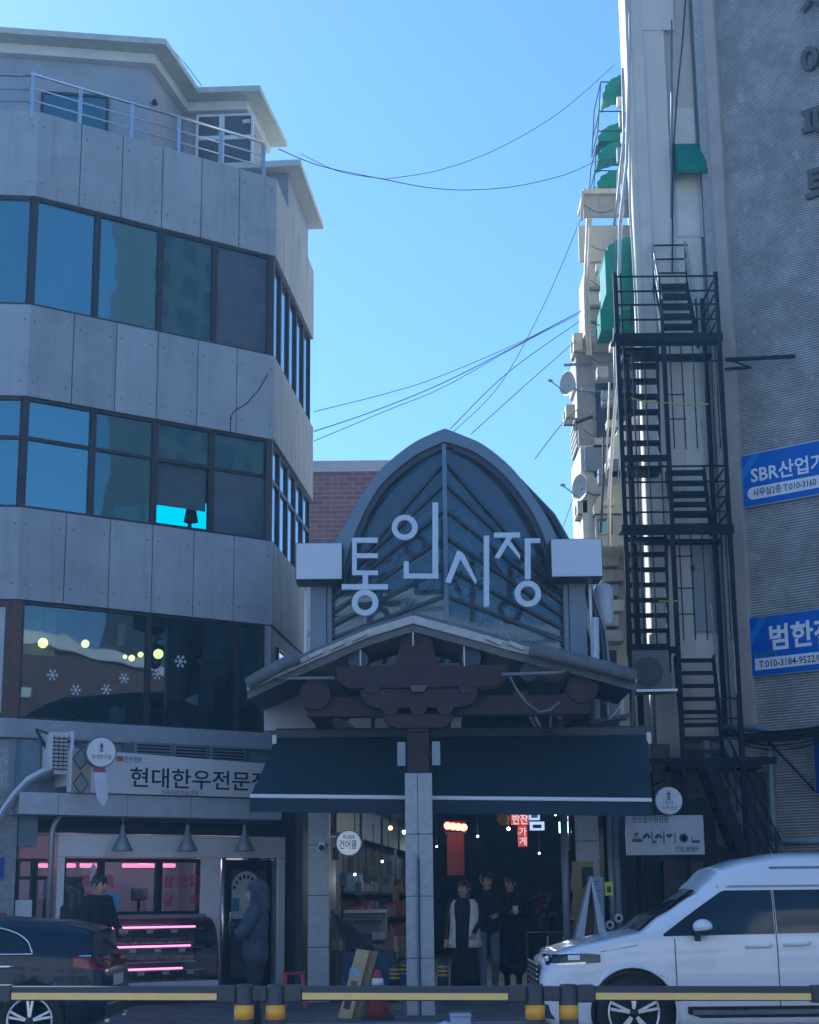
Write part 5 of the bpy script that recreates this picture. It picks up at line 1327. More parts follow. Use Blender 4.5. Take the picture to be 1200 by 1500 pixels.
# dark ground floor behind the stair
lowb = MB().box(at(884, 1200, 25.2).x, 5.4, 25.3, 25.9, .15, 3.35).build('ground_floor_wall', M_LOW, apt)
for x0_, x1_, y0_, y1_, mm_ in ((955, 985, 1090, 1170, 'brown_board'), (1000, 1035, 1080, 1170, 'dim_shutter'), (1042, 1090, 1080, 1240, 'dim_plaster')):
    p = at(x0_, y0_, 25.2); q = at(x1_, y1_, 25.2)
    MB().box(p.x, q.x, 25.2, 25.29, q.z, p.z).build('wall_board', mat(mm_, {'brown_board': (.1, .07, .06), 'dim_shutter': (.1, .1, .11), 'dim_plaster': (.17, .16, .16)}[mm_], .8, var=.2), apt)
# faint drinks panel
p = at(972, 1262, 24.9); q = at(1035, 1315, 24.9)
vm = thing('drinks_cooler_panel', ((p.x + q.x) / 2, 24.95, .15), 'dim dark red drinks cooler lettered Coca-Cola behind the white van', 'cooler')
MB().box(p.x, q.x, 24.95, 25.18, .152, p.z).build('body', mat('dim_red_cooler', (.05, .02, .024), .5), vm, bevel=.01)
MB().text('Coca-Cola', p.x + .08, 24.948, at(980, 1298, 24.9).z, .2, 0, 1, 'l', (q.x - p.x) * .8).build('lettering', mat('dim_letter', (.14, .11, .11), .6), vm)
# ================================================================== things on the alley wall
M_ACW = mat('ivory_casing', (.54, .47, .35), .5, streak=.3, var=.14, scale=3)
M_GBOX = mat('grey_tarp_board', (.38, .34, .29), .7, streak=.3, var=.15)
def abox(x0, x1, y0, y1, Y, m_, nm='balcony_box', dep=.8, par=None, bev=.015):
    a = at(x0, y0, Y); b = at(x1, y1, Y); xr = max(b.x, xwall(Y) + .1)
    return MB().box(a.x, xr, Y, Y + dep, b.z, a.z).build(nm, m_, par or apt, bevel=bev)
def cond(x0, x1, y0, y1, Y, lab):
    a = at(x0, y0, Y); b = at(x1, y1, Y)
    t = thing('wall_condenser', ((a.x + b.x) / 2, Y + .3, b.z), lab, 'condenser', 'condensers along the alley wall')
    MB().box(a.x, b.x, Y, Y + .75, b.z, a.z).build('casing', M_ACW, t, bevel=.015)
    m = MB()
    r = (a.z - b.z) * .36; c = ((a.z + b.z) / 2)
    MB().lathe([(r, a.x - .012), (r, a.x - .002)], (0, Y + .38, c), 18, 'x').build('fan_grille', M_DARK, t)
    for dy in (.1, .6): MB().bar((a.x, Y + dy, b.z - .02), (xwall(Y) + .1, Y + dy, b.z - .02), .03, .03).build('bracket', M_GREY, t)
    return t
def hood(x0, x1, y0, y1, Y, m_, nm='canopy_hood', dep=1.2, rib=4):
    """quarter-round hood projecting from the wall into the alley"""
    a = at(x0, y0, Y); b = at(x1, y1, Y); b.x = max(b.x, xwall(Y) + .04); w_ = b.x - a.x; h = a.z - b.z
    n = 3 * rib
    rows = []
    for yy in (Y, Y + dep):
        row = []
        for j in range(n + 1):
            t = j / n * math.pi / 2; bulge = .03 * abs(math.sin(j / n * math.pi * rib))
            row.append((b.x - w_ * math.sin(t) - bulge, yy, b.z + h * math.cos(t) + bulge * .4))
        rows.append(row)
    o = MB().grid(rows)
    k = len(rows[0]); o.add([rows[0][j] for j in range(k)] + [(b.x, Y, b.z)], [tuple(range(k + 1))])
    return o.build(nm, m_, apt)
M_GRN = MATS['green_awning_cloth']
for x0, x1, y0, y1, Y in ((883, 916, 110, 146, 30.5), (876, 903, 180, 206, 33.5), (876, 904, 206, 233, 33.2), (875, 899, 247, 272, 32.4), (886, 925, 348, 376, 29.5), (881, 906, 430, 450, 31.5), (846, 862, 765, 800, 34.0)):
    hood(x0, x1, y0, y1, Y, M_GRN, 'window_awning', 1.3)
abox(886, 925, 376, 430, 29.5, M_GRN, 'window_awning', .9); abox(880, 906, 450, 482, 31.5, M_GRN, 'window_awning', .9)
# cage of thin bars
def cage(x0, x1, ys, Y, par=apt):
    m_ = M_DARK
    a0 = at(x0, ys[0], Y); a1 = at(x0 - 4, ys[-1], Y)
    MB().bar(a0, a1, .02, .02).build('cage_bar', m_, par)
    MB().bar(a0 + Vector((0, 1.2, 0)), a1 + Vector((0, 1.2, 0)), .02, .02).build('cage_bar', m_, par)
    for i, y in enumerate(ys):
        p = at(x0 - 4 * i / max(len(ys) - 1, 1), y, Y); q = at(x1, y, Y)
        MB().bar(p, q, .02, .02).build('cage_bar', m_, par); MB().bar(p, p + Vector((0, 1.2, 0)), .02, .02).build('cage_bar', m_, par)
cage(880, 915, (120, 163, 192), 30.6)
cage(874, 900, (213, 250, 275), 33.4)
# boards and enclosed balconies
abox(854, 898, 277, 318, 32.2, M_GBOX, 'balcony_screen', .06); abox(854, 898, 276, 283, 32.1, M_ACW, 'balcony_ledge', 1.2)
MB().bar(at(854, 280, 32.15), at(852, 322, 32.15), .06, .06).build('balcony_frame', M_GBOX, apt)
abox(849, 898, 331, 380, 32.4, M_GBOX, 'balcony_screen', .06); abox(847, 860, 330, 383, 32.3, M_ACW, 'balcony_frame', .08)
for k, (y0, y1) in enumerate(((384, 420), (424, 446), (450, 470), (474, 492))):
    abox(859, 892, y0, y1, 32.4, M_ACW if k % 2 == 0 else M_CREAMW, 'balcony_panel', 1.6)
abox(862, 892, 420, 424, 32.3, M_GREY, 'balcony_ledge', 1.6); abox(862, 892, 446, 450, 32.3, M_GREY, 'balcony_ledge', 1.6)
for x in (860, 864): vpipe([(x + 1, 320), (x - 3, 420), (x + 1, 520)], 31.8, .035, M_ACW)
hood(869, 902, 482, 515, 33, M_ACW, 'canopy_hood', 1.4); hood(866, 902, 522, 560, 33.2, M_ACW, 'canopy_hood', 1.4)
abox(873, 904, 561, 640, 33.0, mat('dark_navy_box', (.02, .028, .05), .4), 'bay_window', 1.2)
abox(871, 903, 640, 651, 32.9, M_ACW, 'bay_sill', 1.4)
hood(895, 910, 610, 672, 30.5, mat('pinkish_hood', (.5, .43, .38), .6), 'canopy_hood', 1.2, 5)
# louvred block
for k in range(6): abox(872 - k * .7, 902, 653 + k * 7, 657 + k * 7, 33, M_DARK, 'louvre_slat', 1.0, bev=0)
abox(876, 902, 652, 700, 33.2, M_GREY, 'louvre_back', .8)
abox(868, 874, 650, 700, 33, M_ACW, 'balcony_frame', .1)
hood(869, 904, 704, 752, 32.6, mat('pale_yellow_hood', (.62, .56, .36), .6), 'canopy_hood', 1.3)
wf = Frame((0, 32.6), 0)
abox(872, 904, 754, 800, 32.7, M_ACW, 'bay_window', 1.0)
p = at(877, 759, 32.6); q = at(898, 782, 32.6); MB().box(p.x, q.x, 32.64, 32.69, q.z, p.z).build('bay_glass', G_TEAL2, apt)
# boxes further up the alley
for k in range(5): abox(843 + k * .5, 868, 612 + k * 9, 617 + k * 9, 33.2, M_GBOX, 'louvre_slat', 1.2, bev=0)
abox(846, 870, 560, 612, 33.4, M_ACW, 'balcony_panel', 1.2); abox(842, 868, 519, 559, 33.2, M_ACW, 'balcony_panel', 1.4)
abox(843, 848, 517, 655, 33.1, M_GBOX, 'balcony_frame', .1)
abox(850, 872, 652, 800, 33.0, M_CREAMW, 'balcony_panel', 2); abox(856, 876, 655, 690, 32.9, M_GREY, 'balcony_screen', .1)
MB().bar(at(826, 535, 33.0), at(868, 532, 33.0), .05, .05).build('washing_pole', M_GREY, apt)
MB().bar(at(843, 620, 32.5), at(868, 610, 32.5), .08, .05).build('washing_pole', M_DARK, apt)
MB().bar(at(852, 570, 32.0), at(872, 572, 32.0), .08, .08).build('washing_pole', M_GREY, apt)
cond(840, 855, 487, 513, 32.8, 'ivory condenser box bracketed off the alley wall above the pale satellite dish'); cond(829, 843, 592, 610, 33.0, 'small ivory condenser box just below the pale satellite dish'); cond(846, 862, 732, 752, 33.0, 'ivory condenser box below the rusty satellite dish')
# round fan unit and dishes
def dish(px, py, r, Y, yaw, label):
    c = at(px, py, Y)
    t = thing('satellite_dish', c, label, 'satellite dish')
    F = Frame((c.x, c.y), yaw)
    MB(F.M).lathe([(.02, .09), (r * .4, .075), (r * .75, .03), (r, -.03), (r * 1.02, -.03), (r * .76, .045), (.02, .11)], (0, 0, c.z), 24, 'y').build('reflector', mat('dish_grey', (.42, .41, .4), .5), t, smooth=True)
    MB(F.M).tube([(0, -.02, c.z - r * .9), (0, -.3, c.z - r * .3), (0, -.42, c.z - .02)], .014, 6).build('feed_arm', M_GREY, t)
    MB(F.M).tube([(0, -.4, c.z), (0, -.5, c.z)], .03, 8).build('feed_horn', M_GREY, t)
    w = xwall(Y); MB().tube([(c.x + .02, Y + .1, c.z), (c.x + .25, Y + .15, c.z - .12), (w + .1, Y + .2, c.z - .12)], .02, 6).build('wall_arm', M_GREY, t)
dish(832, 562, .26, 32.6, -60, 'pale satellite dish on an arm high on the alley wall')
dish(851, 714, .28, 32.8, -62, 'rusty grey satellite dish lower on the alley wall')
# snaking pipes in front of the sunlit wall
vpipe([(912, 300), (908, 360), (906, 420), (903, 480), (905, 560), (898, 640), (893, 720), (893, 800)], 28.5, .03, M_ACW)
vpipe([(912, 100), (914, 200), (905, 290), (900, 330)], 28.6, .025, M_GREY)
for k in range(7):
    y = 150 + k * 26
    c = at(909 + (k % 3) * 3, y, 29.2)
    MB().cbox(c, (.14, .12, .2 + .1 * (k % 2))).build('meter_box', M_GREY if k % 2 else M_ACW, apt, bevel=.01)
# lower rear wing closing the alley wall towards the ground
a = at(856, 792, 34.6); MB().box(a.x, 9, 34.6, 36.5, .15, a.z).build('rear_wing', M_CREAMW, apt)
for k in range(6):
    b0 = at(872 + (k % 2) * 8, 812 + k * 22, 33.9); MB().box(b0.x, b0.x + .5, 33.9, 34.5, b0.z - .25, b0.z).build('wing_box', (M_ACW, M_GBOX, M_GREY)[k % 3], apt, bevel=.02)
# dense service runs
for k, (x0, y0, x1, y1, c0) in enumerate(((905, 250, 900, 400, 0), (914, 60, 911, 300, 1), (926, 20, 925, 480, 2), (899, 480, 897, 640, 0), (893, 560, 888, 700, 1), (884, 640, 880, 780, 2), (908, 480, 906, 700, 1))):
    vpipe([(x0, y0), ((x0 + x1) / 2 + 2 * (k % 2), (y0 + y1) / 2), (x1, y1)], 29.5 + .3 * k, .012 + .006 * (k % 3), (M_GREY, M_ACW, M_DARK)[c0], 'service_pipe')
for k in range(10):
    c = at(880 + (k * 7) % 26, 395 + k * 38, 31.6 + .05 * k); MB().cbox(c, (.22, .3, .16 + .07 * (k % 3))).build('meter_box', (M_ACW, M_GBOX, M_GREY)[k % 3], apt, bevel=.015)
for k in range(8):
    a = at(856 + (k % 3) * 5, 300 + k * 55, 31.9); b = at(900, 306 + k * 55, 31.5); m = MB(); hang(m, a, b, .12, .008); m.build('cable', M_DARK, apt)
# gate side: white drain pipe, condenser on its shelf, tank
vpipe([(872, 905), (873, 1000), (874, 1056)], 22.6, .055, M_OFFW, 'drain_pipe', gate)
p = at(888, 1007, 22.5); q = at(915, 1053, 22.5)
t = thing('shelf_condenser', ((p.x + q.x) / 2, 22.7, q.z), 'white condenser on a steel shelf beside the gable canopy', 'condenser')
MB().box(p.x, q.x, 22.5, 22.8, q.z, p.z).build('casing', M_OFFW, t, bevel=.015)
MB().box(p.x + .04, q.x - .05, 22.49, 22.499, q.z + .04, p.z - .05).build('grille', M_GREY, t)
m = MB(); m.tube([at(x, y, 22.42) for x, y in ((885, 1030), (886, 1012), (896, 1004), (908, 1012), (911, 1030), (900, 1045), (892, 1054))], .014, 6); m.build('hose', M_OFFW, t)
a, b, c, d = at(867, 1058, 22.45), at(925, 1047, 22.45), at(928, 995, 22.45), at(868, 995, 22.45)
MB().bar(a, b, .04, .05).build('shelf_bar', M_GATED, t); MB().bar(b + Vector((0, 0, -.4)), c, .04, .04).build('shelf_post', M_GATED, t); MB().bar(a, d, .03, .03).build('shelf_post', M_GATED, t); MB().bar(a + Vector((0, .5, 0)), b + Vector((0, .5, 0)), .04, .04).build('shelf_bar', M_GATED, t)
p = at(936, 962, 24.4); q = at(968, 1008, 24.4)
t = thing('dark_condenser', ((p.x + q.x) / 2, 24.6, q.z), 'dark condenser with a round fan guard under the fire escape', 'condenser')
MB().box(p.x - .1, q.x + .15, 24.42, 24.68, q.z, p.z + .1).build('casing', mat('dull_beige_casing', (.13, .12, .11), .6), t, bevel=.01)
cc_ = at(950, 984, 24.4); MB().lathe([(.22, 24.39), (.22, 24.415)], (cc_.x, 0, cc_.z), 24, 'y').build('fan_guard', M_BLACK, t)
MB().bar(at(930, 1014, 24.35), at(990, 1013, 24.35), .4, .04).build('shelf', M_ALU, t)
p = at(868, 880, 23.4); q = at(893, 916, 23.4)
MB().lathe([(.12, at(880, 918, 23.6).z), (.14, at(880, 912, 23.6).z), (.14, at(880, 862, 23.6).z), (.08, at(880, 856, 23.6).z)], (at(885, 880, 23.6).x, 23.6, 0), 16).build('junction_tank', M_OFFW, gate, smooth=True)
# --- lettered board and round sign right of the awning
YS = 22.6
p = at(917, 1195, YS); q = at(1033, 1252, YS)
t = thing('weathered_shop_sign', ((p.x + q.x) / 2, YS, q.z), 'weathered white sign board with half faded lettering under the round sign', 'sign')
MB().box(p.x, q.x, YS, YS + .14, q.z, p.z).build('board', mat('weathered_white_board', (.42, .44, .48), .5, var=.08, scale=3), t, bevel=.008)
W = q.x - p.x; H = p.z - q.z
MB().text('생선,활어회전문', p.x + W * .07, YS - .002, q.z + H * .83, .1, .008, 1, 'l', W * .48).build('lettering', M_INK, t)
MB().text('735.8989', p.x + W * .62, YS - .002, q.z + H * .08, .1, .004, 1, 'l', W * .3).build('lettering', M_INK, t)
m = MB()
def st(x0, y0, x1, y1, w_=.035):
    a = (p.x + W * x0, q.z + H * y0); b = (p.x + W * x1, q.z + H * y1)
    m.bar((a[0], YS - .006, a[1]), (b[0], YS - .006, b[1]), .006, w_)
for s_ in ((.07, .37, .2, .37), (.1, .37, .11, .46), (.16, .37, .15, .46), (.1, .5, .15, .56), (.21, .42, .26, .54), (.26, .54, .3, .43), (.33, .32, .33, .6), (.33, .33, .38, .33), (.37, .42, .41, .52), (.41, .52, .45, .43), (.48, .3, .48, .6), (.52, .52, .55, .45), (.55, .45, .58, .52), (.625, .3, .625, .56), (.84, .33, .94, .33), (.84, .33, .84, .45)): st(*s_)
m.lathe([(.06, YS - .008), (.06, YS - .003), (.035, YS - .003), (.035, YS - .008)], (p.x + W * .735, 0, q.z + H * .42), 18, 'y')
m.build('lettering', M_INK, t)
c = at(980, 1173, YS - .1)
t = thing('round_market_sign', (c.x, c.y, c.z - .2), 'round white market sign with a small tree emblem above the weathered board', 'sign')
MB().lathe([(.185, 0), (.19, .02), (.19, .1)], (c.x, c.y, c.z), 32, 'y').build('disc', M_GREY, t)
MB().lathe([(.18, -.004), (.18, -.001)], (c.x, c.y, c.z), 32, 'y').build('face', M_WHITE, t)
y_ = c.y - .008
MB().add([(c.x - .035, y_, c.z + .075), (c.x + .035, y_, c.z + .075), (c.x, y_, c.z + .14), (c.x - .025, y_, c.z + .055), (c.x + .025, y_, c.z + .055)], [(0, 1, 2)]).box(c.x - .03, c.x + .03, y_, y_ + .003, c.z + .012, c.z + .026).box(c.x - .022, c.x + .022, y_, y_ + .003, c.z + .034, c.z + .062).build('emblem', MATS['emblem_grey'], t)
MB().text('효자', c.x, c.y - .005, c.z - .05, .065, 0, 1, 'c').text('지하생선', c.x, c.y - .005, c.z - .12, .065, 0, 1, 'c', .2).build('lettering', MATS['emblem_grey'], t)
MB().tube([(c.x, c.y + .1, c.z + .16), (c.x, c.y + .15, c.z + .3), (c.x + .1, 24.6, c.z + .35)], .02, 8).build('arm', M_BLACK, t)

# ================================================================== sky cables
M_CAB = mat('cable_black', (.015, .015, .02), .6, var=0)
CABS = [([(408, 218), (470, 243), (560, 262), (630, 275), (690, 278), (760, 272), (830, 255), (872, 236)], 25.2, 32, .012, 'cable sagging from the roof terrace to the upper alley wall'),
        ([(565, 262), (640, 250), (720, 222), (800, 178), (850, 140), (900, 95)], 29, 31, .010, 'cable rising from mid air splice to the top green awning'),
        ([(440, 225), (500, 252), (565, 262)], 26, 29, .008, 'thin cable joining the sagging roof terrace cable'),
        ([(460, 603), (560, 578), (640, 553), (760, 502), (852, 455)], 28, 32.5, .010, 'upper cable slanting from the concrete building to the alley wall'),
        ([(460, 632), (540, 605), (640, 565), (740, 515), (852, 455)], 28, 32.5, .013, 'thick middle cable slanting from the concrete building to the alley wall'),
        ([(460, 646), (570, 600), (650, 567), (752, 510), (852, 458)], 28.2, 32.5, .010, 'lower cable slanting from the concrete building to the alley wall'),
        ([(660, 628), (745, 545), (850, 470)], 30, 33, .012, 'cable rising from behind the gate arch to the balconies'),
        ([(690, 636), (780, 555), (852, 492)], 30, 33, .012, 'cable rising from the arcade roof beside the gate arch'),
        ([(665, 632), (735, 560), (800, 440), (852, 318)], 30, 32.5, .010, 'steep cable rising from behind the gate arch to the grey balcony screen'),
        ([(784, 672), (820, 625), (846, 600)], 31, 33, .012, 'short cable from the arcade roof edge to a condenser'),
        ([(243, 62), (270, 92), (296, 126)], 25.2, 26, .010, 'short cable drooping over the penthouse eave'),
        ([(822, 780), (838, 735), (862, 660)], 31, 33, .010, 'steep cable low in the alley gap beside the arch')]
for pts, ya, yb, r, lab in CABS:
    n = len(pts); P3 = []
    for i, (x, y) in enumerate(pts): P3.append(at(x, y, ya + (yb - ya) * i / (n - 1)))
    m = MB()
    fine = []
    for i in range(n - 1):
        a, b, c_, d = P3[max(i - 1, 0)], P3[i], P3[i + 1], P3[min(i + 2, n - 1)]
        for j in range(6):
            t = j / 6; fine.append(.5 * (2 * b + (c_ - a) * t + (2 * a - 5 * b + 4 * c_ - d) * t * t + (3 * b - a - 3 * c_ + d) * t ** 3))
    fine.append(P3[-1])
    m.tube(fine, r * .7, 5)
    o = m.build('overhead_cable', M_CAB, base=tuple(P3[0])); props(o, lab, 'cable', 'cables across the alley sky')
# ================================================================== vehicles
def lerp_tab(tab, x):
    if x <= tab[0][0]: return tab[0][1]
    for (a, va), (b, vb) in zip(tab, tab[1:]):
        if x <= b:
            t = (x - a) / (b - a) if b > a else 0; t2 = t * t * (3 - 2 * t) * .5 + t * .5
            return va + (vb - va) * t2
    return tab[-1][1]
class Car:
    """body lofted along its length: local x from nose (0) to tail (L), y across (-w near side), z up"""
    def __init__(s, L, W, top, belt, bot, wid, cabin):
        s.L, s.W, s.top, s.belt, s.bot, s.wid, s.cabin = L, W, top, belt, bot, wid, cabin
    def ring(s, x):
        w_ = s.W * lerp_tab(s.wid, x); zb = lerp_tab(s.bot, x); zt = lerp_tab(s.top, x); be = min(lerp_tab(s.belt, x), zt - .02)
        k = max(0., min(1., (zt - be) / .35)); h = zt - be
        P = [(0, zb), (.82 * w_, zb), (.95 * w_, zb + .05), (.985 * w_, zb + (be - zb) * .3), (1. * w_, zb + (be - zb) * .55), (.995 * w_, zb + (be - zb) * .8), (.975 * w_, be)]
        hood = [(.94 * w_, be + h * .5), (.86 * w_, be + h * .85), (.7 * w_, be + h * .97), (.4 * w_, be + h * 1.0), (0, zt + .01)]
        cab = [(.925 * w_, be + h * .34), (.85 * w_, be + h * .72), (.76 * w_, be + h * .93), (.5 * w_, be + h * 1.0), (0, zt + .012)]
        return P + [(a[0] * (1 - k) + b[0] * k, a[1] * (1 - k) + b[1] * k) for a, b in zip(hood, cab)]
    def ys(s, x, z):
        r = s.ring(x)
        for a, b in zip(r[2:], r[3:]):
            if a[1] <= z <= b[1] and b[1] > a[1]: return a[0] + (b[0] - a[0]) * (z - a[1]) / (b[1] - a[1])
        return r[2][0] if z < r[2][1] else r[-2][0]
    def zs(s, x, y):
        r = s.ring(x)[::-1]; y = abs(y)
        for a, b in zip(r, r[1:]):
            if a[0] <= y <= b[0]: return a[1] + (b[1] - a[1]) * (y - a[0]) / max(b[0] - a[0], 1e-6)
        return r[3][1]
    def body(s, wheels, ra, n=110):
        rows = []
        for i in range(n + 1):
            x = s.L * i / n; r = s.ring(x)
            fine = []
            for a, b in zip(r, r[1:]):
                kk = 3 if abs(b[1] - a[1]) > .08 else 2
                for j in range(kk): fine.append((a[0] + (b[0] - a[0]) * j / kk, a[1] + (b[1] - a[1]) * j / kk))
            fine.append(r[-1]); rows.append((x, fine))
        m_ = max(len(f) for _, f in rows)
        # fixed count per ring: resample uniformly in index
        def res(f, k):
            out = []
            for j in range(k):
                t = j / (k - 1) * (len(f) - 1); i = min(int(t), len(f) - 2); q = t - i
                out.append((f[i][0] + (f[i + 1][0] - f[i][0]) * q, f[i][1] + (f[i + 1][1] - f[i][1]) * q))
            return out
        K = 34
        vs = []; fs = []
        for x, f in rows:
            f = res(f, K)
            full = [(-y, z) for y, z in f] + [(y, z) for y, z in f[-2:0:-1]]
            for y, z in full:
                X, Z = x, z
                for wx, wz in wheels:
                    d = math.hypot(X - wx, Z - wz)
                    if abs(y) > .5 and ra * .86 < d < ra * 1.07 and Z > wz - .25:
                        X = wx + (X - wx) / d * ra; Z = wz + (Z - wz) / d * ra
                vs.append((X, y, Z))
        q = 2 * K - 2
        for i in range(n):
            for k in range(q):
                f = (i * q + k, i * q + (k + 1) % q, (i + 1) * q + (k + 1) % q, (i + 1) * q + k)
                c = [sum(vs[j][t] for j in f) / 4 for t in range(3)]
                cut = any(abs(c[1]) > .5 and math.hypot(c[0] - wx, c[2] - wz) < ra * .985 for wx, wz in wheels)
                if not cut: fs.append(f)
        fs.append(tuple(range(q))); fs.append(tuple(n * q + k for k in range(q)))
        return vs, fs
    def patch(s, pts, off=.006, side=-1, n=10, name=None):
        """quad strip on the side surface from lower and upper polylines [(x,zlow,zhigh)]"""
        rows = []
        for x, z0, z1 in pts: rows.append([(x, side * (s.ys(x, z0 + (z1 - z0) * j / n) + off), z0 + (z1 - z0) * j / n) for j in range(n + 1)])
        return rows
def car_wheel(par, x, y, z, r, rr, rim_mat, spokes, side, M, twin=True):
    L = WLOC[par.name]
    def mb(): return MB(M)
    wh = mb().lathe([(rr, -.10), (r * .93, -.115), (r, -.07), (r, .07), (r * .93, .115), (rr, .10)], (x, y, z), 40, 'y').build('wheel', mat('tyre_rubber', (.015, .015, .016), .85), par, smooth=R(35))
    yo = y + side * .10
    mb().lathe([(rr, 0), (rr * 1.0, side * .025), (rr * .93, side * .03), (rr * .9, 0 - side * .03)], (x, yo, z), 40, 'y').build('rim', rim_mat, wh, smooth=R(35))
    mb().lathe([(rr * .92, -.002), (rr * .92, .002)], (x, y + side * .02, z), 30, 'y').build('barrel', M_BLACK, wh)
    mb().lathe([(rr * .6, -.004), (rr * .6, .004)], (x, y + side * .035, z), 30, 'y').build('brake_disc', M_ALU, wh)
    for k in range(spokes):
        a = 2 * math.pi * (k + .25) / spokes
        for da in ((-.13, .13) if twin else (0,)):
            p = (x + math.cos(a + da * .5) * rr * .15, yo + side * .015, z + math.sin(a + da * .5) * rr * .15); q = (x + math.cos(a + da) * rr * .94, yo + side * .012, z + math.sin(a + da) * rr * .94)
            mb().bar(p, q, .03, rr * .13).build('spoke', rim_mat, wh, bevel=.006)
    mb().lathe([(rr * .2, 0), (rr * .17, side * .03), (.0005, side * .035)], (x, yo, z), 16, 'y').build('hub_cap', M_BLACK if twin else rim_mat, wh, smooth=True)
G_CAR = mat('privacy_glass', (.006, .008, .012), .06, var=0, spec=.6)
# ---- white high-roof van
VY = 17.0; VX0 = at(793, 1410, VY).x; VW = .99
def vx(px, py=1400): v = at(px, py, VY); return v.x - VX0, v.z
VL = 5.3
zh0 = vx(815, 1394)[1]; zh1 = vx(935, 1365)[1]; xw0 = vx(938)[0]; xw1 = vx(1034)[0]; zr0 = vx(1034, 1300)[1]; zr1 = vx(1190, 1248)[1]
top = [(0, zh0 - .22), (.03, zh0 - .1), (.14, zh0), (.5, zh0 + .09), (xw0, zh1 - .005), (xw0 + .25, zh1 + .18), (xw1 - .05, zr0 - .05), (xw1 + .06, zr0 + .06), (xw1 + .22, zr0 + .2), (xw1 + .55, zr1 - .05), (xw1 + .9, zr1), (VL - .7, zr1 + .02), (VL - .25, zr1 - .06), (VL, zr1 - .45)]
zb_ = vx(1000, 1372)[1]
van = Car(VL, VW, top, [(0, zh0 - .3), (.2, zh0 - .05), (.9, zh1 - .06), (1.3, zb_), (3.5, zb_ + .04), (VL, zb_ + .04)], [(0, .3), (.15, .22), (.6, .2), (VL - .4, .22), (VL, .35)], [(0, .8), (.08, .88), (.3, .95), (.7, .99), (1.2, 1), (VL - .5, 1), (VL - .1, .95), (VL, .9)], None)
vt = thing('white_van', (VX0, VY + VW, 0), 'white high roof passenger van with dark windows parked behind the guard rail', 'van')
MV = Matrix.Translation((VX0, VY + VW, 0))
M_VAN = mat('pearl_white_paint', (.77, .78, .8), .22, var=.0, coat=.6)
wz = .385; wx1 = vx(926)[0]; wx2 = wx1 + 3.09; RA = .435
vs_, fs_ = van.body([(wx1, wz), (wx2, wz)], RA)
b_ = MB(MV).add(vs_, fs_).build('body', M_VAN, vt, smooth=R(38), merge=True)
for wx in (wx1, wx2):
    for sd_ in (-1, 1):
        car_wheel(vt, wx, sd_ * (VW - .13), wz - .01, .375, .262, mat('machined_alloy', (.62, .62, .64), .3, .9, var=.04) if True else None, 5, sd_, MV)
    MB(MV).lathe([(RA - .01, -VW + .16), (RA - .01, VW - .16)], (wx, 0, wz), 30, 'y').build('wheel_well', M_BLACK, vt)
    m = MB(MV); m.tube([(wx + math.cos(a) * (RA + .004), -van.ys(wx + math.cos(a) * RA, max(wz + math.sin(a) * RA, .3)) - .004, wz + math.sin(a) * (RA + .004)) for a in [math.pi * (k / 20 * 1.2 - .1) for k in range(21)]], .014, 6); m.build('arch_lip', M_VAN, vt, smooth=True)
def side(name, pts, m_, car, par, M, off=.006, n=10, sides=(-1,)):
    for sd_ in sides:
        o = MB(M).grid(car.patch(pts, off, sd_, n)).build(name, m_, par, smooth=True)
    return o
# side glass: front quarter + door window, then rear door window
x0 = vx(974)[0]; x1 = vx(1066)[0]; zt_ = vx(1100, 1304)[1]; zw_ = lambda x: zb_ + .005 + .012 * (x - 1.3)
xd = vx(1140)[0]
seg = lambda a, b, k: [a + (b - a) * i / k for i in range(k + 1)]
pts = [(x, zw_(x), zw_(x) + .02 + (zt_ - zw_(x) - .02) * min(1, (x - x0) / (x1 - x0))) for x in seg(x0, xd - .012, 24)]
side('side_window', pts, G_CAR, van, vt, MV, .004, sides=(-1, 1))
for a, b in ((xd + .012, xd + 1.15), (xd + 1.19, VL - .35)):
    side('side_window', [(x, zw_(x), zt_ - .0 * x) for x in seg(a, b, 12)], G_CAR, van, vt, MV, .004, sides=(-1, 1))
# windscreen and roof joint
rows = [[(x, y * lerp_tab([(xw0, .80), (xw1, .70)], x) * VW, van.zs(x, y * lerp_tab([(xw0, .80), (xw1, .70)], x) * VW) + .006) for y in [-1 + k / 8 for k in range(17)]] for x in seg(xw0 + .02, xw1 - .02, 10)]
MB(MV).grid(rows).build('windscreen', G_CAR, vt, smooth=True)
side('roof_gutter', [(x, zt_ + .028, zt_ + .05) for x in seg(x1 - .05, VL - .3, 20)], mat('soft_grey_trim', (.3, .3, .31), .5), van, vt, MV, .004, 2)
side('roof_vent', [(x, zt_ + .21, zt_ + .235) for x in seg(vx(1140)[0], VL - 1, 12)], M_GREY, van, vt, MV, .004, 2)
# seams
for xs_ in (vx(990)[0], xd, xd + 1.17): side('door_seam', [(x, .33, zb_ - .02 if xs_ < xd - .1 else zt_) for x in (xs_ - .005, xs_ + .005)], M_BLACK, van, vt, MV, .003, 16)
a_, z_ = vx(950, 1365); m = MB(MV); m.tube([(x, -van.ys(x, z) - .001, z) for x, z in ((vx(947)[0], vx(947, 1366)[1] - .01), (vx(935)[0], vx(935, 1385)[1]), (vx(880)[0], vx(880, 1395)[1]))], .005, 5); m.build('bonnet_seam', M_GREY, vt)
# handles
for px, py in ((1112, 1386), (1168, 1383)):
    x, z = vx(px, py); y = -van.ys(x, z)
    MB(MV).tube([(x - .13, y - .0, z - .01), (x - .09, y - .03, z), (x + .09, y - .03, z), (x + .13, y - .0, z + .01)], .018, 8).build('door_handle', M_VAN, vt, smooth=True)
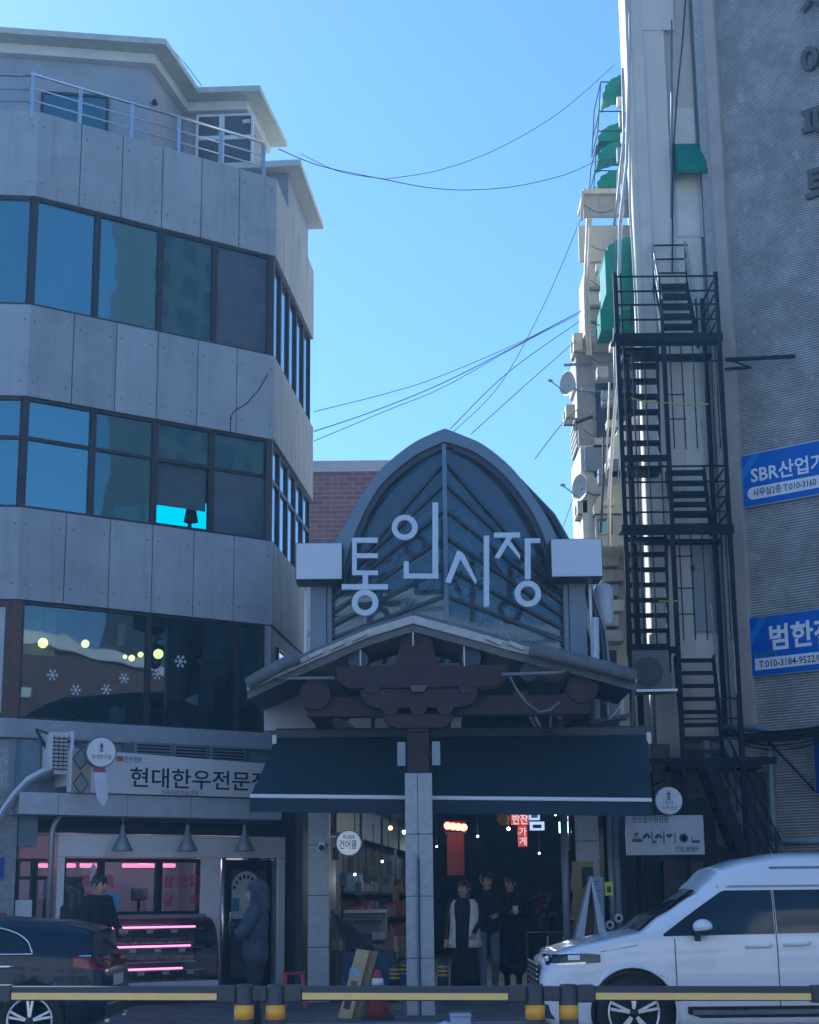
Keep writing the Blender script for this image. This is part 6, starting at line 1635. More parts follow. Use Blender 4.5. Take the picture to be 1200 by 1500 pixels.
# mirror
x, z = vx(1026, 1358); y = -van.ys(x, zb_) 
mr_ = MB(MV).ball((x, y - .17, z + .005), (.1, .11, .075), 16, 10).build('mirror', M_VAN, vt, smooth=True)
MB(MV).ball((x + .015, y - .17, z - .035), (.098, .1, .05), 16, 8).build('mirror_shell', M_BLACK, mr_, smooth=True)
MB(MV).bar((x - .05, y - .1, z - .06), (x - .02, y + .03, zb_ - .04), .06, .05).build('mirror_stalk', M_BLACK, mr_)
# lights, grille, lower trim
x_, zl_a = vx(815, 1404); 
side('headlight', [(x, zl_a - .075 + .05 * x, zl_a + .03 + .03 * x - max(0, x - .45) * .1) for x in seg(.06, vx(880)[0], 14)], mat('headlamp_black', (.01, .012, .015), .08, var=0), van, vt, MV, .008, sides=(-1, 1))
side('headlight_lens', [(x, zl_a - .02, zl_a + .028) for x in seg(vx(833)[0], vx(850)[0], 4)], mat('lamp_lens', (.75, .78, .8), .15), van, vt, MV, .014, sides=(-1, 1))
side('headlight_strip', [(x, zl_a - .085 + .05 * x, zl_a - .06 + .05 * x) for x in seg(.1, .45, 8)], M_STEEL, van, vt, MV, .012, sides=(-1, 1))
MB(MV).grid([[(-.012 - .0 * y, y * VW * .7, z) for y in [-1 + k / 6 for k in range(13)]] for z in (zh0 - .36, zh0 - .25, zh0 - .12)]).build('grille', M_BLACK, vt)
for k in range(5): MB(MV).box(-.03, -.014, -VW * .66, VW * .66, zh0 - .34 + k * .05, zh0 - .325 + k * .05).build('grille_bar', M_STEEL, vt)
MB(MV).prism([(-.02, .34), (.22, .30), (.3, .36), (.2, .42), (-.015, .48)], -VW * .86, -VW * .80, 'y').build('bumper_vent', M_BLACK, vt)
zs0, zs1 = vx(1100, 1491)[1], vx(1100, 1474)[1]
side('sill_trim', [(x, zs0 + (.04 if x < vx(1020)[0] else 0), zs1) for x in seg(vx(1005)[0], wx2 - RA - .05, 16)], M_BLACK, van, vt, MV, .008, 4)
side('sill_chrome', [(x, zs0 + .03, zs0 + .075) for x in seg(vx(1012)[0], wx2 - RA - .1, 14)], M_STEEL, van, vt, MV, .014, 2)

# ---- dark estate car at the left
SY = 17.2; SW = .9; SL = 4.45
SX1 = at(131, 1430, SY).x + .13        # tail
SX0 = SX1 - SL
def sx(px, py=1400): v = at(px, py, SY); return v.x - SX0, v.z
zrf = sx(60, 1348)[1]; zbelt = sx(40, 1398)[1]; xsp = sx(118)[0]
top = [(0, .62), (.06, .72), (.3, .82), (1.1, .95), (1.85, zrf - .02), (2.4, zrf + .05), (3.2, zrf + .03), (xsp - .3, zrf - .01), (xsp, zrf - .07), (xsp + .1, zrf - .16), (SL - .16, zbelt - .03), (SL - .04, zbelt - .1), (SL, zbelt - .2)]
suv = Car(SL, SW, top, [(0, .55), (.4, .78), (1.1, zbelt - .05), (3.4, zbelt), (SL - .2, zbelt - .05), (SL, zbelt - .25)], [(0, .28), (.2, .2), (SL - .3, .22), (SL, .36)], [(0, .75), (.15, .88), (.5, .96), (1, 1), (SL - .8, 1), (SL - .35, .97), (SL - .1, .9), (SL, .78)], None)
st_ = thing('dark_blue_car', (SX0, SY + SW, 0), 'dark navy hatchback with chrome window trim parked before the butcher shop', 'car')
MS = Matrix.Translation((SX0, SY + SW, 0))
M_NAV = mat('navy_metallic_paint', (.006, .011, .03), .35, .0, var=0, coat=.3, spec=.3)
sw2 = sx(47)[0]; sw1 = sw2 - 2.72; RS = .385; szw = .345
vs_, fs_ = suv.body([(sw1, szw), (sw2, szw)], RS)
MB(MS).add(vs_, fs_).build('body', M_NAV, st_, smooth=R(38), merge=True)
for wx in (sw1, sw2):
    for sd_ in (-1, 1): car_wheel(st_, wx, sd_ * (SW - .12), szw - .0, .335, .235, mat('silver_alloy', (.7, .71, .73), .3, .8, var=.03), 5, sd_, MS)
    MB(MS).lathe([(RS - .01, -SW + .15), (RS - .01, SW - .15)], (wx, 0, szw), 30, 'y').build('wheel_well', M_BLACK, st_)
    m = MB(MS); m.tube([(wx + math.cos(a) * (RS + .004), -suv.ys(wx + math.cos(a) * RS, max(szw + math.sin(a) * RS, .3)) - .004, szw + math.sin(a) * (RS + .004)) for a in [math.pi * (k / 20 * 1.2 - .1) for k in range(21)]], .012, 6); m.build('arch_lip', M_NAV, st_, smooth=True)
xe = sx(46)[0]
ztw = zrf - .06
def dlo(x):
    f_ = min(1, max(0, (xe - x) / .55)); return zbelt + .005 + (ztw - zbelt - .005) * math.sqrt(max(0, 1 - (1 - f_) ** 2)) * min(1, max(.02, (x - 1.15) / .7))
side('side_window', [(x, zbelt + .004, max(dlo(x), zbelt + .01)) for x in seg(1.2, xe - .002, 40)], G_CAR, suv, st_, MS, .004, sides=(-1, 1))
m = MB(MS); m.tube([(x, -suv.ys(x, z) - .008, z) for x, z in [(x, dlo(x)) for x in seg(1.9, xe - .001, 40)] + [(xe, zbelt)] + [(x, zbelt) for x in seg(xe, 1.3, 12)][1:]], .009, 6); m.build('window_chrome', mat('polished_chrome', (.75, .77, .8), .12, 1., var=0), st_, smooth=True)
side('window_pillar', [(x, zbelt + .01, dlo(x)) for x in (2.75, 2.83)], M_BLACK, suv, st_, MS, .006)
x, z = sx(6, 1416); y = -suv.ys(x, z); MB(MS).tube([(x - .1, y, z), (x - .07, y - .03, z), (x + .06, y - .03, z), (x + .09, y, z)], .012, 8).build('door_handle', MATS['polished_chrome'], st_)
# spoiler, rear glass, lights, plate
MB(MS).grid([[(xsp - .06 + t * .16, y * SW * .72, suv.zs(xsp - .06, 0) + .0 - t * .05 - .03 * y * y) for t in (0, .5, 1)] for y in [-1 + k / 6 for k in range(13)]]).build('spoiler', M_NAV, st_, smooth=True)
rows = [[(x, y * SW * .66, suv.zs(x, y * SW * .66) + .006) for y in [-1 + k / 6 for k in range(13)]] for x in seg(xsp + .03, SL - .2, 8)]
MB(MS).grid(rows).build('rear_window', G_CAR, st_, smooth=True)
zl0 = sx(118, 1424)[1]; zl1 = sx(118, 1402)[1]
side('tail_light', [(x, zl0 + .05 * (1 - (x - sx(106)[0]) / .3), zl1 - .02 * (x - sx(106)[0])) for x in seg(sx(106)[0], SL - .03, 10)], mat('tail_lamp_red', (.22, .01, .015), .12, var=0), suv, st_, MS, .008, sides=(-1, 1))
side('tail_lamp_glint', [(x, zl1 + .003, zl1 + .014) for x in seg(sx(114)[0], SL - .12, 6)], MATS['polished_chrome'], suv, st_, MS, .006)
xr_ = SL + .004
MB(MS).box(xr_ - .06, xr_ + .004, -SW * .55, SW * .55, zl0 + .04, zl1 - .05).build('light_bar', MATS['tail_lamp_red'], st_)
MB(MS).box(xr_ - .01, xr_ + .012, -.26, .26, zl0 - .16, zl0 - .05).build('number_plate', M_OFFW, st_)
MB(MS).box(xr_ - .05, xr_ + .02, -SW * .7, SW * .7, .36, .5).build('bumper', M_BLACK, st_, bevel=.02)
for y in (-.5, .5): MB(MS).box(xr_ - .03, xr_ + .03, y - .09, y + .09, .3, .35).build('exhaust_trim', MATS['polished_chrome'], st_, bevel=.01)
MB(MS).bar((sx(122)[0], -.15, sx(122, 1372)[1]), (sx(140)[0] + .05, .1, sx(140, 1395)[1]), .02, .02).build('wiper', M_BLACK, st_)

# ================================================================== guard rail in the road
YRL = 12.0
M_POST = mat('charcoal_post', (.04, .045, .055), .5, var=.1)
M_YEL = mat('cream_yellow_strip', (.85, .62, .22), .45, var=.05)
M_REF = mat('orange_reflective_band', (.85, .42, .03), .4, var=.1)
def gpost(par, px):
    p = at(px, 1442, YRL); x = p.x; zt = p.z
    o = MB().lathe([(.068, 0), (.068, zt - .02), (.055, zt), (.001, zt + .005)], (x, YRL, 0), 24).build('post', M_POST, par, smooth=R(40))
    z0 = at(px, 1493, YRL).z; z1 = at(px, 1472, YRL).z
    MB().lathe([(.0695, z0), (.0695, z1)], (x, YRL, 0), 24).build('reflective_band', M_REF, o, smooth=R(40))
    MB().lathe([(.0695, .25), (.0695, .35)], (x, YRL, 0), 24).build('reflective_band', M_REF, o, smooth=R(40))
    MB().lathe([(.12, .0), (.12, .02), (.07, .05)], (x, YRL, 0), 24).build('base_collar', M_POST, o, smooth=R(40))
    return x, zt
def grail(xa_, xb_, pa, pb, label):
    t = thing('guard_rail', ((xa_ + xb_) / 2, YRL, 0), label, 'guard rail', 'guard rail sections along the road')
    xs_ = []
    for px in (pa, pb):
        x, zt = gpost(t, px); xs_.append((x, zt))
    (x0, z0), (x1, z1) = xs_
    h0, h1 = z0 - .062, z1 - .062
    MB().bar((x0 + .06, YRL, h0), (x1 - .06, YRL, h1), .07, .1).build('rail_bar', M_POST, t, bevel=.02)
    MB().bar((x0 + .19, YRL - .038, h0 - .018), (x1 - .19, YRL - .038, h1 - .018), .008, .046).build('yellow_strip', M_YEL, t)
    for x, h, sg in ((x0, h0, 1), (x1, h1, -1)):
        MB().box(min(x + sg * .06, x + sg * .185), max(x + sg * .06, x + sg * .185), YRL - .055, YRL + .055, h - .06, h + .058).build('bracket', M_POST, t, bevel=.012)
        MB().box(min(x - sg * .06, x - sg * .125), max(x - sg * .06, x - sg * .125), YRL - .05, YRL + .05, h - .05, h + .05).build('end_bracket', M_POST, t, bevel=.012)
grail(*[at(q, 1442, YRL).x for q in (600, 600)], -20, 358, 'guard rail section with a cream strip in front of the dark car')
grail(*[at(q, 1442, YRL).x for q in (600, 600)], 404, 783, 'guard rail section with a cream strip before the market entrance')
grail(*[at(q, 1442, YRL).x for q in (600, 600)], 832, 1225, 'guard rail section with a cream strip in front of the white van')
# ================================================================== people
import numpy as np
M_SKIN = mat('skin', (.42, .27, .2), .55, var=.08, scale=30)
M_HAIR = mat('black_hair', (.012, .01, .01), .45, var=.2, scale=60)
M_EYE = mat('dark_eye', (.01, .008, .008), .2, var=0)
M_LIP = mat('lip', (.3, .12, .1), .5, var=0)
def capsule(m, a, b, ra, rb, n=14):
    a, b = Vector(a), Vector(b); t = (b - a).normalized() if (b - a).length > 1e-5 else Vector((0, 0, 1))
    pts = []; rs = []
    for k in range(4):
        q = math.pi / 2 * (1 - k / 4); pts.append(a - t * ra * math.sin(q)); rs.append(max(ra * math.cos(q), .001))
    pts += [a, b]; rs += [ra, rb]
    for k in range(1, 5):
        q = math.pi / 2 * k / 4; pts.append(b + t * rb * math.sin(q)); rs.append(max(rb * math.cos(q), .001))
    m.tube(pts, rs, n)
def person(name, loc, h, rz, pose, cols, label, look=(0, -1, 0), hair='short', bulk=1.0, skirt=None, hood=False, hand='skin'):
    """pose: joint overrides for a 1.70 m figure facing -y"""
    S = h / 1.70
    J = dict(pelvis=(0, 0, .95), waist=(0, .0, 1.08), chest=(0, 0, 1.28), neck=(0, .01, 1.46), head=(0, -.01, 1.60),
             shl=(-.185, .01, 1.40), shr=(.185, .01, 1.40), ell=(-.24, .02, 1.12), elr=(.24, .02, 1.12), wrl=(-.24, -.04, .87), wrr=(.24, -.04, .87),
             hipl=(-.09, 0, .92), hipr=(.09, 0, .92), knl=(-.1, -.01, .49), knr=(.1, -.01, .49), anl=(-.1, .02, .09), anr=(.1, .02, .09))
    J.update(pose); J = {k: Vector(v) for k, v in J.items()}
    pr = []          # (a, b, ra, rb, tag)
    def c(a, b, ra, rb, tag): pr.append((Vector(a), Vector(b), ra, rb, tag))
    B = bulk
    hips = J['pelvis']
    for dx in (-.07, .07):
        c(hips + Vector((dx, 0, -.02)), J['waist'] + Vector((dx * .9, 0, 0)), .105 * B, .095 * B, 'top')
        c(J['waist'] + Vector((dx * .9, 0, 0)), J['chest'] + Vector((dx * 1.25, 0, .03)), .095 * B, .105 * B, 'top')
    c(J['shl'], J['shr'], .07 * B, .07 * B, 'top')
    c(J['chest'] + Vector((0, 0, .08)), J['neck'] - Vector((0, 0, .02)), .10 * B, .06, 'top')
    c(J['neck'] - Vector((0, 0, .03)), J['neck'] + Vector((0, -.005, .06)), .05, .047, 'skin')
    for s_ in 'lr':
        c(J['sh' + s_], J['el' + s_], .062 * B, .05 * B, 'sleeve'); c(J['el' + s_], J['wr' + s_], .05 * B, .036 * B, 'sleeve')
        d = (J['wr' + s_] - J['el' + s_]).normalized(); p = J['wr' + s_]
        side_ = d.cross(Vector((0, 1, 0)) if abs(d.y) < .8 else Vector((0, 0, 1))).normalized(); nrm = d.cross(side_)
        c(p + d * .02, p + d * .085, .028, .032, hand)
        for k in range(4):
            o = side_ * ((k - 1.5) * .018); L_ = (.058, .07, .066, .052)[k]
            a = p + d * .09 + o; b = a + d * L_ * .6 + nrm * .012; c(a, b, .011, .010, hand); c(b, b + d * L_ * .4 + nrm * .025, .010, .008, hand)
        a = p + d * .04 + side_ * .03; c(a, a + d * .035 + side_ * .03, .013, .011, hand); c(a + d * .035 + side_ * .03, a + d * .065 + side_ * .034 + nrm * .012, .011, .009, hand)
        if not skirt:
            c(J['hip' + s_], J['kn' + s_], .088 * B, .062, 'legs'); c(J['kn' + s_], J['an' + s_] + Vector((0, 0, .03)), .06, .046, 'legs')
        else:
            c(J['hip' + s_], J['kn' + s_], .1, .1, 'legs'); c(J['kn' + s_], J['an' + s_] + Vector((0, 0, skirt)), .11, .12, 'legs'); c(J['kn' + s_], J['an' + s_] + Vector((0, 0, .02)), .055, .045, 'legs')
        an = J['an' + s_]; c(an + Vector((0, .03, -.04)), an + Vector((0, -.13, -.052)), .045, .036, 'shoe')
    # head
    H = J['head']; f = Vector(look).normalized(); rt = f.cross(Vector((0, 0, 1))).normalized(); up = rt.cross(f)
    def hp(fw, r_, u_): return H + f * fw + rt * r_ + up * u_
    c(hp(-.012, 0, .03), hp(-.01, 0, .035), .096, .096, 'hair')
    c(hp(.012, 0, .012), hp(.02, 0, -.05), .083, .068, 'skin'); c(hp(.03, 0, -.06), hp(.045, 0, -.085), .052, .036, 'skin')
    c(hp(.09, 0, .005), hp(.105, 0, -.028), .010, .015, 'skin')
    c(hp(-.02, 0, .045), hp(.025, 0, .06), .092, .072, 'hair')
    for s_ in (-1, 1):
        c(hp(-.005, s_ * .088, -.0), hp(-.008, s_ * .09, -.035), .016, .012, 'skin')
        c(hp(.083, s_ * .033, .012), hp(.084, s_ * .031, .012), .009, .009, 'eye')
        c(hp(.085, s_ * .02, .034), hp(.078, s_ * .046, .034), .008, .007, 'hair')
    c(hp(.083, -.02, -.062), hp(.083, .02, -.062), .0095, .0095, 'lip')
    if hair == 'long':
        for s_ in (-1, 1): c(hp(-.03, s_ * .07, .03), hp(-.045, s_ * .085, -.16), .045, .04, 'hair')
        c(hp(-.06, 0, 0), hp(-.07, 0, -.18), .075, .06, 'hair')
    if hood:
        c(hp(-.035, 0, .045), hp(-.03, 0, .05), .118, .118, 'hood'); c(hp(-.06, 0, -.02), hp(-.07, 0, -.14), .1, .1, 'hood')
        for s_ in (-1, 1): c(hp(.015, s_ * .085, .05), hp(.02, s_ * .075, -.11), .035, .045, 'hood')
        c(hp(.03, -.05, .105), hp(.03, .05, .105), .03, .03, 'hood')
    if pose.get('coat'): pass
    for e in cols.get('extra', ()): c(*e)
    m = MB()
    for a, b, ra, rb, tg in pr: capsule(m, a * S, b * S, ra * S, rb * S)
    me = bpy.data.meshes.new('tmp'); me.from_pydata([tuple(v) for v in m.v], [], m.f)
    ob = bpy.data.objects.new('tmp', me); COL.objects.link(ob)
    md = ob.modifiers.new('r', 'REMESH'); md.mode = 'VOXEL'; md.voxel_size = .0095; md.adaptivity = 0
    sm = ob.modifiers.new('s', 'SMOOTH'); sm.factor = .5; sm.iterations = 2
    dg = bpy.context.evaluated_depsgraph_get()
    me2 = bpy.data.meshes.new_from_object(ob.evaluated_get(dg)); bpy.data.objects.remove(ob); bpy.data.meshes.remove(me)
    tags = ['top', 'sleeve', 'legs', 'shoe', 'skin', 'hair', 'eye', 'lip', 'hood']
    ml = {'skin': M_SKIN, 'hair': M_HAIR, 'eye': M_EYE, 'lip': M_LIP}
    for tg in tags: me2.materials.append(ml.get(tg) or cols.get(tg) or cols['top'])
    n = len(me2.polygons); ctr = np.empty(n * 3); me2.polygons.foreach_get('center', ctr); ctr = ctr.reshape(-1, 3)
    best = np.full(n, 1e9); idx = np.zeros(n, int)
    for a, b, ra, rb, tg in pr:
        A = np.array(a) * S; Bv = np.array(b) * S; d = Bv - A; L2 = max((d * d).sum(), 1e-9)
        t = np.clip(((ctr - A) @ d) / L2, 0, 1); dist = np.linalg.norm(ctr - A - t[:, None] * d, axis=1) - (ra + (rb - ra) * t) * S
        if tg in ('eye', 'lip'): dist = dist - .004
        k = dist < best; best[k] = dist[k]; idx[k] = tags.index(tg)
    me2.polygons.foreach_set('material_index', idx.astype(np.int32)); me2.polygons.foreach_set('use_smooth', np.ones(n, bool)); me2.update()
    me2.name = name
    t = thing('person', loc, label, 'person', None, rz)
    o = bpy.data.objects.new('body', me2); COL.objects.link(o); o.parent = t; WLOC[o.name] = Vector(loc)
    return t, S
def cloth(n, c, sc=9): return mat(n, c, .85, var=.2, scale=sc, bump=.3, bscale=14)
def px_at(px, Y, z=.15): v = at(px, 1350, Y); return (v.x, Y, z)
K_NAVY = cloth('navy_jacket_cloth', (.045, .055, .085)); K_BLK = cloth('black_coat_cloth', (.012, .012, .016)); K_JEAN = cloth('faded_denim', (.16, .2, .25)); K_TRO = cloth('dark_trousers', (.02, .022, .03)); K_SHOE = mat('dark_shoe', (.02, .02, .02), .5); K_WSHOE = mat('pale_shoe', (.4, .4, .4), .6); K_KNIT = cloth('dark_knit', (.02, .02, .03))
# hooded man, arms folded, facing along the street
person('hooded', px_at(375, 19.0, .004), 1.68, R(-86), dict(ell=(-.27, -.15, 1.17), elr=(.27, -.15, 1.17), wrl=(.1, -.24, 1.24), wrr=(-.08, -.2, 1.18), shl=(-.19, -.01, 1.39), shr=(.19, -.01, 1.39), anl=(-.12, .04, .09), anr=(.12, -.04, .09)),
       dict(top=K_NAVY, sleeve=K_NAVY, legs=K_TRO, shoe=K_SHOE, hood=K_NAVY), 'person in a navy hooded jacket with folded arms standing before the glass door', hood=True, bulk=1.42, hand='sleeve')
# three people coming out of the arcade
t, S = person('white_vest', px_at(680, 23.8), 1.58, R(-8), dict(ell=(-.25, .03, 1.14), wrl=(-.27, -.03, .88), elr=(.24, .0, 1.13), wrr=(.16, -.16, .95), anl=(-.1, -.05, .09), anr=(.11, .06, .09)),
       dict(top=K_KNIT, sleeve=K_KNIT, legs=K_BLK, shoe=K_SHOE), 'person in an open white vest and long dark skirt walking out of the arcade', look=(-.45, -1, .12), hair='long', skirt=.06)
ws = MB(Matrix.Translation(WLOC[t.name]) @ Matrix.Rotation(R(-8), 4, 'Z'))
prof_v = [(1.44, .17, .13), (1.38, .215, .15), (1.25, .225, .165), (1.1, .215, .16), (.98, .225, .17), (.84, .245, .185), (.74, .25, .19)]
for s_, a0, a1 in ((1, -62, 100), (-1, -62, 100)):
    rows = []
    for z, rx, ry in prof_v:
        a_0 = -62 + (z - .74) * 22 - (10 if s_ > 0 else 0)
        rows.append([(s_ * rx * S * math.cos(R(a)), ry * S * math.sin(R(a)) + .01, z * S) for a in [a_0 + (100 - a_0) * k / 14 for k in range(15)]])
    ws.grid(rows)
w1 = len(ws.v) // 2
wv = bpy.data.meshes.new('vest'); L0 = WLOC[t.name]
inv = (Matrix.Translation(L0) @ Matrix.Rotation(R(-8), 4, 'Z')).inverted()
wv.from_pydata([tuple(inv @ p) for p in ws.v], [], ws.f); wv.materials.append(cloth('white_vest_cloth', (.68, .67, .64))); wv.shade_smooth()
ov = bpy.data.objects.new('vest', wv); COL.objects.link(ov); ov.parent = t
ov.modifiers.new('solid', 'SOLIDIFY').thickness = .015
t, S = person('jeans', px_at(714, 24.1), 1.70, R(6), dict(anl=(-.1, -.18, .1), knl=(-.1, -.16, .5), anr=(.12, .16, .12), knr=(.11, -.02, .5), ell=(-.25, .08, 1.14), wrl=(-.22, -.02, .92), wrr=(.12, -.2, 1.12), elr=(.24, -.02, 1.13)),
       dict(top=K_BLK, sleeve=K_BLK, legs=K_JEAN, shoe=K_WSHOE), 'person in a black jacket and faded jeans striding out of the arcade', look=(.5, -1, 0))
t, S = person('cup', px_at(750, 24.5), 1.66, R(-14), dict(elr=(.24, -.02, 1.12), wrr=(.14, -.24, 1.18), anl=(-.1, .08, .09), anr=(.1, -.08, .09)),
       dict(top=K_BLK, sleeve=K_BLK, legs=K_BLK, shoe=K_SHOE), 'person in a long black coat holding a white paper cup', look=(-.75, -1, 0), hair='long', skirt=.3)
F_ = Frame((WLOC[t.name].x, WLOC[t.name].y), -14)
cp = F_.w(.12 * S, -.33 * S, .15 + 1.16 * S)
tc_ = thing('paper_cup', cp, 'white paper cup held by the person in the long black coat', 'cup')
MB().lathe([(.03, cp.z), (.042, cp.z + .1)], (cp.x, cp.y, 0), 16).build('cup', M_WHITE, tc_, smooth=True); MB().lathe([(.044, cp.z + .1), (.044, cp.z + .112), (.02, cp.z + .115)], (cp.x, cp.y, 0), 16).build('lid', M_WHITE, tc_)
# two shoppers at the meat case
person('shopper', px_at(143, 20.6), 1.66, R(60), dict(elr=(.22, -.1, 1.13), wrr=(.12, -.26, 1.05)), dict(top=K_BLK, sleeve=K_BLK, legs=K_TRO, shoe=K_SHOE), 'person in a black padded coat facing the meat case', look=(0, -1, -.1), bulk=1.15)
person('shopper', px_at(112, 20.8), 1.54, R(150), dict(), dict(top=K_BLK, sleeve=K_BLK, legs=K_TRO, shoe=K_SHOE), 'shorter dark clothed person with back turned beside the padded coat', hair='long', bulk=1.2)
# ================================================================== small things on the pavement
# traffic cone
c = at(553, 1422, 20.0)
p = (c.x, 20.0, .151)
t = thing('traffic_cone', p, 'faded red traffic cone with a white band beside the leaning boards', 'cone')
zt = c.z
MB().lathe([(.15, .175), (.045, zt - .02), (.03, zt + .01), (.001, zt + .012)], (p[0], p[1], 0), 24).build('cone', mat('faded_cone_red', (.32, .05, .05), .6, var=.15), t, smooth=True)
zz0, zz1 = at(553, 1443, 20).z, at(553, 1433, 20).z
def cr(z): return .15 + (.045 - .15) * (z - .175) / (zt - .02 - .175)
MB().lathe([(cr(zz0) + .004, zz0), (cr(zz1) + .004, zz1)], (p[0], p[1], 0), 24).build('white_band', mat('cone_band_white', (.75, .75, .75), .4), t, smooth=True)
MB().prism([(p[0] - .19, p[1] - .19), (p[0] + .19, p[1] - .19), (p[0] + .19, p[1] + .19), (p[0] - .19, p[1] + .19)], .151, .18, 'z').build('base', mat('cone_base', (.05, .02, .02), .8), t, bevel=.01)
# leaning folded yellow boards
M_BRD = mat('yellowed_board', (.5, .36, .17), .6, var=.2, scale=5); M_BRD2 = mat('board_edge', (.3, .2, .08), .7, var=.2)
BL = ['printed yellow board in front of the two leaning behind it', 'middle yellow board of the leaning stack', 'rearmost yellow board of the leaning stack']
for k in range(3):
    a = at(532 + k * 9, 1391 + k * 1, 20.55 + k * .06); b = at(505 + k * 9, 1506, 20.05 + k * .06)
    b.z = max(b.z, .151); w_ = .16 if k == 0 else .07
    t = thing('folded_board', (b.x, b.y, .151), BL[k], 'board', 'yellow boards leaning beside the cone')
    d = (a - b).normalized(); x = Vector((1, 0, 0)); nrm = d.cross(x).normalized(); x = (x - d * x.dot(d)).normalized()
    def q(u, v, wv): return b + d * v + x * u + nrm * wv
    Lb = (a - b).length
    MB().add([q(-w_ / 2, 0, 0), q(w_ / 2, 0, 0), q(w_ / 2, Lb, 0), q(-w_ / 2, Lb, 0), q(-w_ / 2, 0, .02), q(w_ / 2, 0, .02), q(w_ / 2, Lb, .02), q(-w_ / 2, Lb, .02)], [(0, 3, 2, 1), (4, 5, 6, 7), (0, 1, 5, 4), (1, 2, 6, 5), (2, 3, 7, 6), (3, 0, 4, 7)]).build('board', M_BRD if k == 0 else M_BRD2, t, bevel=.004)
    if k == 0:
        sg_ = -1 if nrm.y > 0 else 1; off = -.004 if nrm.y > 0 else .024
        for v0, v1, u0, u1, mm_ in ((.12, .32, -.05, .03, 'board_print_dark'), (.42, .5, -.04, .04, 'board_print_olive'), (.56, .66, -.09, .05, 'board_print_blue'), (.7, .95, -.06, .05, 'board_print_dark'), (1.0, 1.08, -.03, .05, 'board_print_olive')):
            if v1 < Lb: MB().add([q(u0, v0, off), q(u1, v0, off), q(u1, v1, off), q(u0, v1, off)], [(0, 1, 2, 3)]).build('print', mat(mm_, {'board_print_dark': (.06, .045, .03), 'board_print_olive': (.16, .13, .06), 'board_print_blue': (.3, .4, .5)}[mm_], .6, var=.3, scale=25), t)
# short bollards with yellow bands
for x, y, Y, lab in ((578, 1412, 23.2, 'dark bollard with yellow bands in front of the other beside the centre column'), (590, 1406, 23.8, 'dark bollard with yellow bands half hidden behind the other one'), (649, 1408, 23.3, 'dark bollard with yellow bands beside the person in the white vest')):
    p = at(x, y, Y)
    t = thing('bollard', (p.x, Y, .151), lab, 'bollard', 'banded bollards at the arcade mouth')
    MB().lathe([(.075, .151), (.075, p.z - .02), (.06, p.z + .02), (.001, p.z + .03)], (p.x, Y, 0), 20).build('tube', M_POST, t, smooth=R(40))
    for k in range(3): MB().lathe([(.077, p.z - .09 - k * .055), (.077, p.z - .06 - k * .055)], (p.x, Y, 0), 20).build('band', mat('amber_band', (.6, .36, .05), .4), t, smooth=R(40))
# red plastic stool
c = at(431, 1424, 22.2); zs = c.z; t = thing('plastic_stool', (c.x, 22.2, .151), 'red plastic stool tucked beside the granite pillar', 'stool')
M_STL = mat('red_stool_plastic', (.38, .03, .05), .4, var=.08)
MB().prism([(c.x - .14, 22.06), (c.x + .14, 22.06), (c.x + .14, 22.34), (c.x - .14, 22.34)], zs - .03, zs, 'z').build('seat', M_STL, t, bevel=.015)
for sx_ in (-1, 1):
    for sy in (-1, 1): MB().bar((c.x + sx_ * .11, 22.2 + sy * .11, zs - .03), (c.x + sx_ * .16, 22.2 + sy * .16, .152), .045, .045).build('leg', M_STL, t)
# pale foam boxes on the road edge
for x0, x1, y0, Y, h, lab in ((660, 690, 1486, 18.4, .0, 'pale blue foam box lying on the road edge'),):
    a = at(x0, y0, Y); b = at(x1, y0, Y); t = thing('foam_box', ((a.x + b.x) / 2, Y + .15, .001), lab, 'box')
    MB().box(a.x, b.x, Y, Y + .3, .001, a.z - .03).build('body', mat('pale_foam', (.5, .56, .66), .7, var=.05), t, bevel=.01); MB().box(a.x - .008, b.x + .008, Y - .008, Y + .308, a.z - .028, a.z).build('lid', MATS['pale_foam'], t, bevel=.01)
a = at(652, 1497, 18.3); t = thing('white_bag', (a.x, 18.3, .001), 'crumpled white plastic bag beside the foam box', 'bag')
m = MB(); m.ball((a.x, 18.35, a.z * .5 - .0), (.13, .14, a.z * .5), 14, 9)
o = m.build('sack', mat('white_plastic_bag', (.62, .66, .74), .4, var=.05), t, smooth=True); dm = o.modifiers.new('d', 'DISPLACE'); tx = bpy.data.textures.new('crumple', 'CLOUDS'); tx.noise_scale = .08; dm.texture = tx; dm.strength = .05
# folded white A-board and upright banner at the right pier
p = at(866, 1283, 22.7); 
t = thing('folded_parasol_board', (p.x, 22.7, .151), 'white A-frame board seen edge on beside the yellow panel', 'board')
bl_, br2 = at(846, 1375, 22.7), at(884, 1372, 22.7)
for q_, w_ in ((bl_, .05), (br2, .05)):
    q_.z = .9
    d = (q_ - p); e = p + d * 1.35; e.z = max(e.z, .152)
    m = MB(); m.add([p + Vector((-.01, 0, 0)), p + Vector((.012, 0, 0)), e + Vector((.09, -.1, 0)), e + Vector((-.07, -.1, 0)), p + Vector((-.01, .3, 0)), p + Vector((.012, .3, 0)), e + Vector((.09, .3, 0)), e + Vector((-.07, .3, 0))], [(0, 1, 2, 3), (7, 6, 5, 4), (0, 4, 5, 1), (1, 5, 6, 2), (2, 6, 7, 3), (3, 7, 4, 0)])
    m.build('leaf', mat('white_board_leaf', (.5, .55, .64), .5, var=.05), t)
a = at(868, 1285, 22.9); b = at(887, 1372, 22.9)
t = thing('upright_banner', ((a.x + b.x) / 2, 22.9, .151), 'pale blue upright banner of small print beside the granite pillar', 'banner')
MB().box(a.x, b.x, 22.9, 22.915, b.z, a.z).build('sheet', mat('pale_blue_sheet', (.36, .42, .58), .6, var=.04), t)
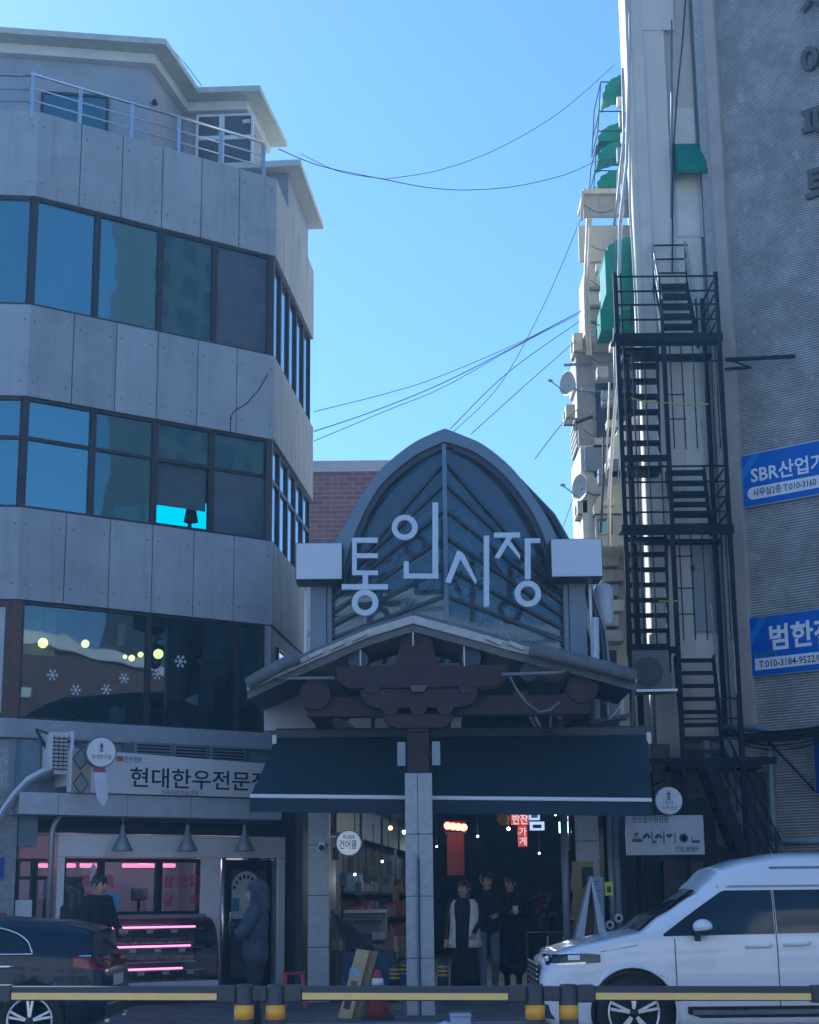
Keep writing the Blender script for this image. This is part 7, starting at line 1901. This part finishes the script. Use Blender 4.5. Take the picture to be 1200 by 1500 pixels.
for k in range(16):
    if k % 5 == 4: continue
    z = a.z - .05 - k * .042; MB().box(a.x + .03, b.x - .04 - .03 * (k % 3), 22.896, 22.899, z - .012, z).build('print_line', mat('print_grey', (.14, .16, .24), .6), t)
MB().bar(((a.x + b.x) / 2, 22.94, .152), ((a.x + b.x) / 2, 22.94, a.z + .05), .025, .025).build('stand', M_GREY, t)
MB().box(a.x - .05, b.x + .05, 22.8, 23.05, .152, .18).build('foot', M_GREY, t)
a = at(838, 1262, 23.05); b = at(851, 1375, 23.05)
t = thing('yellow_signboard', ((a.x + b.x) / 2, 23.07, .151), 'narrow dull yellow panel standing against the granite pillar', 'board')
MB().box(a.x, b.x + .2, 23.03, 23.07, .152, a.z).build('panel', mat('dull_yellow_panel', (.24, .2, .07), .6, var=.1), t); MB().box(b.x + .04, b.x + .19, 23.01, 23.028, a.z - .35, a.z - .08).build('dark_plate', M_DARK, t)
# posts, pipes and a yellow sticker right of the pier
for x, r, mm_, lab in ((829, .05, M_GREY, 'grey steel post at the arcade mouth beside the yellow panel'), (896, .04, M_GREY, 'grey drain post between the banner and the weathered sign'), (905, .05, mat('blue_grey_pipe', (.13, .17, .2), .5), 'blue grey drain pipe beside the weathered sign')):
    c = at(x, 1300, 22.95)
    t = thing('steel_post', (c.x, 22.95, .151), lab, 'post')
    MB().lathe([(r, .152), (r, 2.9)], (c.x, 22.95, 0), 14).build('shaft', mm_, t, smooth=R(40)); MB().lathe([(r * 1.6, .152), (r * 1.6, .18)], (c.x, 22.95, 0), 14).build('flange', mm_, t)
c = at(892, 1302, 22.85); t = thing('yellow_sticker_sign', (c.x, 22.85, c.z - .09), 'small bright yellow warning card with a black figure on the post', 'sign')
MB().box(c.x - .055, c.x + .055, 22.85, 22.86, c.z - .09, c.z + .09).build('card', mat('fluorescent_yellow', (.6, .62, .04), .5, var=0), t); MB().box(c.x - .025, c.x + .03, 22.844, 22.849, c.z - .05, c.z + .03).build('figure', M_INK, t)
c = at(882, 1215, 25.0)
for x, y in ((893, 1355), (906, 1345)):
    c = at(x, y, 22.85); t = thing('gas_meter', (c.x, 22.85, c.z - .06), {893: 'round gas meter on the grey post', 906: 'round gas meter on the blue grey pipe'}[x], 'meter'); MB().lathe([(.055, 22.8), (.06, 22.82), (.06, 22.88)], (c.x, 0, c.z), 16, 'y').build('dial', M_OFFW, t); MB().lathe([(.03, 22.79), (.03, 22.799)], (c.x, 0, c.z), 12, 'y').build('centre', M_DARK, t)
# chair and clutter inside on the right
c = at(808, 1370, 25.0); t = thing('folding_chair', (c.x, 25.0, .151), 'pale folding chair beside the steel post inside the arcade', 'chair')
for dx in (-.12, .12): MB().bar((c.x + dx, 24.85, .152), (c.x + dx + .08, 25.15, 1.0), .025, .025).build('leg', M_OFFW, t); MB().bar((c.x + dx, 25.2, .152), (c.x + dx, 24.9, .6), .025, .025).build('leg', M_OFFW, t)
MB().box(c.x - .14, c.x + .16, 24.85, 25.15, .58, .61).build('seat', M_DARK, t); MB().box(c.x - .06, c.x + .22, 25.12, 25.16, .8, 1.0).build('backrest', M_DARK, t)
c = at(800, 1335, 26.0); t = thing('flower_pot', (c.x, 26.0, 1.0), 'dim reddish potted plant on a stall inside the arcade', 'plant')
m = MB()
for k in range(60):
    a, r_, z = rnd.uniform(0, 6.28), rnd.uniform(.02, .22), rnd.uniform(.0, .4); x, y, z = c.x + r_ * math.cos(a), 26 + r_ * math.sin(a), 1.2 + z
    m.add([(x, y, z), (x + .05 * math.cos(a), y + .05 * math.sin(a), z + .03), (x + .03, y, z + .07)], [(0, 1, 2)])
props(m.build('foliage', mat('dull_red_leaf', (.25, .08, .06), .7, var=.3), t), kind='stuff'); MB().lathe([(.1, 1.0), (.13, 1.22)], (c.x, 26, 0), 16).build('pot', M_DARK, t); MB().box(c.x - .3, c.x + .3, 25.8, 26.3, .152, .99).build('stand', M_DARK, t)
# brick house behind the gate
a = at(455, 690, 46); b = at(600, 690, 46); zt = at(500, 676, 46).z; zc_ = at(500, 692, 46).z
bh = thing('brick_house', ((a.x + b.x) / 2, 47, .15), 'dark red brick building with a grey parapet behind the gate arch', 'building')
def brickm():
    m = bpy.data.materials.new('dark_red_brick'); m.use_nodes = True; n = m.node_tree.nodes; l = m.node_tree.links; b_ = n['Principled BSDF']; b_.inputs['Roughness'].default_value = .85
    tc = n.new('ShaderNodeTexCoord'); mp = n.new('ShaderNodeMapping'); mp.inputs['Rotation'].default_value = (R(90), 0, 0); l.new(tc.outputs['Object'], mp.inputs[0])
    br = n.new('ShaderNodeTexBrick'); br.inputs['Scale'].default_value = 1; br.inputs['Brick Width'].default_value = .42; br.inputs['Row Height'].default_value = .14; br.inputs['Mortar Size'].default_value = .014
    br.inputs['Color1'].default_value = (.13, .045, .04, 1); br.inputs['Color2'].default_value = (.2, .08, .07, 1); br.inputs['Mortar'].default_value = (.2, .18, .17, 1); l.new(mp.outputs[0], br.inputs['Vector']); l.new(br.outputs['Color'], b_.inputs['Base Color'])
    return m
MB().box(a.x - .6, b.x, 46, 52, .15, zc_).build('wall', brickm(), bh); MB().box(a.x - .7, b.x + .1, 45.9, 52.1, zc_ + .001, zt).build('parapet', mat('grey_parapet', (.35, .35, .36), .8), bh)
# ================================================================== the other side of the street (mirrored in the glass and paint)
M_XW = [mat('across_white_tile', (.68, .68, .69), .7, var=.1, scale=3), mat('across_plaster', (.7, .69, .67), .85, var=.12, scale=2), mat('across_grey_tile', (.6, .61, .63), .7, var=.12, scale=3), mat('across_dark_brick', (.14, .09, .08), .85, var=.2, scale=3)]
sp_ = [(-62, -44, 11, 0), (-43, -30, 10, 1), (-29, -14, 12, 2), (-13, -1, 11, 0), (0, 14, 10, 1), (15, 30, 11, 2), (31, 44, 11, 3), (45, 60, 14, 3), (61, 80, 12, 3)]
LBL = ['white tiled block across the street at the far end of the row', 'low pale plaster block across the street', 'grey tiled block across the street between two lower ones', 'white tiled block across the street behind the viewer', 'lowest pale plaster block across the street', 'grey tiled block across the street beside the lowest one', 'dark brick block across the street lower than its neighbour', 'tallest dark brick block across the street', 'dark brick block across the street at the end of the row']
for (x0, x1, h, k), lab in zip(sp_, LBL):
    t = thing('street_building', ((x0 + x1) / 2, -12, 0), lab, 'building', 'buildings across the street')
    MB().box(x0, x1, -22, -7, 0, h).build('wall', M_XW[k], t)
    MB().box(x0 - .1, x1 + .1, -22, -6.85, h, h + .5).build('parapet', M_XW[(k + 1) % 3], t)
    n = int((x1 - x0) / 2.6); fl = int(h / 3)
    for i in range(n):
        for j in range(fl):
            a = x0 + .6 + i * (x1 - x0 - .6) / n; z = .6 + j * 3
            MB().box(a, a + 1.3, -6.99, -6.95, z, z + 1.4).build('window', mat('across_window', (.03, .045, .06), .1, var=.2), t)
t = thing('reflection_tower', (108, -26, 0), 'unseen dark tower block added for its reflection in the upper panes', 'building')
MB().box(88, 130, -27.5, -24, 0, 62).build('wall', mat('tower_grey', (.07, .085, .095), .8, var=.15), t)  # thin dark slab added so the upper panes have something to mirror
for j in range(18):
    for i in range(9): MB().box(89.5 + i * 4.4, 92 + i * 4.4, -23.99, -23.95, 4 + j * 3.2, 5.8 + j * 3.2).build('window', MATS['across_window'], t)
# ================================================================== thin blue volume added to lift the darks like lens veil
hz = MB().box(-160, 160, -70, 190, -1, 64).build('veil_volume', None)
hm = bpy.data.materials.new('lens_veil'); hm.use_nodes = True; n = hm.node_tree.nodes; n.remove(n['Principled BSDF'])
pv = n.new('ShaderNodeVolumePrincipled'); pv.inputs['Density'].default_value = .0013; pv.inputs['Color'].default_value = (.3, .6, 1, 1); pv.inputs['Anisotropy'].default_value = .3
hm.node_tree.links.new(pv.outputs[0], n['Material Output'].inputs['Volume']); hz.data.materials.append(hm); props(hz, kind='stuff')
